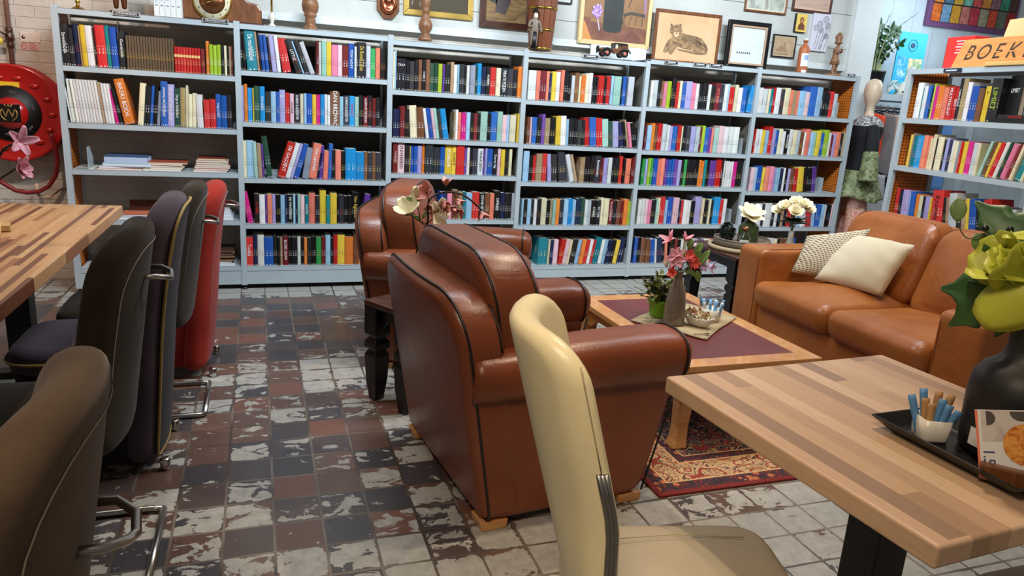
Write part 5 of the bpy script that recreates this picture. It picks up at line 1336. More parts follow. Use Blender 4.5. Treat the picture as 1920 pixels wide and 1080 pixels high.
lying(0, 0, z4, [(a0, a1-.02, .012, (206, 216, 226), (226, 226, 226)), (a0+.02, a1+.01, .010, (150, 170, 200), (226, 226, 226)), (a0+.04, a1+.03, .008, (190, 110, 80), (222, 222, 226))], namer('pile behind the long table, fourth shelf, leftmost bookcase'))
a0, a1 = xs(395, 417), xs(438, 417)
lying(0, 0, z4, [(a0, a1, .022, (200, 212, 222), (226, 226, 230)), (a0, a1-.01, .02, (214, 220, 226), (226, 226, 230)), (a0+.01, a1-.02, .018, (226, 226, 226), (222, 226, 230))], namer('white pile right of the red chair, fourth shelf'))
MB_ = MB().box(xs(236, 400), 5.40, z4, xs(325, 400), 5.43, z4+.10); o = MB_.build('frame_board', M['darkwood']); tag(o, 'brown wooden board standing behind the magazines on the fourth shelf', 'board')
z5 = ZS[1][4]
a0, a1 = xs(400, 495), xs(441, 495)
lying(0, 0, z5, [(a0-.05, a1, .016, (214, 220, 226), (222, 226, 230)), (a0-.04, a1-.02, .014, (216, 210, 190), (222, 214, 196))]+[(a0-.05+.01*(k % 3), a1-.01*(k % 2), .013, [(90, 56, 38), (120, 80, 56), (70, 46, 34)][k % 3], [(150, 116, 86), (110, 78, 56)][k % 2]) for k in range(6)], namer('brown pile on the bottom shelf of the leftmost bookcase'))
a0 = xs(178, 490)
lying(0, 0, z5, [(a0, a0+.2, .012, (150, 170, 120), (210, 210, 190)), (a0+.01, a0+.19, .012, (196, 190, 110), (216, 214, 196)), (a0, a0+.2, .012, (120, 150, 120), (220, 220, 200)), (a0+.01, a0+.2, .012, (206, 200, 170), (226, 220, 206))], namer('small pile below the long table, bottom shelf'))

# wire and plate bookends
def bookend(x, y, z, lab, tall=.26, plate=True):
    r = empty('bookend', (x, y, z+.001), 0, lab, 'bookend', 'steel bookends')
    if plate:
        MB().prism([(0, 0), (.16, 0), (.16, .05), (.08, .13), (0, .13)], -.001, .001, axis='x').build('plate', M['steel'], r)
        MB().box(-.07, 0, 0, 0, .16, .002).build('foot', M['steel'], r)
    else: MB().tube([(0, .02, 0), (0, .02, tall), (.0, .06, tall+.006), (0, .1, tall), (0, .1, 0)], .0028, 6).build('wire', M['brushed'], r)
bookend(at(222, 110, 1, YF).x, 5.215, ZS[1][0], 'wire bookend between blue and black books, top left shelf', .27, False)
bookend(at(1396, 205, 1, YF).x+.04, 5.22, ZS[5][1], 'grey plate bookend on the second shelf of the fifth bookcase')
bookend(at(1394, 340, 1, YF).x+.03, 5.22, ZS[5][2], 'grey plate bookend on the third shelf of the fifth bookcase')
bookend(at(1372, 415, 1, YF).x, 5.22, ZS[5][3], 'grey plate bookend on the fourth shelf of the fifth bookcase')
bookend(at(1545, 350, 1, YF).x, 5.22, ZS[6][2], 'grey plate bookend on the third shelf of the sixth bookcase')
bookend(at(1575, 210, 1, YF).x-.01, 5.22, ZS[6][0], 'grey plate bookend on the top shelf of the sixth bookcase')
bookend(at(1172, 490, 1, YF).x+.01, 5.22, ZS[4][4], 'grey plate bookend on the bottom shelf of the fourth bookcase')
bookend(at(181, 310, 1, YF).x-.05, 5.22, ZS[1][2]+.007, 'grey plate bookend left of the magazines, leftmost bookcase')

# ------------------------------------------------------------------ fire hose reel, pipe and notices on the left
rx, rz_ = PX(14, 213, 5.36)
hr = empty('fire_hose_reel', (rx, 5.46, rz_), 0, 'round red fire hose reel on the brick wall at the left', 'fire hose reel')
RR = .30
TR = Matrix.Rotation(pi/2, 4, 'X')
MB().lathe([(0, -.12), (RR, -.12), (RR, -.11), (RR*.82, -.10), (RR*.82, .0), (RR*.97, .01), (RR, .02), (RR*.99, .03), (RR*.94, .028), (RR*.84, .012), (RR*.5, .03), (0, .03)], 64, T=TR, caps=False).build('drum', M['redpaint'], hr)
for k in range(14):
    a_ = 2*pi*k/14; MB().sphere((RR*.73*math.cos(a_), -.022, RR*.73*math.sin(a_)), .020, 12, 8, (1.3, .45, .8)).build('dimple', M['redpaint'], hr)
MB().lathe([(0, .03), (RR*.56, .03), (RR*.56, .036), (0, .036)], 48, T=TR, caps=False).build('black_ring', M['blackm'], hr)
MB().lathe([(0, .036), (RR*.32, .036), (RR*.32, .042), (0, .042)], 40, T=TR, caps=False).build('hub_disc', M['redpaint'], hr)
MB().box(-.07, -.0432, -.055, .055, -.042, .055).build('emblem_ground', M['black'], hr)
text('W', .075, M['gold'], hr, axes_matrix((-.008, -.044, -.002), (1, 0, 0), (0, 0, 1)), 'emblem_letter')
mb = MB()
for s in (-1, 1): mb.tube([(-.008+s*.045*math.sin(q*.35), -.044, -.002-.045*math.cos(q*.35)) for q in range(1, 7)], .0035, 5)
mb.tube([(-.03, -.044, .043), (.014, -.044, .043)], .003, 5)
for x in (-.026, -.008, .010): mb.sphere((x, -.044, .05), .005)
mb.build('emblem_crown', M['gold'], hr)
for k in range(6):
    a_ = R(20+k*60); MB().box(-.018, -.0372, -.006, .018, -.036, .006, T=Matrix.Rotation(-a_, 4, 'Y') @ Matrix.Translation((RR*.44, 0, 0)) @ Matrix.Rotation(pi/2, 4, 'Y')).build('instruction_panel', cm((74, 74, 78)), hr)
xl, zl = PX(17, 160, 5.43)
MB().box(xl-rx-.055, -.034, zl-rz_-.025, xl-rx+.055, -.028, zl-rz_+.022).build('yellow_label', cm((240, 190, 40)), hr)
MB().box(-.04, -.0, -.08, .04, .14, .08).build('wall_bracket', M['redpaint'], hr)
pts = [PX(*q, 5.44) for q in [(98, 250), (105, 275), (108, 305), (103, 330), (90, 350), (72, 360), (50, 362), (28, 358), (10, 348), (-10, 335)]]
mb = MB(); P_ = [(x, 5.40+.06*min(1, k/3), z) for k, (x, z) in enumerate(pts)]
sm = []
for i in range(len(P_)-1):
    for t in (0, .33, .66): sm.append(tuple(P_[i][j]*(1-t)+P_[i+1][j]*t for j in range(3)))
mb.tube([(x-rx, y-5.46, z-rz_) for x, y, z in sm], .0135, 10); mb.build('hose', M['hose'], hr)
x, z = PX(80, 357, 5.5)
gd = empty('hose_guide', (x, 5.6, z), 0, 'cream roller hose guide fixed to the brick wall', 'hose guide')
MB().tube([(-.03, -.10, -.03), (-.03, -.10, .045)], .012, 10).build('roller', cm((222, 196, 166)), gd)
MB().tube([(-.02, -.11, -.04), (.05, -.11, -.04)], .012, 10).build('roller', cm((222, 196, 166)), gd)
MB().tube([(-.03, -.10, -.035), (.05, -.11, -.035), (.09, -.03, .0), (.14, 0, .0)], .006, 6).build('bracket', cm((150, 120, 100)), gd)
xp, _ = PX(17, 60, 5.56)
pp = empty('water_pipe', (xp, 5.56, 0), 0, 'old vertical water pipe with a valve above the fire hose reel', 'pipe')
_, zv = PX(20, 75, 5.56)
MB().tube([(0, 0, zv-.25), (0, 0, 2.6)], .014, 10).build('pipe', M['pipe'], pp)
MB().lathe([(.018, -.05), (.022, -.045), (.022, -.02), (.017, -.01), (.026, .0), (.026, .03), (.018, .04), (.022, .05), (.022, .07), (.016, .075)], 12, c=(0, 0, zv)).build('valve_body', M['darkwood'], pp)
MB().tube([(0, -.02, zv+.02), (-.03, -.04, zv+.04), (-.06, -.045, zv+.055)], .005, 6).build('lever', M['black'], pp)
MB().lathe([(0, -.003), (.022, -.003), (.022, .003), (0, .003)], 16, T=Matrix.Translation((-.045, -.05, zv-.01)) @ TR, caps=False).build('tag', cm((226, 206, 70)), pp)
xa, za = PX(38, 78, 5.59); xb, zb2 = PX(74, 62, 5.59)
o = bevel(MB().box(xa, 5.592, za, xb, 5.6, zb2).build('notice', cm((226, 206, 190))), .002); tag(o, 'blank whitish plate with a screw beside the water pipe', 'sign')
MB().lathe([(0, -.001), (.010, -.001), (.010, .003), (0, .003)], 12, T=Matrix.Translation((xa+.02, 5.59, (za+zb2)/2)) @ TR, caps=False).build('screw', M['brushed'], o)
xa, za = PX(38, 93, 5.59); xb, zb2 = PX(72, 80, 5.59)
o = MB().box(xa, 5.597, za, xb, 5.6, zb2).build('notice', cm((222, 190, 176))); tag(o, 'small no-smoking notice in red print below the blank plate', 'sign')
MB().tube([(xa+.022+.017*math.cos(q*.5), 5.5965, (za+zb2)/2+.017*math.sin(q*.5)) for q in range(13)], .0022, 5).build('red_ring', cm((190, 60, 50)), o)
MB().box(xa+.012, 5.5955, (za+zb2)/2-.002, xa+.032, 5.5965, (za+zb2)/2+.002).build('red_bar', cm((190, 60, 50)), o)
for k in range(4): MB().box(xa+.048, 5.5962, za+.008+k*.011, xb-.008-.01*(k % 2), 5.597, za+.012+k*.011).build('print_line', cm((190, 90, 80)), o)

# ------------------------------------------------------------------ petals, leaves, flowers
def petal(mb, L, W_, cup, curl, T, n=7, m=5, tip=.5, wav=0, pw=.8):
    """petal from the origin along +x, cupping up (+z), curling back at the tip"""
    v = []; f = []
    for i in range(n+1):
        t = i/n; w = W_*math.sin(pi*min(1, t**tip*.93+.03))**pw*.5
        ang = cup+curl*t
        x = L*t*math.cos(cup+curl*t*.5); z = L*t*math.sin(cup+curl*t*.5)
        for j in range(m+1):
            s = j/m*2-1
            v.append((x, w*s, z+w*.35*s*s+wav*math.sin(7*t+s*4)*w))
    for i in range(n):
        for j in range(m): a = i*(m+1)+j; f.append((a, a+1, a+m+2, a+m+1))
    mb.add(v, f, True, T)
def solid(o, t=.0008):
    m = o.modifiers.new('thickness', 'SOLIDIFY'); m.thickness = t; m.offset = 0; return o
def aim(loc, d, roll=0):
    """matrix at loc whose local z points along d"""
    q = Vector(d).to_track_quat('Z', 'Y'); return Matrix.Translation(loc) @ q.to_matrix().to_4x4() @ Matrix.Rotation(roll, 4, 'Z')
def bloom(mb, loc, d, n, L, W_, cup, curl, rr, layers=1, shrink=.75, tip=.5, wav=0, dcup=.35, pw=.8):
    for l in range(layers):
        for k in range(n):
            T_ = aim(loc, d) @ Matrix.Rotation(2*pi*(k+.5*l)/n+rr.uniform(-.15, .15), 4, 'Z')
            petal(mb, L*shrink**l*rr.uniform(.92, 1.08), W_*shrink**l, cup+dcup*l, curl, T_, tip=tip, wav=wav, pw=pw)
def leafT(mb, loc, d, up, L, W_, bend=.4, lobes=False):
    """leaf at loc growing along d"""
    d = Vector(d).normalized(); s = d.cross(Vector(up)).normalized(); u = s.cross(d)
    M4 = Matrix((d, s, u)).transposed().to_4x4(); M4.translation = Vector(loc)
    n, m = (22 if lobes else 8), 4; v = []; f = []
    for i in range(n+1):
        t = i/n
        if lobes: w = W_*.5*(.30+.95*max(0, 1-abs(t-.26)/.20)**1.0*.75+.30*max(0, 1-abs(t-.60)/.16)+.35*math.sin(pi*min(1, .1+t)))*(1-t)**.35*(1 if t > .02 else .3)
        else: w = W_*.5*math.sin(pi*min(.999, .04+.96*t))**.75
        for j in range(m+1):
            q = j/m*2-1
            v.append((L*t*math.cos(bend*t), w*q, -L*t*math.sin(bend*t)*.6+abs(q)*w*.22))
    for i in range(n):
        for j in range(m): a = i*(m+1)+j; f.append((a, a+1, a+m+2, a+m+1))
    mb.add(v, f, True, M4)
def curve_pts(pts, k=6):
    P = [Vector(p) for p in pts]; out = []
    for i in range(len(P)-1):
        p0 = P[max(i-1, 0)]; p1 = P[i]; p2 = P[i+1]; p3 = P[min(i+2, len(P)-1)]
        for j in range(k):
            t = j/k; out.append(.5*((2*p1)+(p2-p0)*t+(2*p0-5*p1+4*p2-p3)*t*t+(3*p1-p0-3*p2+p3)*t**3))
    out.append(P[-1]); return out
rf = random.Random(11)

# black bottle vase with artificial flowers on the oak table
tz = .751
def holder(name, loc, label, cat, rz=0, group=None): return empty(name, loc, rz, label, cat, group)
TRC = Vector((1.325, .945, tz)); TRZ = R(-88)
trr = holder('tray', TRC, 'rectangular black tray with raised rims on the oak table', 'tray', TRZ)
L_, W2 = .33, .19
mb = MB(); v = []; f = []
prof = [(0, 0, 0), (-.02, -.02, .0), (.0, .0, .028), (-.008, -.008, .030), (-.028, -.028, .006)]
rings = []
for (ex, ey, z) in [(-.035, -.03, 0), (0, 0, .028), (-.006, -.006, .030), (-.034, -.03, .006)]:
    rings.append([(s1*(L_/2+ex), s2*(W2/2+ey), z) for s1, s2 in ((-1, -1), (1, -1), (1, 1), (-1, 1))])
for r_ in rings: v += r_
for i in range(3):
    for k in range(4): f.append((i*4+k, i*4+(k+1) % 4, i*4+4+(k+1) % 4, i*4+4+k))
f += [(3, 2, 1, 0), (12, 13, 14, 15)]
mb.add(v, f); bevel(mb.build('dish', M['black'], trr), .003, 3)
Mt = Matrix.Translation(TRC) @ Matrix.Rotation(TRZ, 4, 'Z')
def ont(x, y, z=.0075): return Mt @ Vector((x, y, z))
VB = Vector((1.40, .93, tz+.0075))
vb = holder('vase', VB, 'matt black bottle-shaped vase on the black tray', 'vase')
MB().lathe([(0, 0), (.074, 0), (.083, .006), (.086, .05), (.088, .125), (.084, .155), (.070, .178), (.052, .192), (.042, .205), (.038, .225), (.037, .27), (.039, .29), (.042, .303), (.040, .305), (.034, .29), (.032, .21), (0, .21)], 48, caps=False).build('body', M['blackm'], vb)
lab = curved_label(vb, .0868, .022, .058, -192, -132, M['paper'])
text('L', .013, M['black'], vb, axes_matrix((.0874*math.cos(R(-160)), .0874*math.sin(R(-160)), .046), (math.cos(R(-70)), math.sin(R(-70)), 0), (0, 0, 1)), 'label_text')
text('NI', .013, M['black'], vb, axes_matrix((.0872*math.cos(R(-162)), .0872*math.sin(R(-162)), .032), (math.cos(R(-72)), math.sin(R(-72)), 0), (0, 0, 1)), 'label_text')
bq = holder('flower_bouquet', VB+Vector((0, 0, .295)), 'artificial lime-green flowers with dark ivy leaves in the black vase', 'flowers')
# camera-side directions: r = right, u = up as seen standing at the table's left
RGT = Vector((.56, -.83, 0)).normalized(); FWD = Vector((.83, .56, 0)).normalized(); UP = Vector((0, 0, 1))
def q_(a, b, c=0): return RGT*a+UP*b+FWD*c
mb = MB()
for a, b, c in ((-.06, .07, -.03), (-.05, .14, .0), (.0, .15, 0), (.05, .14, 0), (.07, .1, 0), (-.07, .0, -.03), (.02, .18, .02)):
    mb.tube(curve_pts([q_(0, -.2, 0), q_(0, -.02, 0), q_(a*.4, b*.6, c), q_(a, b, c)]), .0022, 6)
mb.tube(curve_pts([q_(-.05, .11, 0), q_(-.1, .14, -.01), q_(-.14, .12, -.01), (q_(-.165, .15, -.01))]), .0013, 5)
mb.build('stems', M['gstem'], bq)
mb = MB()
for (a, b, c, da, db, dc, L, Ww) in ((-.05, .12, .0, -.75, .62, .1, .13, .10), (-.0, .15, .03, -.25, .9, .1, .10, .06), (-.05, .02, .02, -.8, -.1, .2, .15, .12), (-.06, .02, .0, -.55, -.55, .0, .13, .10),
        (-.03, .02, .01, -.25, -.75, -.1, .10, .08), (-.03, .13, .0, .75, -.2, -.3, .13, .12), (.04, .14, .0, .7, .5, 0, .10, .06), (.06, .10, 0, .9, .1, 0, .09, .06), (.05, .02, -.02, .6, -.5, -.2, .10, .07), (.0, .09, .03, .4, .5, .4, .14, .10), (.02, .05, .05, .7, .1, .5, .13, .1)):
    leafT(mb, q_(a, b, c), q_(da, db, dc), q_(.1, .3, -1), L, Ww, .35, True)
solid(mb.build('leaves', M['leaf2'], bq), .0009)
mb = MB()
for (a, b, c, da, db, dc, L, Ww) in ((-.165, .15, 0, -.1, .9, 0, .05, .03), (-.13, .13, 0, .5, -.6, 0, .04, .035), (.10, .13, 0, .9, .2, 0, .05, .03)):
    leafT(mb, q_(a, b, c), q_(da, db, dc), q_(.1, .3, -1), L, Ww, .35, False)
solid(mb.build('small_leaves', M['leafl'], bq), .0009)
mb = MB(); bloom(mb, q_(-.025, .06, -.02), q_(-.75, .45, -.45), 4, .105, .10, 1.18, -.25, rf, 2, .8, .8, .06, pw=.5); solid(mb.build('lime_bloom', M['lime'], bq))
mb = MB(); M4p = Matrix((q_(-.75, -.66, 0).normalized(), q_(.66, -.75, 0).normalized(), q_(0, 0, 1))).transposed().to_4x4(); M4p.translation = q_(-.005, .05, -.07); petal(mb, .115, .10, -.1, .3, M4p, tip=.9, pw=.45); petal(mb, .09, .05, .4, .3, aim(q_(-.02, .06, -.05), q_(-.2, .2, -.9)) @ Matrix.Rotation(.6, 4, 'Z'), tip=.5)
petal(mb, .085, .05, .0, -.2, aim(q_(0, .14, -.04), q_(.1, .9, -.3)) @ Matrix.Rotation(3, 4, 'Z'), tip=.5); petal(mb, .05, .035, 1.0, -.3, aim(q_(.03, .04, -.05), q_(.3, .4, -.8)), tip=.5)
solid(mb.build('lime_petals', M['lime'], bq))
MB().sphere(q_(-.115, .145, -.02), .007).build('berry', M['black'], bq); MB().sphere(q_(-.075, .15, -.03), .0065).build('berry', M['black'], bq)
# cup of sugar sticks
CPp = Vector((1.30, 1.02, tz+.0075))
def cup(name, loc, rz, h, w0, w1, label, mat=M['white_ceramic']):
    r = empty(name, loc, rz, label, 'cup')
    mb = MB(); v = []; f = []; n = 0
    rings = [(w0, 0), (w0+.002, .004), (w1, h), (w1-.004, h), (w0-.002, .006)]
    for w, z in rings: v += [(p.x, p.y, z) for p in rrect(w*2, w*2, w*.45, step=.5, seg=4)]
    K = len(v)//len(rings)
    for i in range(len(rings)-1):
        for k in range(K): f.append((i*K+k, i*K+(k+1) % K, i*K+K+(k+1) % K, i*K+K+k))
    f += [tuple(range(K))[::-1], tuple((len(rings)-1)*K+k for k in range(K))]
    mb.add(v, f, True); mb.build('cup_wall', mat, r); return r
def stick(loc, d, L, w, mat, label, group, rz=0):
    """paper sachet: a slim pillow with flat crimped ends"""
    mb = MB(); v = []; f = []; n = 8
    for i in range(n+1):
        t = i/n; th = .0028*math.sin(pi*t)**.5+.0003; wd = w*(1.0-.12*math.sin(pi*t))
        for a_, b_ in ((-1, -1), (1, -1), (1, 1), (-1, 1)): v.append((a_*wd/2, b_*th, L*t))
    for i in range(n):
        for k in range(4): f.append((i*4+k, i*4+(k+1) % 4, i*4+4+(k+1) % 4, i*4+4+k))
    f += [(3, 2, 1, 0), tuple(n*4+k for k in range(4))]
    zz_ = Vector(d).normalized(); xx = Vector((.62, -.78, 0)); xx = (Matrix.Rotation(rz, 3, 'Z') @ xx); yy_ = zz_.cross(xx).normalized(); xx = yy_.cross(zz_)
    M4 = Matrix((xx, yy_, zz_)).transposed().to_4x4(); M4.translation = Vector(loc)
    mb.add(v, f, True); o = mb.build('sugar_stick', mat); o.matrix_world = M4
    return tag(o, label, 'sugar stick', group)
cup('sugar_cup', CPp, R(-20), .047, .026, .031, 'square white ceramic cup with sugar sticks on the black tray')
k = 0
for (a, b, da, lab, mt) in ((-.018, -.012, -.35, 'leftmost', M['blue_paper']), (-.010, -.006, -.12, 'second', M['kraft']), (-.002, -.014, -.05, 'third', M['kraft']), (.004, -.006, .1, 'fourth', M['blue_paper']), (.011, -.012, .2, 'fifth', M['blue_paper']), (.018, -.006, .38, 'rightmost', M['blue_paper'])):
    p = CPp+q_(a, .008, b); stick(p, q_(da, 1, 0), .082-.006*(k % 3), .0155, mt, '%s front %s sugar stick in the cup on the black tray' % (lab, 'blue' if mt is M['blue_paper'] else 'brown'), 'sugar sticks on the black tray', .3); k += 1
for (a, da, lab, mt) in ((-.012, -.2, 'left', M['blue_paper']), (.0, 0, 'middle', M['kraft']), (.010, .15, 'right', M['kraft'])):
    stick(CPp+q_(a, .008, .012), q_(da, 1, .1), .088, .0155, mt, '%s %s sugar stick in the back of the cup on the black tray' % (lab, 'blue' if mt is M['blue_paper'] else 'brown'), 'sugar sticks on the black tray', .3)
# menu card in a wooden block
CD = Vector((1.285, .838, tz+.0075))
wbk = empty('card_holder', CD, R(-48), 'small slotted wooden block holding the menu card on the tray', 'card holder')
bevel(MB().box(-.045, -.018, 0, .045, .018, .03).build('block', M['walnut'], wbk), .003)
cdr = empty('menu_card', CD+Vector((0, 0, .018)), R(-48), 'menu card with a food photograph standing in the wooden block on the black tray', 'menu card')
cdr.rotation_euler.y = R(-14)
MB().box(-.045, -.0008, 0, .055, .0008, .12).build('card', M['paper'], cdr)
MB().box(-.045, -.0012, 0, -.041, -.0008, .12).build('orange_edge', cm((236, 130, 96)), cdr)
MB().box(-.036, -.0012, .06, .055, -.0008, .12).build('photo_table', artmat('marble_print', [(170, 160, 156), (210, 202, 196), (190, 182, 176)], 20), cdr)
mb = MB(); mb.prism([(.03+.027*math.cos(t*.4)*1.3, .055+.04*math.sin(t*.4)) for t in range(16)], -.0018, -.0012, axis='y'); mb.build('photo_food', artmat('food_print', [(150, 60, 26), (206, 112, 40), (236, 170, 80), (196, 90, 40)], 60), cdr)
for cx, cz, rr_ in ((-.028, .105, .014), (.026, .118, .018)):
    z_ = [(cx+rr_*math.cos(R(a_)), cz+rr_*math.sin(R(a_))) for a_ in range(180, 361, 20)] if cz > .11 else [(cx+rr_*math.cos(R(a_)), cz+rr_*math.sin(R(a_))) for a_ in range(-90, 91, 20)]
    mb = MB(); mb.prism(z_, -.0019, -.0012, axis='y'); mb.build('photo_bowl', cm((84, 80, 76)), cdr)
text('1.5', .026, cm((60, 76, 110)), cdr, axes_matrix((-.028, -.0014, .03), (0, 0, -1), (1, 0, 0)), 'price')

# left table: wooden tray, glass, card and magnolia branches
lt = empty('serving_tray', (-1.12, 3.27, .751), R(14), 'light wooden tray with a tab handle on the long table', 'tray')
mb = soft_box(-.16, -.13, 0, .16, .13, .03, .008); mb.build('board', cm((206, 166, 106)), lt)
bevel(MB().box(.155, .04, .002, .19, .11, .026).build('handle', cm((190, 150, 92)), lt), .002)
mc = empty('menu_card', (-1.20, 3.28, .783), R(8), 'dark menu card with a food picture on the wooden tray at the left edge', 'menu card')
mc.rotation_euler.x = R(-12)
MB().prism([(-.12, 0), (.10, 0), (.0, .18), (-.12, .18)], -.001, .001, axis='y').build('card', cm((34, 26, 24)), mc)
MB().prism([(-.12, .05), (.068, .05), (-.0, .17), (-.12, .17)], -.0016, -.001, axis='y').build('photo', artmat('grill_print', [(40, 24, 20), (120, 56, 30), (206, 112, 50), (60, 36, 28)], 26), mc)
text('SMAKELIJK', .022, M['paper'], mc, axes_matrix((.01, -.0018, .032), (1, 0, 0), (0, 0, 1)), sx=.8)
gl = empty('sugar_cup', (-1.165, 3.17, .782), 0, 'white cup with a blue sachet on the wooden tray at the left edge', 'cup')
MB().lathe([(0, 0), (.03, 0), (.036, .06), (.033, .06), (.028, .006), (0, .006)], 24, caps=False).build('cup_wall', M['white_ceramic'], gl)
stick(Vector((-1.155, 3.17, .79)), (.05, 0, 1), .10, .03, M['blue_paper'], 'wide blue sachet in the cup on the wooden tray', None, .1)
mg = empty('magnolia_branch', (-1.30, 3.28, .782), 0, 'pink magnolia branch reaching in from the left edge, before the hose reel', 'flowers')
def rel(px, py, Y, o): p = at(px, py, 1, Y); return p-Vector(o)
o_ = (-1.30, 3.28, .782); Y_ = 3.15
b0 = rel(0, 262, Y_, o_); b1 = rel(26, 276, Y_, o_); f1 = rel(36, 266, Y_, o_); c0 = rel(0, 335, Y_, o_); c1 = rel(30, 316, Y_, o_)
base = rel(-60, 400, Y_, o_); base.z = .02
mb = MB(); mb.tube(curve_pts([base, rel(-30, 350, Y_, o_), rel(-5, 300, Y_, o_), rel(10, 278, Y_, o_), f1]), .005, 7); mb.tube(curve_pts([rel(-30, 350, Y_, o_), c0, c1]), .004, 7)
mb.build('stems', M['stem'], mg)
mb = MB(); bloom(mb, f1, (.5, -.5, .1), 5, .062, .032, .6, -.5, rf, 1, tip=.7, pw=.6); bloom(mb, c1, (.8, -.3, .1), 6, .056, .034, .85, -.4, rf, 2, .8, .7, pw=.6); solid(mb.build('blossoms', M['ppetal'], mg))
vz = empty('vase', (-1.30, 3.28, .751), 0, 'hidden vase', 'vase'); bpy.data.objects.remove(vz)
vz = MB().lathe([(0, 0), (.05, 0), (.055, .03), (.03, .10), (.025, .12), (0, .12)], 24, caps=False).build('vase', M['blackm'], None, (-1.36, 3.28, .781)); tag(vz, 'dark vase of the magnolia branch at the left edge of the tray', 'vase')

# ------------------------------------------------------------------ coffee table still life
cz = ZC+.0005
CZ = lambda px, py: at(px, py, 2, cz+.004)
c1 = [CZ(1183, 600), CZ(1325, 636), CZ(1378, 596), CZ(1275, 565)]
mb = MB(); N = 14; v = []; f = []
cc = sum(c1, Vector())/4
for side in (0, 1):
    for i in range(N+1):
        for j in range(N+1):
            u, w = i/N, j/N; p = c1[0]*(1-u)*(1-w)+c1[1]*u*(1-w)+c1[2]*u*w+c1[3]*(1-u)*w
            e_ = 1+.03*math.sin(9*u+5*w)*(1 if min(u, w, 1-u, 1-w) < .08 else 0)
            z = cz+.0015+.004*max(0, math.sin(u*7+w*4)*math.sin(w*8-u*3))*(1-side)+(.0035 if side == 0 else 0)
            q = cc+(p-cc)*e_; v.append((q.x-cc.x, q.y-cc.y, z-cz))
K = (N+1)**2
for s in (0, 1):
    for i in range(N):
        for j in range(N):
            a_ = s*K+i*(N+1)+j; q = (a_, a_+1, a_+N+2, a_+N+1); f.append(q if s == 0 else q[::-1])
bd = [i*(N+1) for i in range(N+1)]+[N*(N+1)+j for j in range(1, N+1)]+[i*(N+1)+N for i in range(N-1, -1, -1)]+[j for j in range(N-1, 0, -1)]
for a_, b_ in zip(bd, bd[1:]+bd[:1]): f.append((a_, b_, K+b_, K+a_))
mb.add(v, f, True); o = mb.build('burlap_cloth', M['burlap'], None, (cc.x, cc.y, cz)); tag(o, 'square burlap cloth on the coffee table under the vase and pots', 'cloth')
cz2 = cz+.0095
def CP(px, py): return at(px, py, 2, cz2)
# plant pot
p = CP(1234, 592)
pot = holder('plant_pot', p, 'lime green plastic pot on the burlap cloth', 'plant pot')
MB().lathe([(0, 0), (.042, 0), (.044, .003), (.052, .068), (.056, .070), (.057, .088), (.053, .088), (.050, .07), (.04, .06), (0, .06)], 36, caps=False).build('pot_wall', M['lime_pot'], pot)
sh_ = holder('potted_shrub', p+Vector((0, 0, .075)), 'small bushy variegated plant growing in the lime green pot', 'plant')
mb = MB(); mb2 = MB()
for k in range(54):
    a_ = rf.uniform(0, 2*pi); e_ = rf.uniform(.15, 1.4); L = rf.uniform(.08, .15)
    d = Vector((math.cos(a_)*math.cos(e_), math.sin(a_)*math.cos(e_), math.sin(e_)))
    mb2.tube([(0, 0, -.01), d*L*.5+Vector((0, 0, .01)), d*L], .0012, 4)
    for j in range(12):
        t = .35+.65*j/11; a2 = rf.uniform(0, 6.3); dd = (d+Vector((math.cos(a2), math.sin(a2), rf.uniform(-.4, .6)))*.9).normalized()
        leafT(mb, d*L*t, dd, (.1, .2, 1), rf.uniform(.018, .028), rf.uniform(.015, .022), .3)
mb2.build('stems', M['gstem'], sh_)
lv = NT('variegated_leaves'); lo = lv.obj(); lv.col(lv.ramp(lv.noise(lo, 38, 3, .6), [(.34, rgb(34, 48, 26)), (.5, rgb(92, 104, 52)), (.66, rgb(196, 190, 116))])); lv.rough(.55)
mb.build('leaves', lv.m, sh_, fix=False)
# grey bottle vase
p = CP(1262, 606)
gv = holder('vase', p, 'tall grey glazed bottle vase on the coffee table', 'vase')
MB().lathe([(0, 0), (.048, 0), (.052, .006), (.051, .05), (.047, .12), (.040, .165), (.028, .20), (.020, .225), (.018, .245), (.021, .25), (.022, .262), (.018, .264), (.014, .25), (.014, .2), (0, .2)], 44, caps=False).build('body', M['grey_ceramic'], gv)
fb = holder('flower_bouquet', p+Vector((0, 0, .25)), 'mixed pink, coral and lilac bouquet in the grey vase', 'flowers')
R2 = Vector((.82, -.57, 0)).normalized(); F2 = Vector((.57, .82, 0))
def w_(a, b, c=0): return R2*a+UP*b+F2*c
# picture offsets: one pixel is about 2.3 mm here
def bo(px, py, c=0): return w_((px-1279)*.00195, (510-py)*.00205, c)
heads = dict(pink1=bo(1249, 440, 0), pink2=bo(1283, 437, .01), big=bo(1270, 475, -.03), coral=bo(1300, 467, 0), coral2=bo(1313, 483, .0), rose=bo(1266, 508, -.03), rose2=bo(1266, 493, -.02), lil1=bo(1333, 490, .02), lil2=bo(1345, 487, .0), spr=bo(1248, 492, .0), lf1=bo(1297, 447, 0), lf2=bo(1312, 450, 0))
mb = MB()
for h_ in heads.values(): mb.tube(curve_pts([w_(0, -.14), w_(0, -.01), h_*.55+w_(0, .02), h_]), .0016, 5)
mb.build('stems', M['gstem'], fb)
mb = MB(); bloom(mb, heads['pink1'], w_(-.4, .7, -.5), 4, .06, .024, .9, -.5, rf, 1, tip=.6); petal(mb, .07, .022, .1, -.1, aim(heads['pink1'], w_(-1, -.1, -.2)) @ Matrix.Rotation(1.5, 4, 'Z')); bloom(mb, heads['pink2'], w_(.3, .9, -.3), 4, .05, .022, 1.1, -.4, rf, 1, tip=.6)
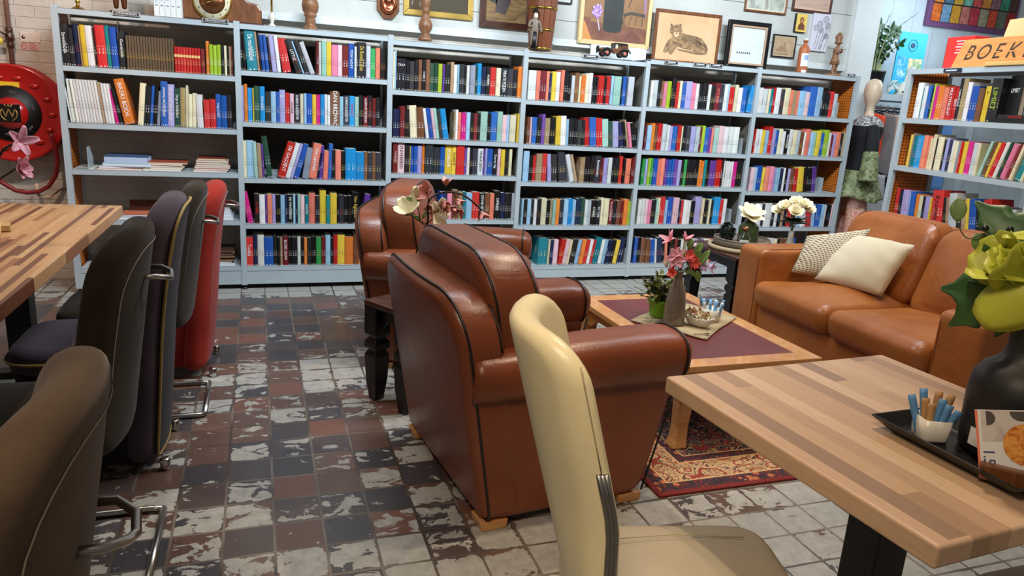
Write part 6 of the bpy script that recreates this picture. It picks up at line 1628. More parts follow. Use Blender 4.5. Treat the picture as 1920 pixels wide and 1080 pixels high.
bloom(mb, heads['big'], w_(-.1, .25, -.95), 6, .052, .032, .25, -.15, rf, 1, tip=.6); bloom(mb, heads['big']+w_(-.01, .015, .01), w_(-.5, .5, -.7), 5, .04, .026, .3, 0, rf, 1, tip=.6); solid(mb.build('pink_blossoms', M['ppetal'], fb))
mb = MB(); bloom(mb, heads['coral'], w_(-.1, .4, -.9), 12, .036, .011, .15, 0, rf, 2, .8, tip=.8); bloom(mb, heads['coral2'], w_(.3, .2, -.9), 12, .036, .011, .1, 0, rf, 2, .8, tip=.8)
bloom(mb, heads['rose'], w_(-.4, .2, -.9), 5, .032, .032, .9, -.5, rf, 2, .75); bloom(mb, heads['rose2'], w_(-.4, .4, -.8), 5, .026, .026, 1, -.4, rf, 2, .75); solid(mb.build('coral_blossoms', M['cpetal'], fb))
mb = MB(); bloom(mb, heads['lil1'], w_(.2, .2, -.9), 6, .03, .02, .5, -.3, rf, 2, .8); bloom(mb, heads['lil2'], w_(.9, -.1, -.4), 5, .045, .024, 1.0, -.6, rf, 1); bloom(mb, bo(1300, 450, .03), w_(.2, .8, -.3), 5, .03, .02, .9, -.3, rf, 1); solid(mb.build('lilac_blossoms', M['vpetal'], fb))
mb = MB()
for (px, py, a, b, c, L, Ww) in ((1295, 452, .1, .9, 0, .055, .035), (1310, 460, .5, .85, 0, .06, .036), (1308, 468, .4, .4, -.3, .05, .034), (1318, 490, .5, .8, 0, .10, .038), (1320, 500, .2, -.7, 0, .06, .03), (1300, 500, .7, -.5, 0, .06, .022), (1290, 505, .8, -.1, 0, .05, .018), (1290, 480, -.1, .8, -.2, .04, .025)):
    leafT(mb, bo(px, py), w_(a, b, c), w_(.2, .3, -1), L, Ww, .3)
solid(mb.build('leaves', M['leafl'], fb), .0007)
mb = MB()
for k in range(46):
    a_ = rf.uniform(0, 6.3); e_ = rf.uniform(0, 1.4); d = Vector((math.cos(a_)*math.cos(e_), math.sin(a_)*math.cos(e_), math.sin(e_)))*rf.uniform(.01, .03)
    mb.tube([heads['spr']-w_(0, .02), heads['spr']+d], .0005, 4); mb.sphere(heads['spr']+d, .0016, 6, 4)
mb.build('dry_spray', cm((206, 190, 146)), fb)
# potpourri boat
p = CP(1308, 610)
bw = holder('bowl', p, 'boat-shaped white dish of dried petals on the burlap cloth', 'bowl', .0)
bw.rotation_euler.z = R(-60)
mb = MB(); v = []; f = []; K = 24
for q, z in ((.55, 0), (.62, .004), (1.0, .04), (.96, .042), (.6, .008)):
    for k in range(K):
        a_ = 2*pi*k/K; v.append((.085*q*math.cos(a_), .036*q*math.sin(a_), z+(.012*abs(math.cos(a_))**3 if z > .03 else 0)))
for i in range(4):
    for k in range(K): f.append((i*K+k, i*K+(k+1) % K, i*K+K+(k+1) % K, i*K+K+k))
f += [tuple(range(K))[::-1], tuple(4*K+k for k in range(K))]
mb.add(v, f, True); mb.build('dish', M['white_ceramic'], bw)
pp_ = holder('potpourri', p+Vector((0, 0, .02)), 'heap of dried cream and brown petals filling the boat-shaped dish', 'potpourri'); pp_['kind'] = 'stuff'; pp_.rotation_euler.z = R(-60)
mb = MB(); mb2 = MB()
for k in range(70):
    x = rf.uniform(-.065, .065); y = rf.uniform(-.024, .024)*(1-abs(x)/.09); z = rf.uniform(.012, .038)
    petal(mb if k % 4 else mb2, rf.uniform(.024, .038), rf.uniform(.018, .028), rf.uniform(-.2, .8), rf.uniform(-1, 1), aim((x, y, z), (rf.uniform(-1, 1), rf.uniform(-1, 1), 1), rf.uniform(0, 6)), 4, 3)
o = mb.build('pale_petals', M['wpetal'], pp_, fix=False); o['kind'] = 'stuff'; o = mb2.build('brown_petals', cm((150, 84, 52)), pp_, fix=False); o['kind'] = 'stuff'
# white cup of pale blue sticks
p = CP(1333, 600)
cup('sugar_cup', p, .5, .060, .034, .044, 'square white cup full of pale blue sugar sticks on the coffee table')
k = 0
for i in range(3):
    for j in range(4):
        d = w_(-.26+.17*j+rf.uniform(-.05, .05), 1, (.15*(i-1))); lab = ['front', 'middle', 'back'][i]
        stick(p+w_(-.024+.016*j, .008, .017*(i-1)), d, rf.uniform(.088, .10), .014, M['lblue_paper'] if (i+j) % 4 else M['paper'], '%s stick of the %s row in the cup on the coffee table' % (['leftmost', 'second', 'third', 'rightmost'][j], lab), 'sugar sticks on the coffee table', rf.uniform(0, 1)); k += 1
# small cluster behind
p = CP(1318, 583)
cl = holder('sugar_cup', p, 'small dark cup of grey-blue sachets behind the potpourri dish', 'cup')
MB().lathe([(0, 0), (.022, 0), (.026, .03), (.023, .03), (.02, .004), (0, .004)], 20, caps=False).build('cup_wall', M['kraft'], cl)
for j, (dx, lab) in enumerate(((-.014, 'left'), (.0, 'middle'), (.014, 'right'))): stick(p+w_(dx*.6, .006), w_(dx*12, 1, 0), .062, .013, [cm((84, 112, 130)), M['kraft'], cm((84, 112, 130))][j], '%s sachet in the small dark cup on the coffee table' % lab, 'sachets in the small dark cup', .4)
p = CP(1312, 628); sp_ = MB(); sp_.tube([(-.03, 0, .003), (.03, .006, .003)], .0022, 6); sp_.sphere((.04, .007, .004), .010, sc=(1.3, .8, .3)); tag(sp_.build('spoon', M['black'], None, p, R(-10)), 'small dark spoon lying on the burlap cloth near the front corner', 'spoon')
p = CP(1203, 603); sp_ = MB(); sp_.tube([(-.03, 0, .003), (.03, .004, .003)], .002, 6); sp_.sphere((.04, .006, .004), .009, sc=(1.3, .8, .3)); tag(sp_.build('spoon', M['brushed'], None, p, R(-14)), 'small steel spoon lying on the burlap cloth left of the lime pot', 'spoon')

# ------------------------------------------------------------------ magnolia between the armchairs
o_ = Vector((.64, 3.14, .481)); Y_ = 3.14
vz = MB().lathe([(0, 0), (.045, 0), (.05, .05), (.035, .12), (.022, .16), (.024, .18), (.018, .18), (.016, .1), (0, .1)], 28, caps=False).build('vase', M['blackm'], None, o_); tag(vz, 'dark vase on the side table between the armchairs, holding magnolia branches', 'vase')
mg = holder('magnolia_branch', o_+Vector((0, 0, .16)), 'cream and pink magnolia branches rising between the two brown armchairs', 'flowers')
def m_(px, py, dy=0): return rel(px, py, Y_+dy, o_+Vector((0, 0, .16)))
mb = MB()
mb.tube(curve_pts([Vector((0, 0, -.14)), Vector((0, 0, 0)), m_(801, 418), m_(802, 385), m_(812, 368), m_(835, 361), m_(862, 363), m_(885, 377), m_(903, 394)]), .0045, 8)
for p0, ps in ((m_(801, 425), [(788, 415), (786, 400), (780, 380)]), (m_(801, 420), [(785, 414), (773, 405), (768, 402)]), (m_(801, 420), [(808, 413), (815, 408)]), (m_(803, 390), [(803, 372), (805, 366), (798, 360)]), (m_(835, 361), [(836, 350), (836, 344)]), (m_(812, 368), [(822, 380), (828, 392)]), (m_(850, 362), [(860, 378), (868, 386)]), (m_(803, 400), [(822, 396), (815, 388)])):
    mb.tube(curve_pts([p0]+[m_(*q) for q in ps]), .0022, 6)
mb.build('branch', M['stem'], mg)
mb = MB(); bloom(mb, m_(768, 402), (-.4, -.5, .8), 5, .085, .062, .75, .1, rf, 1, tip=.8, pw=.5); bloom(mb, m_(812, 402), (.6, -.6, .1), 5, .09, .066, .6, -.3, rf, 1, tip=.8, pw=.5); bloom(mb, m_(778, 374), (0, -.2, 1), 4, .06, .036, 1.3, .1, rf, 1, tip=.7)
solid(mb.build('cream_blossoms', M['wpetal'], mg))
mb = MB(); bloom(mb, m_(805, 365), (-.7, -.5, .4), 4, .075, .05, .8, .2, rf, 1, tip=.55)
for q, d in (((836, 348), (0, 0, 1)), ((828, 378), (.4, -.3, -.3)), ((836, 385), (.6, -.3, -.6)), ((852, 385), (-.1, -.4, -.8)), ((866, 390), (-.4, -.4, -.5)), ((903, 396), (.3, -.3, -.8)), ((855, 372), (.5, -.3, -.7)), ((815, 385), (-.5, -.3, -.4))): bloom(mb, m_(*q), d, 4, .05, .026, .9, -.2, rf, 1, tip=.6)
pk = plain('dusky_pink_petal', (206, 134, 122), .55, var=.25); solid(mb.build('pink_blossoms', pk, mg))
mb = MB()
for q, d in (((778, 376), (-1, 0, .3)), ((778, 376), (1, 0, .4)), ((790, 412), (-.8, 0, .4)), ((792, 410), (.5, 0, .8)), ((833, 396), (.6, -.2, .6))): leafT(mb, m_(*q), d, (0, -1, .2), .045, .018, .4)
solid(mb.build('leaves', M['leafl'], mg), .0007)

# ------------------------------------------------------------------ things on the far black side table
tz2 = .521
def SP(px, py, z=tz2): return at(px, py, 2, z)
bp = Vector((3.01, 3.98, tz2))
bs = holder('basket', bp, 'round woven two-tier tray basket on the side table behind the sofa arm', 'basket')
mb = MB()
mb.tube([(.205*math.cos(2*pi*k/40), .205*math.sin(2*pi*k/40), .014) for k in range(40)], .014, 8, True); mb.build('rope_base', M['burlap'], bs)
MB().lathe([(0, .004), (.19, .004), (.19, .014), (0, .014)], 36, caps=False).build('base_board', M['walnut'], bs)
MB().lathe([(.15, .014), (.175, .02), (.185, .05), (.18, .066), (.172, .066), (.17, .03), (.14, .024), (0, .024)], 44, caps=False).build('woven_wall', M['wicker'], bs)
MB().tube([(.178*math.cos(2*pi*k/44), .178*math.sin(2*pi*k/44), .068+.002*(k % 2)) for k in range(44)], .006, 8, True).build('rim', M['wicker'], bs)
def inb(dx, dy): return bp+Vector((dx, dy, .0255))
# boxwood ball
p = inb(-.075, .07)
bb = holder('topiary_ball', p, 'small dark green boxwood ball in the woven basket', 'plant')
MB().lathe([(0, 0), (.03, 0), (.036, .03), (0, .03)], 20, caps=False).build('pot', M['blackm'], bb)
mb = MB()
for k in range(420):
    z = rf.uniform(-1, 1); a_ = rf.uniform(0, 6.3); q = math.sqrt(1-z*z); d = Vector((q*math.cos(a_), q*math.sin(a_), z)); c_ = Vector((0, 0, .075))
    leafT(mb, c_+Vector((d.x*.046, d.y*.046, d.z*.056)), (d+Vector((rf.uniform(-1, 1), rf.uniform(-1, 1), rf.uniform(-1, 1)))*.6).normalized(), (.1, .2, 1), .015, .011, .3)
mb.sphere((0, 0, .075), .046, sc=(1, 1, 1.2)); mb.build('foliage', plain('dark_boxwood', (24, 38, 22), .6, var=.5), bb, fix=False)
# amber-ish glass bottle
p = inb(-.03, -.06)
ab = holder('bottle', p, 'round clear glass bottle with a paper label in the woven basket', 'bottle')
MB().lathe([(0, 0), (.038, 0), (.042, .006), (.042, .055), (.032, .078), (.02, .088), (.02, .12), (.024, .122), (.024, .128), (.018, .128), (.017, .09), (.028, .075), (.038, .053), (.038, .006), (0, .004)], 32, caps=False).build('glass', M['glass'], ab)
MB().lathe([(0, .005), (.037, .007), (.037, .04), (0, .04)], 28, caps=False).build('liquid', plain('amber_liquid', (170, 110, 60), .1, trans=.7), ab)
MB().lathe([(0, .105), (.0195, .105), (.0195, .132), (0, .132)], 24, caps=False).build('stopper', M['copper'], ab)
curved_label(ab, .0426, .022, .052, -165, -85, M['paper'])
for k in range(3): curved_label(ab, .0429, .028+k*.007, .0296+k*.007, -150, -105+k*4, cm((110, 110, 110)), 'print_line')
# green glass jar with a cream magnolia
p = inb(.07, .04)
gj = holder('jar', p, 'wide green glass jar holding a cream bloom, in the woven basket', 'jar')
MB().lathe([(0, 0), (.062, 0), (.066, .006), (.066, .11), (.052, .135), (.035, .145), (.033, .16), (.029, .16), (.03, .14), (.048, .13), (.061, .107), (.061, .008), (0, .006)], 40, caps=False).build('glass', plain('moss_green_glass', (84, 104, 56), .08, trans=.5), gj)
fl = holder('magnolia_bloom', p+Vector((0, 0, .15)), 'large cream open bloom in the green glass jar', 'flowers')
MB().tube([(0, 0, -.12), (0, 0, .04)], .003, 6).build('stem', M['gstem'], fl)
mb = MB(); bloom(mb, Vector((0, 0, .04)), (-.15, -.5, .8), 7, .10, .062, .15, .35, rf, 2, .82, .7, pw=.6); solid(mb.build('petals', M['wpetal'], fl))
# pale vase with roses
p = Vector((3.27, 3.83, tz2))
wv = holder('vase', p, 'slim pale grey vase on the side table behind the sofa arm', 'vase')
MB().lathe([(0, 0), (.048, 0), (.05, .006), (.042, .035), (.024, .07), (.018, .10), (.017, .15), (.014, .15), (.013, .09), (0, .08)], 32, caps=False).build('body', M['lightgrey'], wv)
rs = holder('rose_bouquet', p+Vector((0, 0, .145)), 'cream roses with dark leaves in the slim pale vase', 'flowers')
hd = [w_(-.055, .15, .0), w_(.0, .175, .02), w_(.045, .17, .0), w_(.0, .13, -.045), w_(-.085, .12, .02), w_(.075, .14, .02)]
mb = MB()
for h_ in hd: mb.tube(curve_pts([Vector((0, 0, -.1)), Vector((0, 0, 0)), h_*.6, h_]), .002, 5)
mb.build('stems', M['gstem'], rs)
mb = MB()
for h_ in hd: bloom(mb, h_, h_+w_(0, .02, -.12), 6, .058, .058, .35, .5, rf, 3, .74, .6, dcup=.32, pw=.5)
solid(mb.build('blooms', M['wpetal'], rs))
mb = MB()
for (a, b, c) in ((-.3, .4, -.3), (.4, .3, -.3), (-.5, .1, 0), (.5, .1, 0), (.1, .5, -.5), (-.2, .2, .4), (.6, .6, 0), (-.1, .3, -.6)):
    leafT(mb, w_(a*.04, .05, c*.04), w_(a, b, c), (0, 0, 1), .10, .065, .3)
leafT(mb, w_(.07, .14, 0), w_(.9, -.3, 0), (0, 0, 1), .05, .028, .3)
solid(mb.build('leaves', plain('dark_rose_leaf', (30, 50, 32), .5, var=.3), rs), .0007)

# ------------------------------------------------------------------ beyond the last bookcase: shelf, clothes, mannequin, plant
sxx, szz = PX(1640, 166, 5.9)
cs = empty('clothes_rack', (5.36, 5.72, 0), 0, 'grey shelf unit with a clothes rail in the side room', 'clothes rack')
zs_ = 1.66
MB().box(0, 0, zs_-.06, 1.6, .5, zs_).build('shelf', M['steel'], cs)
MB().tube([(.02, .12, zs_-.13), (1.6, .12, zs_-.13)], .012, 10).build('rail', M['chrome'], cs)
for x in (.0, 1.56):
    MB().box(x, .0, 0, x+.04, .04, zs_).build('upright', M['steel'], cs); MB().box(x, .46, 0, x+.04, .5, zs_).build('upright', M['steel'], cs)
def garment(x, y, rz, w0, w1, h, mat, label, top=zs_-.17, waves=4, sl=True):
    r = empty('garment', (x, y, 0), rz, label, 'clothes', 'clothes on the rail')
    mb = MB(); v = []; f = []; n, m = 14, 24
    for i in range(n+1):
        t = i/n; w = w0+(w1-w0)*t; z = top-h*t
        for j in range(m):
            a_ = 2*pi*j/m; v.append((w/2*math.cos(a_), (.018+.02*t)*math.sin(a_)+.012*t*math.sin(a_*waves+3*t), z-(.03*(1-abs(math.cos(a_)))*0 if i else .04*abs(math.cos(a_)))))
    for i in range(n):
        for j in range(m): f.append((i*m+j, i*m+(j+1) % m, (i+1)*m+(j+1) % m, (i+1)*m+j))
    f.append(tuple(range(m))[::-1]); f.append(tuple(n*m+j for j in range(m)))
    mb.add(v, f, True); mb.build('cloth', mat, r)
    MB().tube([(-w0/2+.02, 0, top-.02), (-.02, 0, top+.012), (0, 0, top+.02), (.02, 0, top+.012), (w0/2-.02, 0, top-.02)], .006, 6).build('hanger', M['black'], r)
    MB().tube([(0, 0, top+.015), (0, 0, top+.045), (.014, 0, top+.058), (0, 0, top+.068), (-.012, 0, top+.06)], .002, 5).build('hook', M['chrome'], r)
    return r
def stripes_mat(name, c1, c2, per, axis=2, diag=0):
    m = NT(name); o = m.obj(); q = m.xyz(o)
    s = m.math('ADD', q[axis], m.math('MULTIPLY', q[0], diag)); f_ = m.math('LESS_THAN', m.math('FRACT', m.math('DIVIDE', s, per)), .45)
    m.col(m.mix(f_, rgb(*c1), rgb(*c2))); m.rough(.9); return m.m
orange = plain('orange_red_cloth', (226, 70, 34), .85, var=.08)
gr = garment(5.68, 5.84, -.6, .32, .36, .50, orange, 'orange-red sleeveless top with zigzag panel on the clothes rail')
MB().prism([(-.13, zs_-.30), (-.08, zs_-.27), (-.04, zs_-.30), (0, zs_-.27), (.04, zs_-.30), (.08, zs_-.27), (.13, zs_-.30), (.13, zs_-.60), (-.13, zs_-.60)], -.046, -.040, axis='y').build('front_panel', cm((196, 118, 92), .9), gr)
MB().box(-.12, -.049, zs_-.56, .10, -.045, zs_-.38).build('plum_square', cm((92, 28, 60), .9), gr)
garment(5.82, 5.84, -1.2, .34, .38, .62, plain('grey_cloth', (120, 112, 112), .9, var=.2), 'grey garment hanging just behind the orange-red top')
garment(5.91, 5.84, -1.25, .34, .38, .58, plain('blush_cloth', (206, 170, 150), .9, var=.1), 'blush-coloured garment hanging beside the striped shirt')
garment(6.0, 5.84, -1.25, .34, .38, .60, stripes_mat('white_blue_stripes', (226, 228, 232), (120, 136, 170), .014, 2), 'white shirt with fine blue stripes on the rail')
garment(6.1, 5.84, -1.25, .36, .40, .74, artmat('dark_multicolour', [(40, 30, 70), (90, 40, 90), (30, 70, 100), (60, 90, 60), (110, 40, 60)], 14), 'dark multicoloured patterned blouse on the rail')
garment(6.22, 5.84, -1.25, .36, .40, .70, cm((34, 32, 40), .9), 'black garment at the right of the visible rail')
garment(6.35, 5.84, -1.2, .36, .40, .75, stripes_mat('pink_stripes', (226, 160, 176), (226, 214, 214), .03, 2), 'pink striped garment seen through the bookcase')
garment(6.55, 5.84, -1.2, .36, .40, .75, cm((86, 124, 176), .9), 'blue denim garment seen through the bookcase')
# folded striped pile below
z_ = .0
cb = empty('bench', (5.42, 5.80, 0), 0, 'low dark bench under the hanging clothes', 'bench')
bevel(MB().box(0, 0, .30, .9, .34, .34).build('top', M['darkwood'], cb), .004)
for x in (.03, .83):
    for y in (.03, .27): MB().box(x, y, 0, x+.04, y+.04, .30).build('leg', M['black'], cb)
gi = garment(5.66, 5.70, -.5, .34, .42, .42, stripes_mat('black_white_lattice', (222, 222, 222), (40, 40, 44), .016, 2, .9), 'black and white striped cloth bundle below the rail', top=.92)
bg = soft_box(5.52, 5.80, .341, 5.86, 6.02, .50, .04); tag(bg.build('bag', plain('plum_cloth', (92, 24, 52), .8, var=.4), None), 'plum-red folded bag under the clothes', 'bag')
ht = empty('hat', (5.66, 5.90, .915), 0, 'white and red banded hat lying above the striped bundle', 'hat')
MB().lathe([(0, 0), (.12, 0), (.12, .012), (.08, .014), (.075, .05), (0, .055)], 26, caps=False).build('crown', cm((226, 222, 214), .8), ht); MB().lathe([(.0785, .018), (.0775, .034)], 26, caps=False).build('band', cm((150, 30, 40), .8), ht)
MB().box(5.50, 5.82, .503, 5.80, 6.05, .52).build('x', M['paper']); bpy.data.objects.remove(bpy.data.objects['x'])
ht.location.z = .50
# snake plant-like potted zamioculcas on the shelf
xq, _ = PX(1636, 150, 5.86)
pp2 = empty('plant_pot', (xq, 5.86, zs_+.0005), 0, 'black pot on the side-room shelf just above the mannequin head', 'plant pot')
MB().lathe([(0, 0), (.085, 0), (.09, .005), (.105, .19), (.11, .192), (.11, .21), (.10, .21), (.095, .18), (0, .18)], 36, caps=False).build('pot_wall', M['blackm'], pp2)
zp = empty('potted_plant', (xq, 5.86, zs_+.185), 0, 'glossy upright green plant with bare twigs in the black pot', 'plant')
ms = MB(); mlf = MB(); mtw = MB()
for k in range(11):
    a_ = 2*pi*k/11+rf.uniform(-.2, .2); rr_ = rf.uniform(.02, .06); le = rf.uniform(.05, .16); H_ = rf.uniform(.26, .44)
    b_ = Vector((rr_*math.cos(a_), rr_*math.sin(a_), 0)); tp = b_+Vector((le*math.cos(a_), le*math.sin(a_), H_))
    P_ = curve_pts([b_, b_*1.3+Vector((0, 0, H_*.5)), tp], 8); ms.tube(P_, .010, 7, r1=.004)
    for i in range(6, len(P_), 2):
        d = (P_[i]-P_[i-1]).normalized()
        for s in (-1, 1):
            sd = d.cross(Vector((math.cos(a_*3), math.sin(a_*3), .2))).normalized()*s
            leafT(mlf, P_[i], (d*.55+sd).normalized(), (rf.uniform(-.6, .6), -1, rf.uniform(-.2, .6)), rf.uniform(.065, .09), rf.uniform(.040, .052), .35)
    leafT(mlf, P_[-1], (P_[-1]-P_[-2]).normalized(), (0, -1, 0), .08, .04, .2)
for (dx, dz, dx2, dz2) in ((-.18, .36, -.24, .42), (-.16, .30, -.25, .33), (.12, .38, .42, .60), (.14, .36, .24, .42), (.02, .40, .08, .56)):
    mtw.tube(curve_pts([(0, 0, 0), (dx*.5, 0, dz*.6), (dx, 0, dz), (dx2, 0, dz2)]), .004, 6, r1=.0015)
    for q in range(4): t = q/4; mtw.tube([(dx+(dx2-dx)*t, 0, dz+(dz2-dz)*t), (dx+(dx2-dx)*t+.012*(-1)**q, 0, dz+(dz2-dz)*t+.02)], .0016, 5)
ms.build('stems', cm((166, 176, 124)), zp); mtw.build('twigs', M['stem'], zp); mlf.build('leaves', M['leaf'], zp, fix=False)
# mannequin
mx, _ = PX(1625, 250, 5.30)
mn = empty('mannequin', (mx-.01, 5.30, 0), R(62), 'egg-headed shop mannequin in black top and green snakeskin peplum beside the sixth bookcase', 'mannequin')
b = MB(); 
prof = [(.10, .78), (.135, .82), (.15, .92), (.125, 1.05), (.12, 1.12), (.145, 1.22), (.165, 1.31), (.15, 1.385), (.09, 1.42), (.052, 1.44), (.044, 1.49), (.05, 1.53), (.075, 1.565), (.092, 1.61), (.096, 1.66), (.088, 1.71), (.06, 1.745), (.02, 1.757)]
b.lathe(prof, 36, T=Matrix.Diagonal((1, .78, 1, 1))); b.build('body', M['skinm'], mn)
for s in (-1, 1):
    MB().tube(curve_pts([(s*.07, 0, .82), (s*.085, -.01, .5), (s*.08, 0, .08)]), .075, 14, r1=.04).build('leg', M['skinm'], mn)
MB().lathe([(0, 0), (.16, 0), (.15, .015), (.02, .03), (.02, .1), (0, .1)], 30, caps=False).build('base', M['chrome'], mn)
top = [(.150, .93), (.132, 1.05), (.128, 1.12), (.153, 1.22), (.173, 1.31), (.166, 1.35)]
MB().lathe(top, 36, T=Matrix.Diagonal((1, .8, 1, 1)), caps=False).build('black_top', cm((16, 16, 20), .85), mn)
lace = NT('black_white_lace'); lo = lace.obj(); lace.col(lace.mix(lace.math('GREATER_THAN', lace.noise(lo, 70, 3, .6, 1.5), .5), rgb(206, 204, 200), rgb(20, 20, 24))); lace.rough(.9)
MB().lathe([(.1665, 1.345), (.156, 1.388), (.10, 1.424), (.062, 1.44)], 36, T=Matrix.Diagonal((1, .8, 1, 1)), caps=False).build('lace_yoke', lace.m, mn)
mb = MB(); v = []; f = []; K = 72
for i in range(10):
    t = i/9
    for k in range(K):
        a_ = 2*pi*k/K; q = .152+.10*t+.018*t*math.sin(a_*9); v.append((q*math.cos(a_), q*.85*math.sin(a_), .96-.25*t+.02*t*math.sin(a_*3)))
for i in range(9):
    for k in range(K): f.append((i*K+k, i*K+(k+1) % K, (i+1)*K+(k+1) % K, (i+1)*K+k))
mb.add(v, f, True); snake = artmat('snakeskin_print', [(30, 34, 26), (92, 100, 62), (150, 156, 112), (60, 70, 44)], 16, 4, 2.5); solid(mb.build('peplum', snake, mn, fix=False), .002)
pat = artmat('orange_paisley', [(226, 150, 100), (206, 96, 60), (226, 206, 190), (196, 70, 50)], 22, 4, 3)
for s in (-1, 1):
    mb = MB(); mb.tube(curve_pts([(s*.075, 0, .84), (s*.09, -.01, .5), (s*.095, 0, .12)]), .088, 16, r1=.085); mb.build('trouser_leg', pat, mn)
for s in (-1, 1):
    mb = MB(); mb.tube(curve_pts([(s*.16, 0, 1.35), (s*.20, -.01, 1.22), (s*.215, -.01, 1.12)]), .05, 12, r1=.06); mb.build('sleeve', cm((18, 18, 22), .85), mn)
    mb = MB(); mb.tube(curve_pts([(s*.212, -.01, 1.13), (s*.235, -.01, 1.0), (s*.25, -.01, .88)]), .062, 14, r1=.085); mb.build('sleeve_flounce', snake, mn)
# patterned scarf/second garment hanging in front of the mannequin's left
# ------------------------------------------------------------------ side room shelf top: poster bag, cap, red box
x0, z0 = PX(1682, 122, 5.95); x1, z1 = PX(1746, 64, 5.95)
pb = empty('poster_board', (x0, 5.98, zs_+.001), 0, 'turquoise cardboard poster with a round logo standing on the side-room shelf', 'poster'); 
wq = x1-x0; hq = z1-zs_
MB().box(0, 0, 0, wq, .012, hq).build('board', cm((40, 176, 222)), pb)
MB().tube([(wq*.52+.055*math.cos(q*.4), -.001, hq*.80+.055*math.sin(q*.4)) for q in range(17)], .003, 5).build('logo_ring', cm((24, 70, 110)), pb)
mb = MB(); mb.sphere((wq*.52, 0, hq*.80), .03, sc=(1, .08, .9)); mb.build('logo', cm((30, 64, 96)), pb)
MB().box(.03, -.002, hq*.25, wq*.42, 0, hq*.62).build('picture_panel', artmat('poster_a', [(40, 110, 190), (60, 170, 210), (220, 230, 236)], 12), pb)
MB().box(wq*.46, -.002, hq*.22, wq*.95, 0, hq*.60).build('picture_panel', artmat('poster_b', [(226, 120, 60), (226, 200, 160), (90, 160, 120), (196, 70, 50)], 12), pb)
cp = empty('visor', (x0+.02, 5.78, zs_+.001), R(20), 'white and grey fabric visor on the side-room shelf', 'hat')
MB().lathe([(0, .0), (.13, 0), (.12, .02), (.09, .10), (.05, .13), (0, .135)], 26, caps=False).build('crown', cm((226, 220, 206), .85), cp); MB().tube([(.12*math.cos(q*.35), .12*math.sin(q*.35), .03) for q in range(9, 18)], .008, 6).build('trim', cm((40, 50, 60)), cp)
cp2 = empty('scarf', (x0-.17, 5.80, zs_+.001), 0, 'black, white and teal folded scarf beside the visor', 'scarf')
mb = MB()
for k in range(5): mb.tube(curve_pts([(-.06, -.02, .02+k*.012), (-.03, -.03, .05+k*.016), (.04, -.02, .06+k*.014), (.08, .0, .02+k*.008)]), .014, 8)
mb.build('folds', artmat('scarf_print', [(20, 22, 26), (216, 216, 210), (30, 120, 130), (226, 220, 206)], 20), cp2)
# on the bookcase behind the sofa: red box, sign, cardboard, slat
F7 = Matrix.Translation((P7.x, P7.y, 1.7515)) @ Matrix.Rotation(RZ7, 4, 'Z')
def root7(name, x, y, rz, label, cat, z=0):
    r = empty(name, F7 @ Vector((x, y, z)), RZ7+rz, label, cat); return r
def l7(px, py): a_, z = on7(px, py); return a_, z-1.7515
a0 = l7(1752, 120)[0]; a1 = l7(1800, 116)[0]
rb = root7('gift_box', a0-.04, .10, .0, 'red cardboard box with white lines of print left of the wooden sign', 'box')
bevel(MB().box(0, 0, 0, .22, .12, .20).build('box', cm((214, 44, 38)), rb), .003)
for k in range(5): MB().box(.08+.01*(k % 2), -.001, .17-k*.018, .17-.012*(k % 2), 0, .175-k*.018).build('print_line', M['paper'], rb)
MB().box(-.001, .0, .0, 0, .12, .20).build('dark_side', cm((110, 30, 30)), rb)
# BOEKEN sign
s0 = l7(1776, 118)[0]; 
sg = root7('sign', s0, .03, .0, 'sloping wooden sign stencilled BOEKEN on top of the bookcase behind the sofa', 'sign', 0)
hs = .17
bevel(MB().prism([(0, 0), (.74, 0), (.70, hs), (.055, hs)], 0, .02, axis='y').build('plank', wood('orange_pine', (196, 124, 60), (216, 150, 86), .45, (1, 1, 14), 4), sg), .003)
lt_ = cm((62, 44, 34))
for k, ch in enumerate('BOEKEN'):
    text(ch, .125, lt_, sg, axes_matrix((.115+k*.105, -.0006, hs*.50), (1, 0, 0), (.0, 0, 1)), 'stencil_letter', ext=.0005, shear=.35)
    MB().prism([(.095+k*.105, hs*.5-.004), (.14+k*.105, hs*.5-.004), (.14+k*.105, hs*.5+.003), (.095+k*.105, hs*.5+.003)], -.0016, -.0004, axis='y').build('stencil_bridge', cm((206, 138, 76)), sg)
sg.rotation_euler.x = R(-6)
cbx = root7('cardboard_sheet', s0+.26, .09, .0, 'plain kraft cardboard sheet leaning behind the wooden sign', 'cardboard')
MB().prism([(0, 0), (.7, 0), (.7, .29), (.06, .27)], 0, .006, axis='y').build('sheet', M['cardboard'], cbx)
sl_ = root7('wood_slat', s0+.30, -.005, .0, 'loose pale pine slat lying before the wooden sign', 'slat')
bevel(MB().box(0, 0, 0, .5, .03, .022).build('slat', cm((222, 176, 104)), sl_), .003)
a_, z = l7(1790, 122)
lb = root7('shelf_label', a_-.0, -.012, 0, 'dark shelf label on the bookcase behind the sofa', 'label', -.034)
MB().box(-.07, 0, .004, .07, .008, .028).build('holder', cm((26, 30, 48)), lb); MB().box(-.05, -.001, .011, .04, 0, .020).build('print', cm((196, 204, 214)), lb)
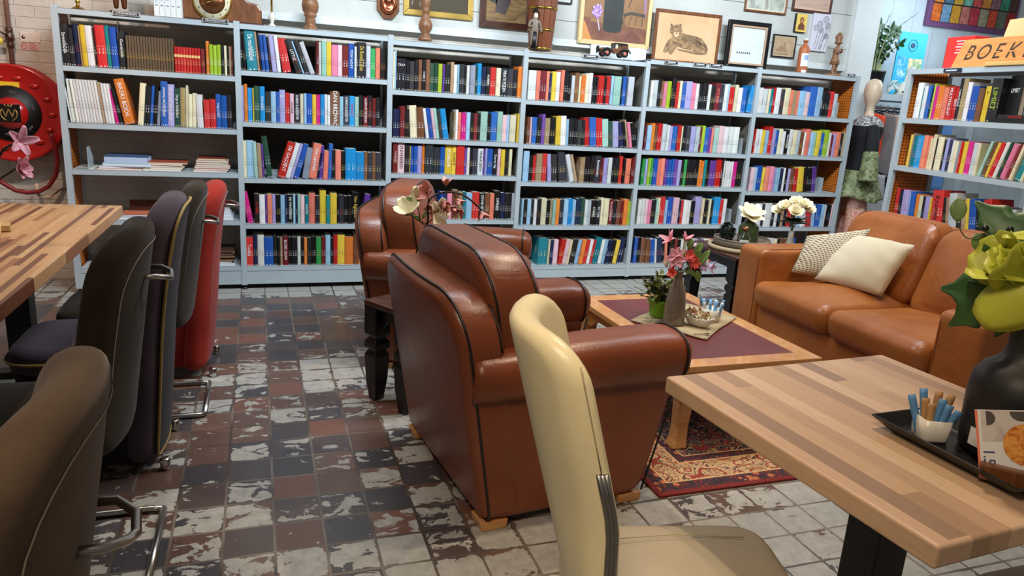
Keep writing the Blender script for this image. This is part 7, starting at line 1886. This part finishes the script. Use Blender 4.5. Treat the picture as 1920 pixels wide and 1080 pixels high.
# face-out black book and lying books at the right end of the top shelf
zz7 = Z7[0]
def book7(x, y, rz, w, h, d, c, label, lie=False, ttl=None, z=0, tc='w'):
    r = empty('book', F7 @ Vector((x, y, zz7-1.7515+.001+z)), RZ7+rz, label, 'book', GR[7])
    MB().box(0, 0, 0, w, .003, h).build('front_cover', cm(c), r) if not lie else MB().box(0, 0, 0, w, d, .002).build('lower_cover', cm(c), r)
    if not lie: MB().box(0, d-.003, 0, w, d, h).build('rear_cover', cm(c), r); MB().box(.0, .003, .002, w-.003, d-.003, h-.002).build('pages', M['pages'], r)
    else: MB().box(0, 0, h-.002, w, d, h).build('upper_cover', cm(c), r); MB().box(0, .0, .002, w, .002, h-.002).build('spine', cm(c), r); MB().box(.002, .002, .002, w-.002, d-.002, h-.002).build('pages', M['pages'], r)
    if ttl: text(ttl, min(h*.8, .03) if lie else .034, tmat(tc), r, axes_matrix((w*.5, -.0008, h*.5 if lie else h*.62), (1, 0, 0), (0, 0, 1)), 'title')
    return r
xl = l7(1862, 215)[0]
book7(xl, .075, -.35, .15, .225, .03, (20, 20, 22), 'black book turned face-out, titled LIMIET, on the top shelf behind the sofa', ttl='LIMIET', z=.045, tc='w')
book7(xl-.03, .01, 0, .26, .022, .14, (24, 22, 24), 'black book lying flat at the bottom of the pile beside the face-out book', True)
book7(xl+.02, .012, 0, .24, .024, .14, (32, 30, 32), 'dark book with red and white lettering lying on top of the flat pile', True, 'VARABOEK', z=.0225, tc='r')
book7(xl-.03, .08, 0, .0, .0, .0, (0, 0, 0), 'x').name = 'zz'
for o in [q for q in bpy.data.objects if q.name == 'zz']:
    for ch in list(o.children): bpy.data.objects.remove(ch)
    bpy.data.objects.remove(o)
# market canvas on the rear wall of the side room
x0, z0 = PX(1735, 42, 6.37); x1, z1 = PX(1884, 64, 6.37)
zt_ = z0+.62
cv = empty('canvas', (x0, 6.396, z0-.03), 0, 'colourful market collage canvas with a purple edge on the pale blue boards', 'canvas')
wc = x1-x0+.12; hc = .66
bevel(MB().box(0, -.04, 0, wc, 0, hc).build('canvas_block', cm((120, 76, 120)), cv), .003)
MB().box(.045, -.0415, .05, wc-.03, -.040, hc-.04).build('collage_ground', cm((60, 40, 46)), cv)
gx = (wc-.075)/9
tiles = [[(226, 110, 40), (120, 160, 190), (222, 160, 50), (206, 120, 110), (200, 60, 70), (170, 160, 130), (222, 80, 50), (110, 120, 106), (170, 40, 40)],
         [(236, 140, 60), (90, 130, 160), (226, 176, 60), (120, 190, 170), (226, 90, 90), (226, 150, 60), (150, 110, 120), (60, 150, 120), (90, 60, 50)],
         [(206, 90, 40), (226, 130, 90), (206, 140, 40), (90, 60, 120), (226, 200, 90), (60, 120, 150), (196, 40, 60), (226, 170, 120), (120, 90, 60)]]
for j in range(3):
    for i in range(9):
        xa = .048+i*gx+.006*((j*5+i*3) % 3); za = .055+j*.19; c = tiles[j][i]
        MB().box(xa, -.0422-.0003*((i+j) % 2), za, xa+gx-.012, -.0414, za+.175).build('collage_piece', artmat('collage_%d_%d' % (j, i), [tuple(max(0, q-50) for q in c), c, tuple(min(255, q+34) for q in c)], 16, 4, 2), cv)

# ------------------------------------------------------------------ parts of parts
base_name = lambda o: o.name.split('.')[0]
SUB = {'shell_piping': 'back_shell', 'cushion_piping': 'back_cushion', 'armrest_piping': 'armrest', 'side_piping': 'side_panel', 'seat_piping': ('seat_cushion', 'seat'),
       'back_piping': 'back_cushion', 'piping': 'backrest', 'rear_panel': 'backrest', 'seam': 'backrest', 'seat_stitching': 'seat', 'handle': ('backrest', 'board'), 'emblem_letter': 'emblem_ground', 'emblem_crown': 'emblem_ground',
       'instruction_panel': 'black_ring', 'numeral': 'chapter_ring', 'hub': 'wheel', 'logo': 'board', 'logo_ring': 'board', 'stencil_letter': 'plank', 'stencil_bridge': 'plank', 'label_text': 'label', 'printed_emblem': 'label', 'rim': 'woven_wall'}
for root in [o for o in C.objects if o.parent is None and o.children]:
    kids = {}
    for ch in sorted(root.children, key=lambda q: q.name): kids.setdefault(base_name(ch), []).append(ch)
    for kn, tgt in SUB.items():
        for tn in (tgt if isinstance(tgt, tuple) else (tgt,)):
            if kn in kids and tn in kids:
                for i, ch in enumerate(kids[kn]):
                    ch.parent = kids[tn][i % len(kids[tn])]
                break
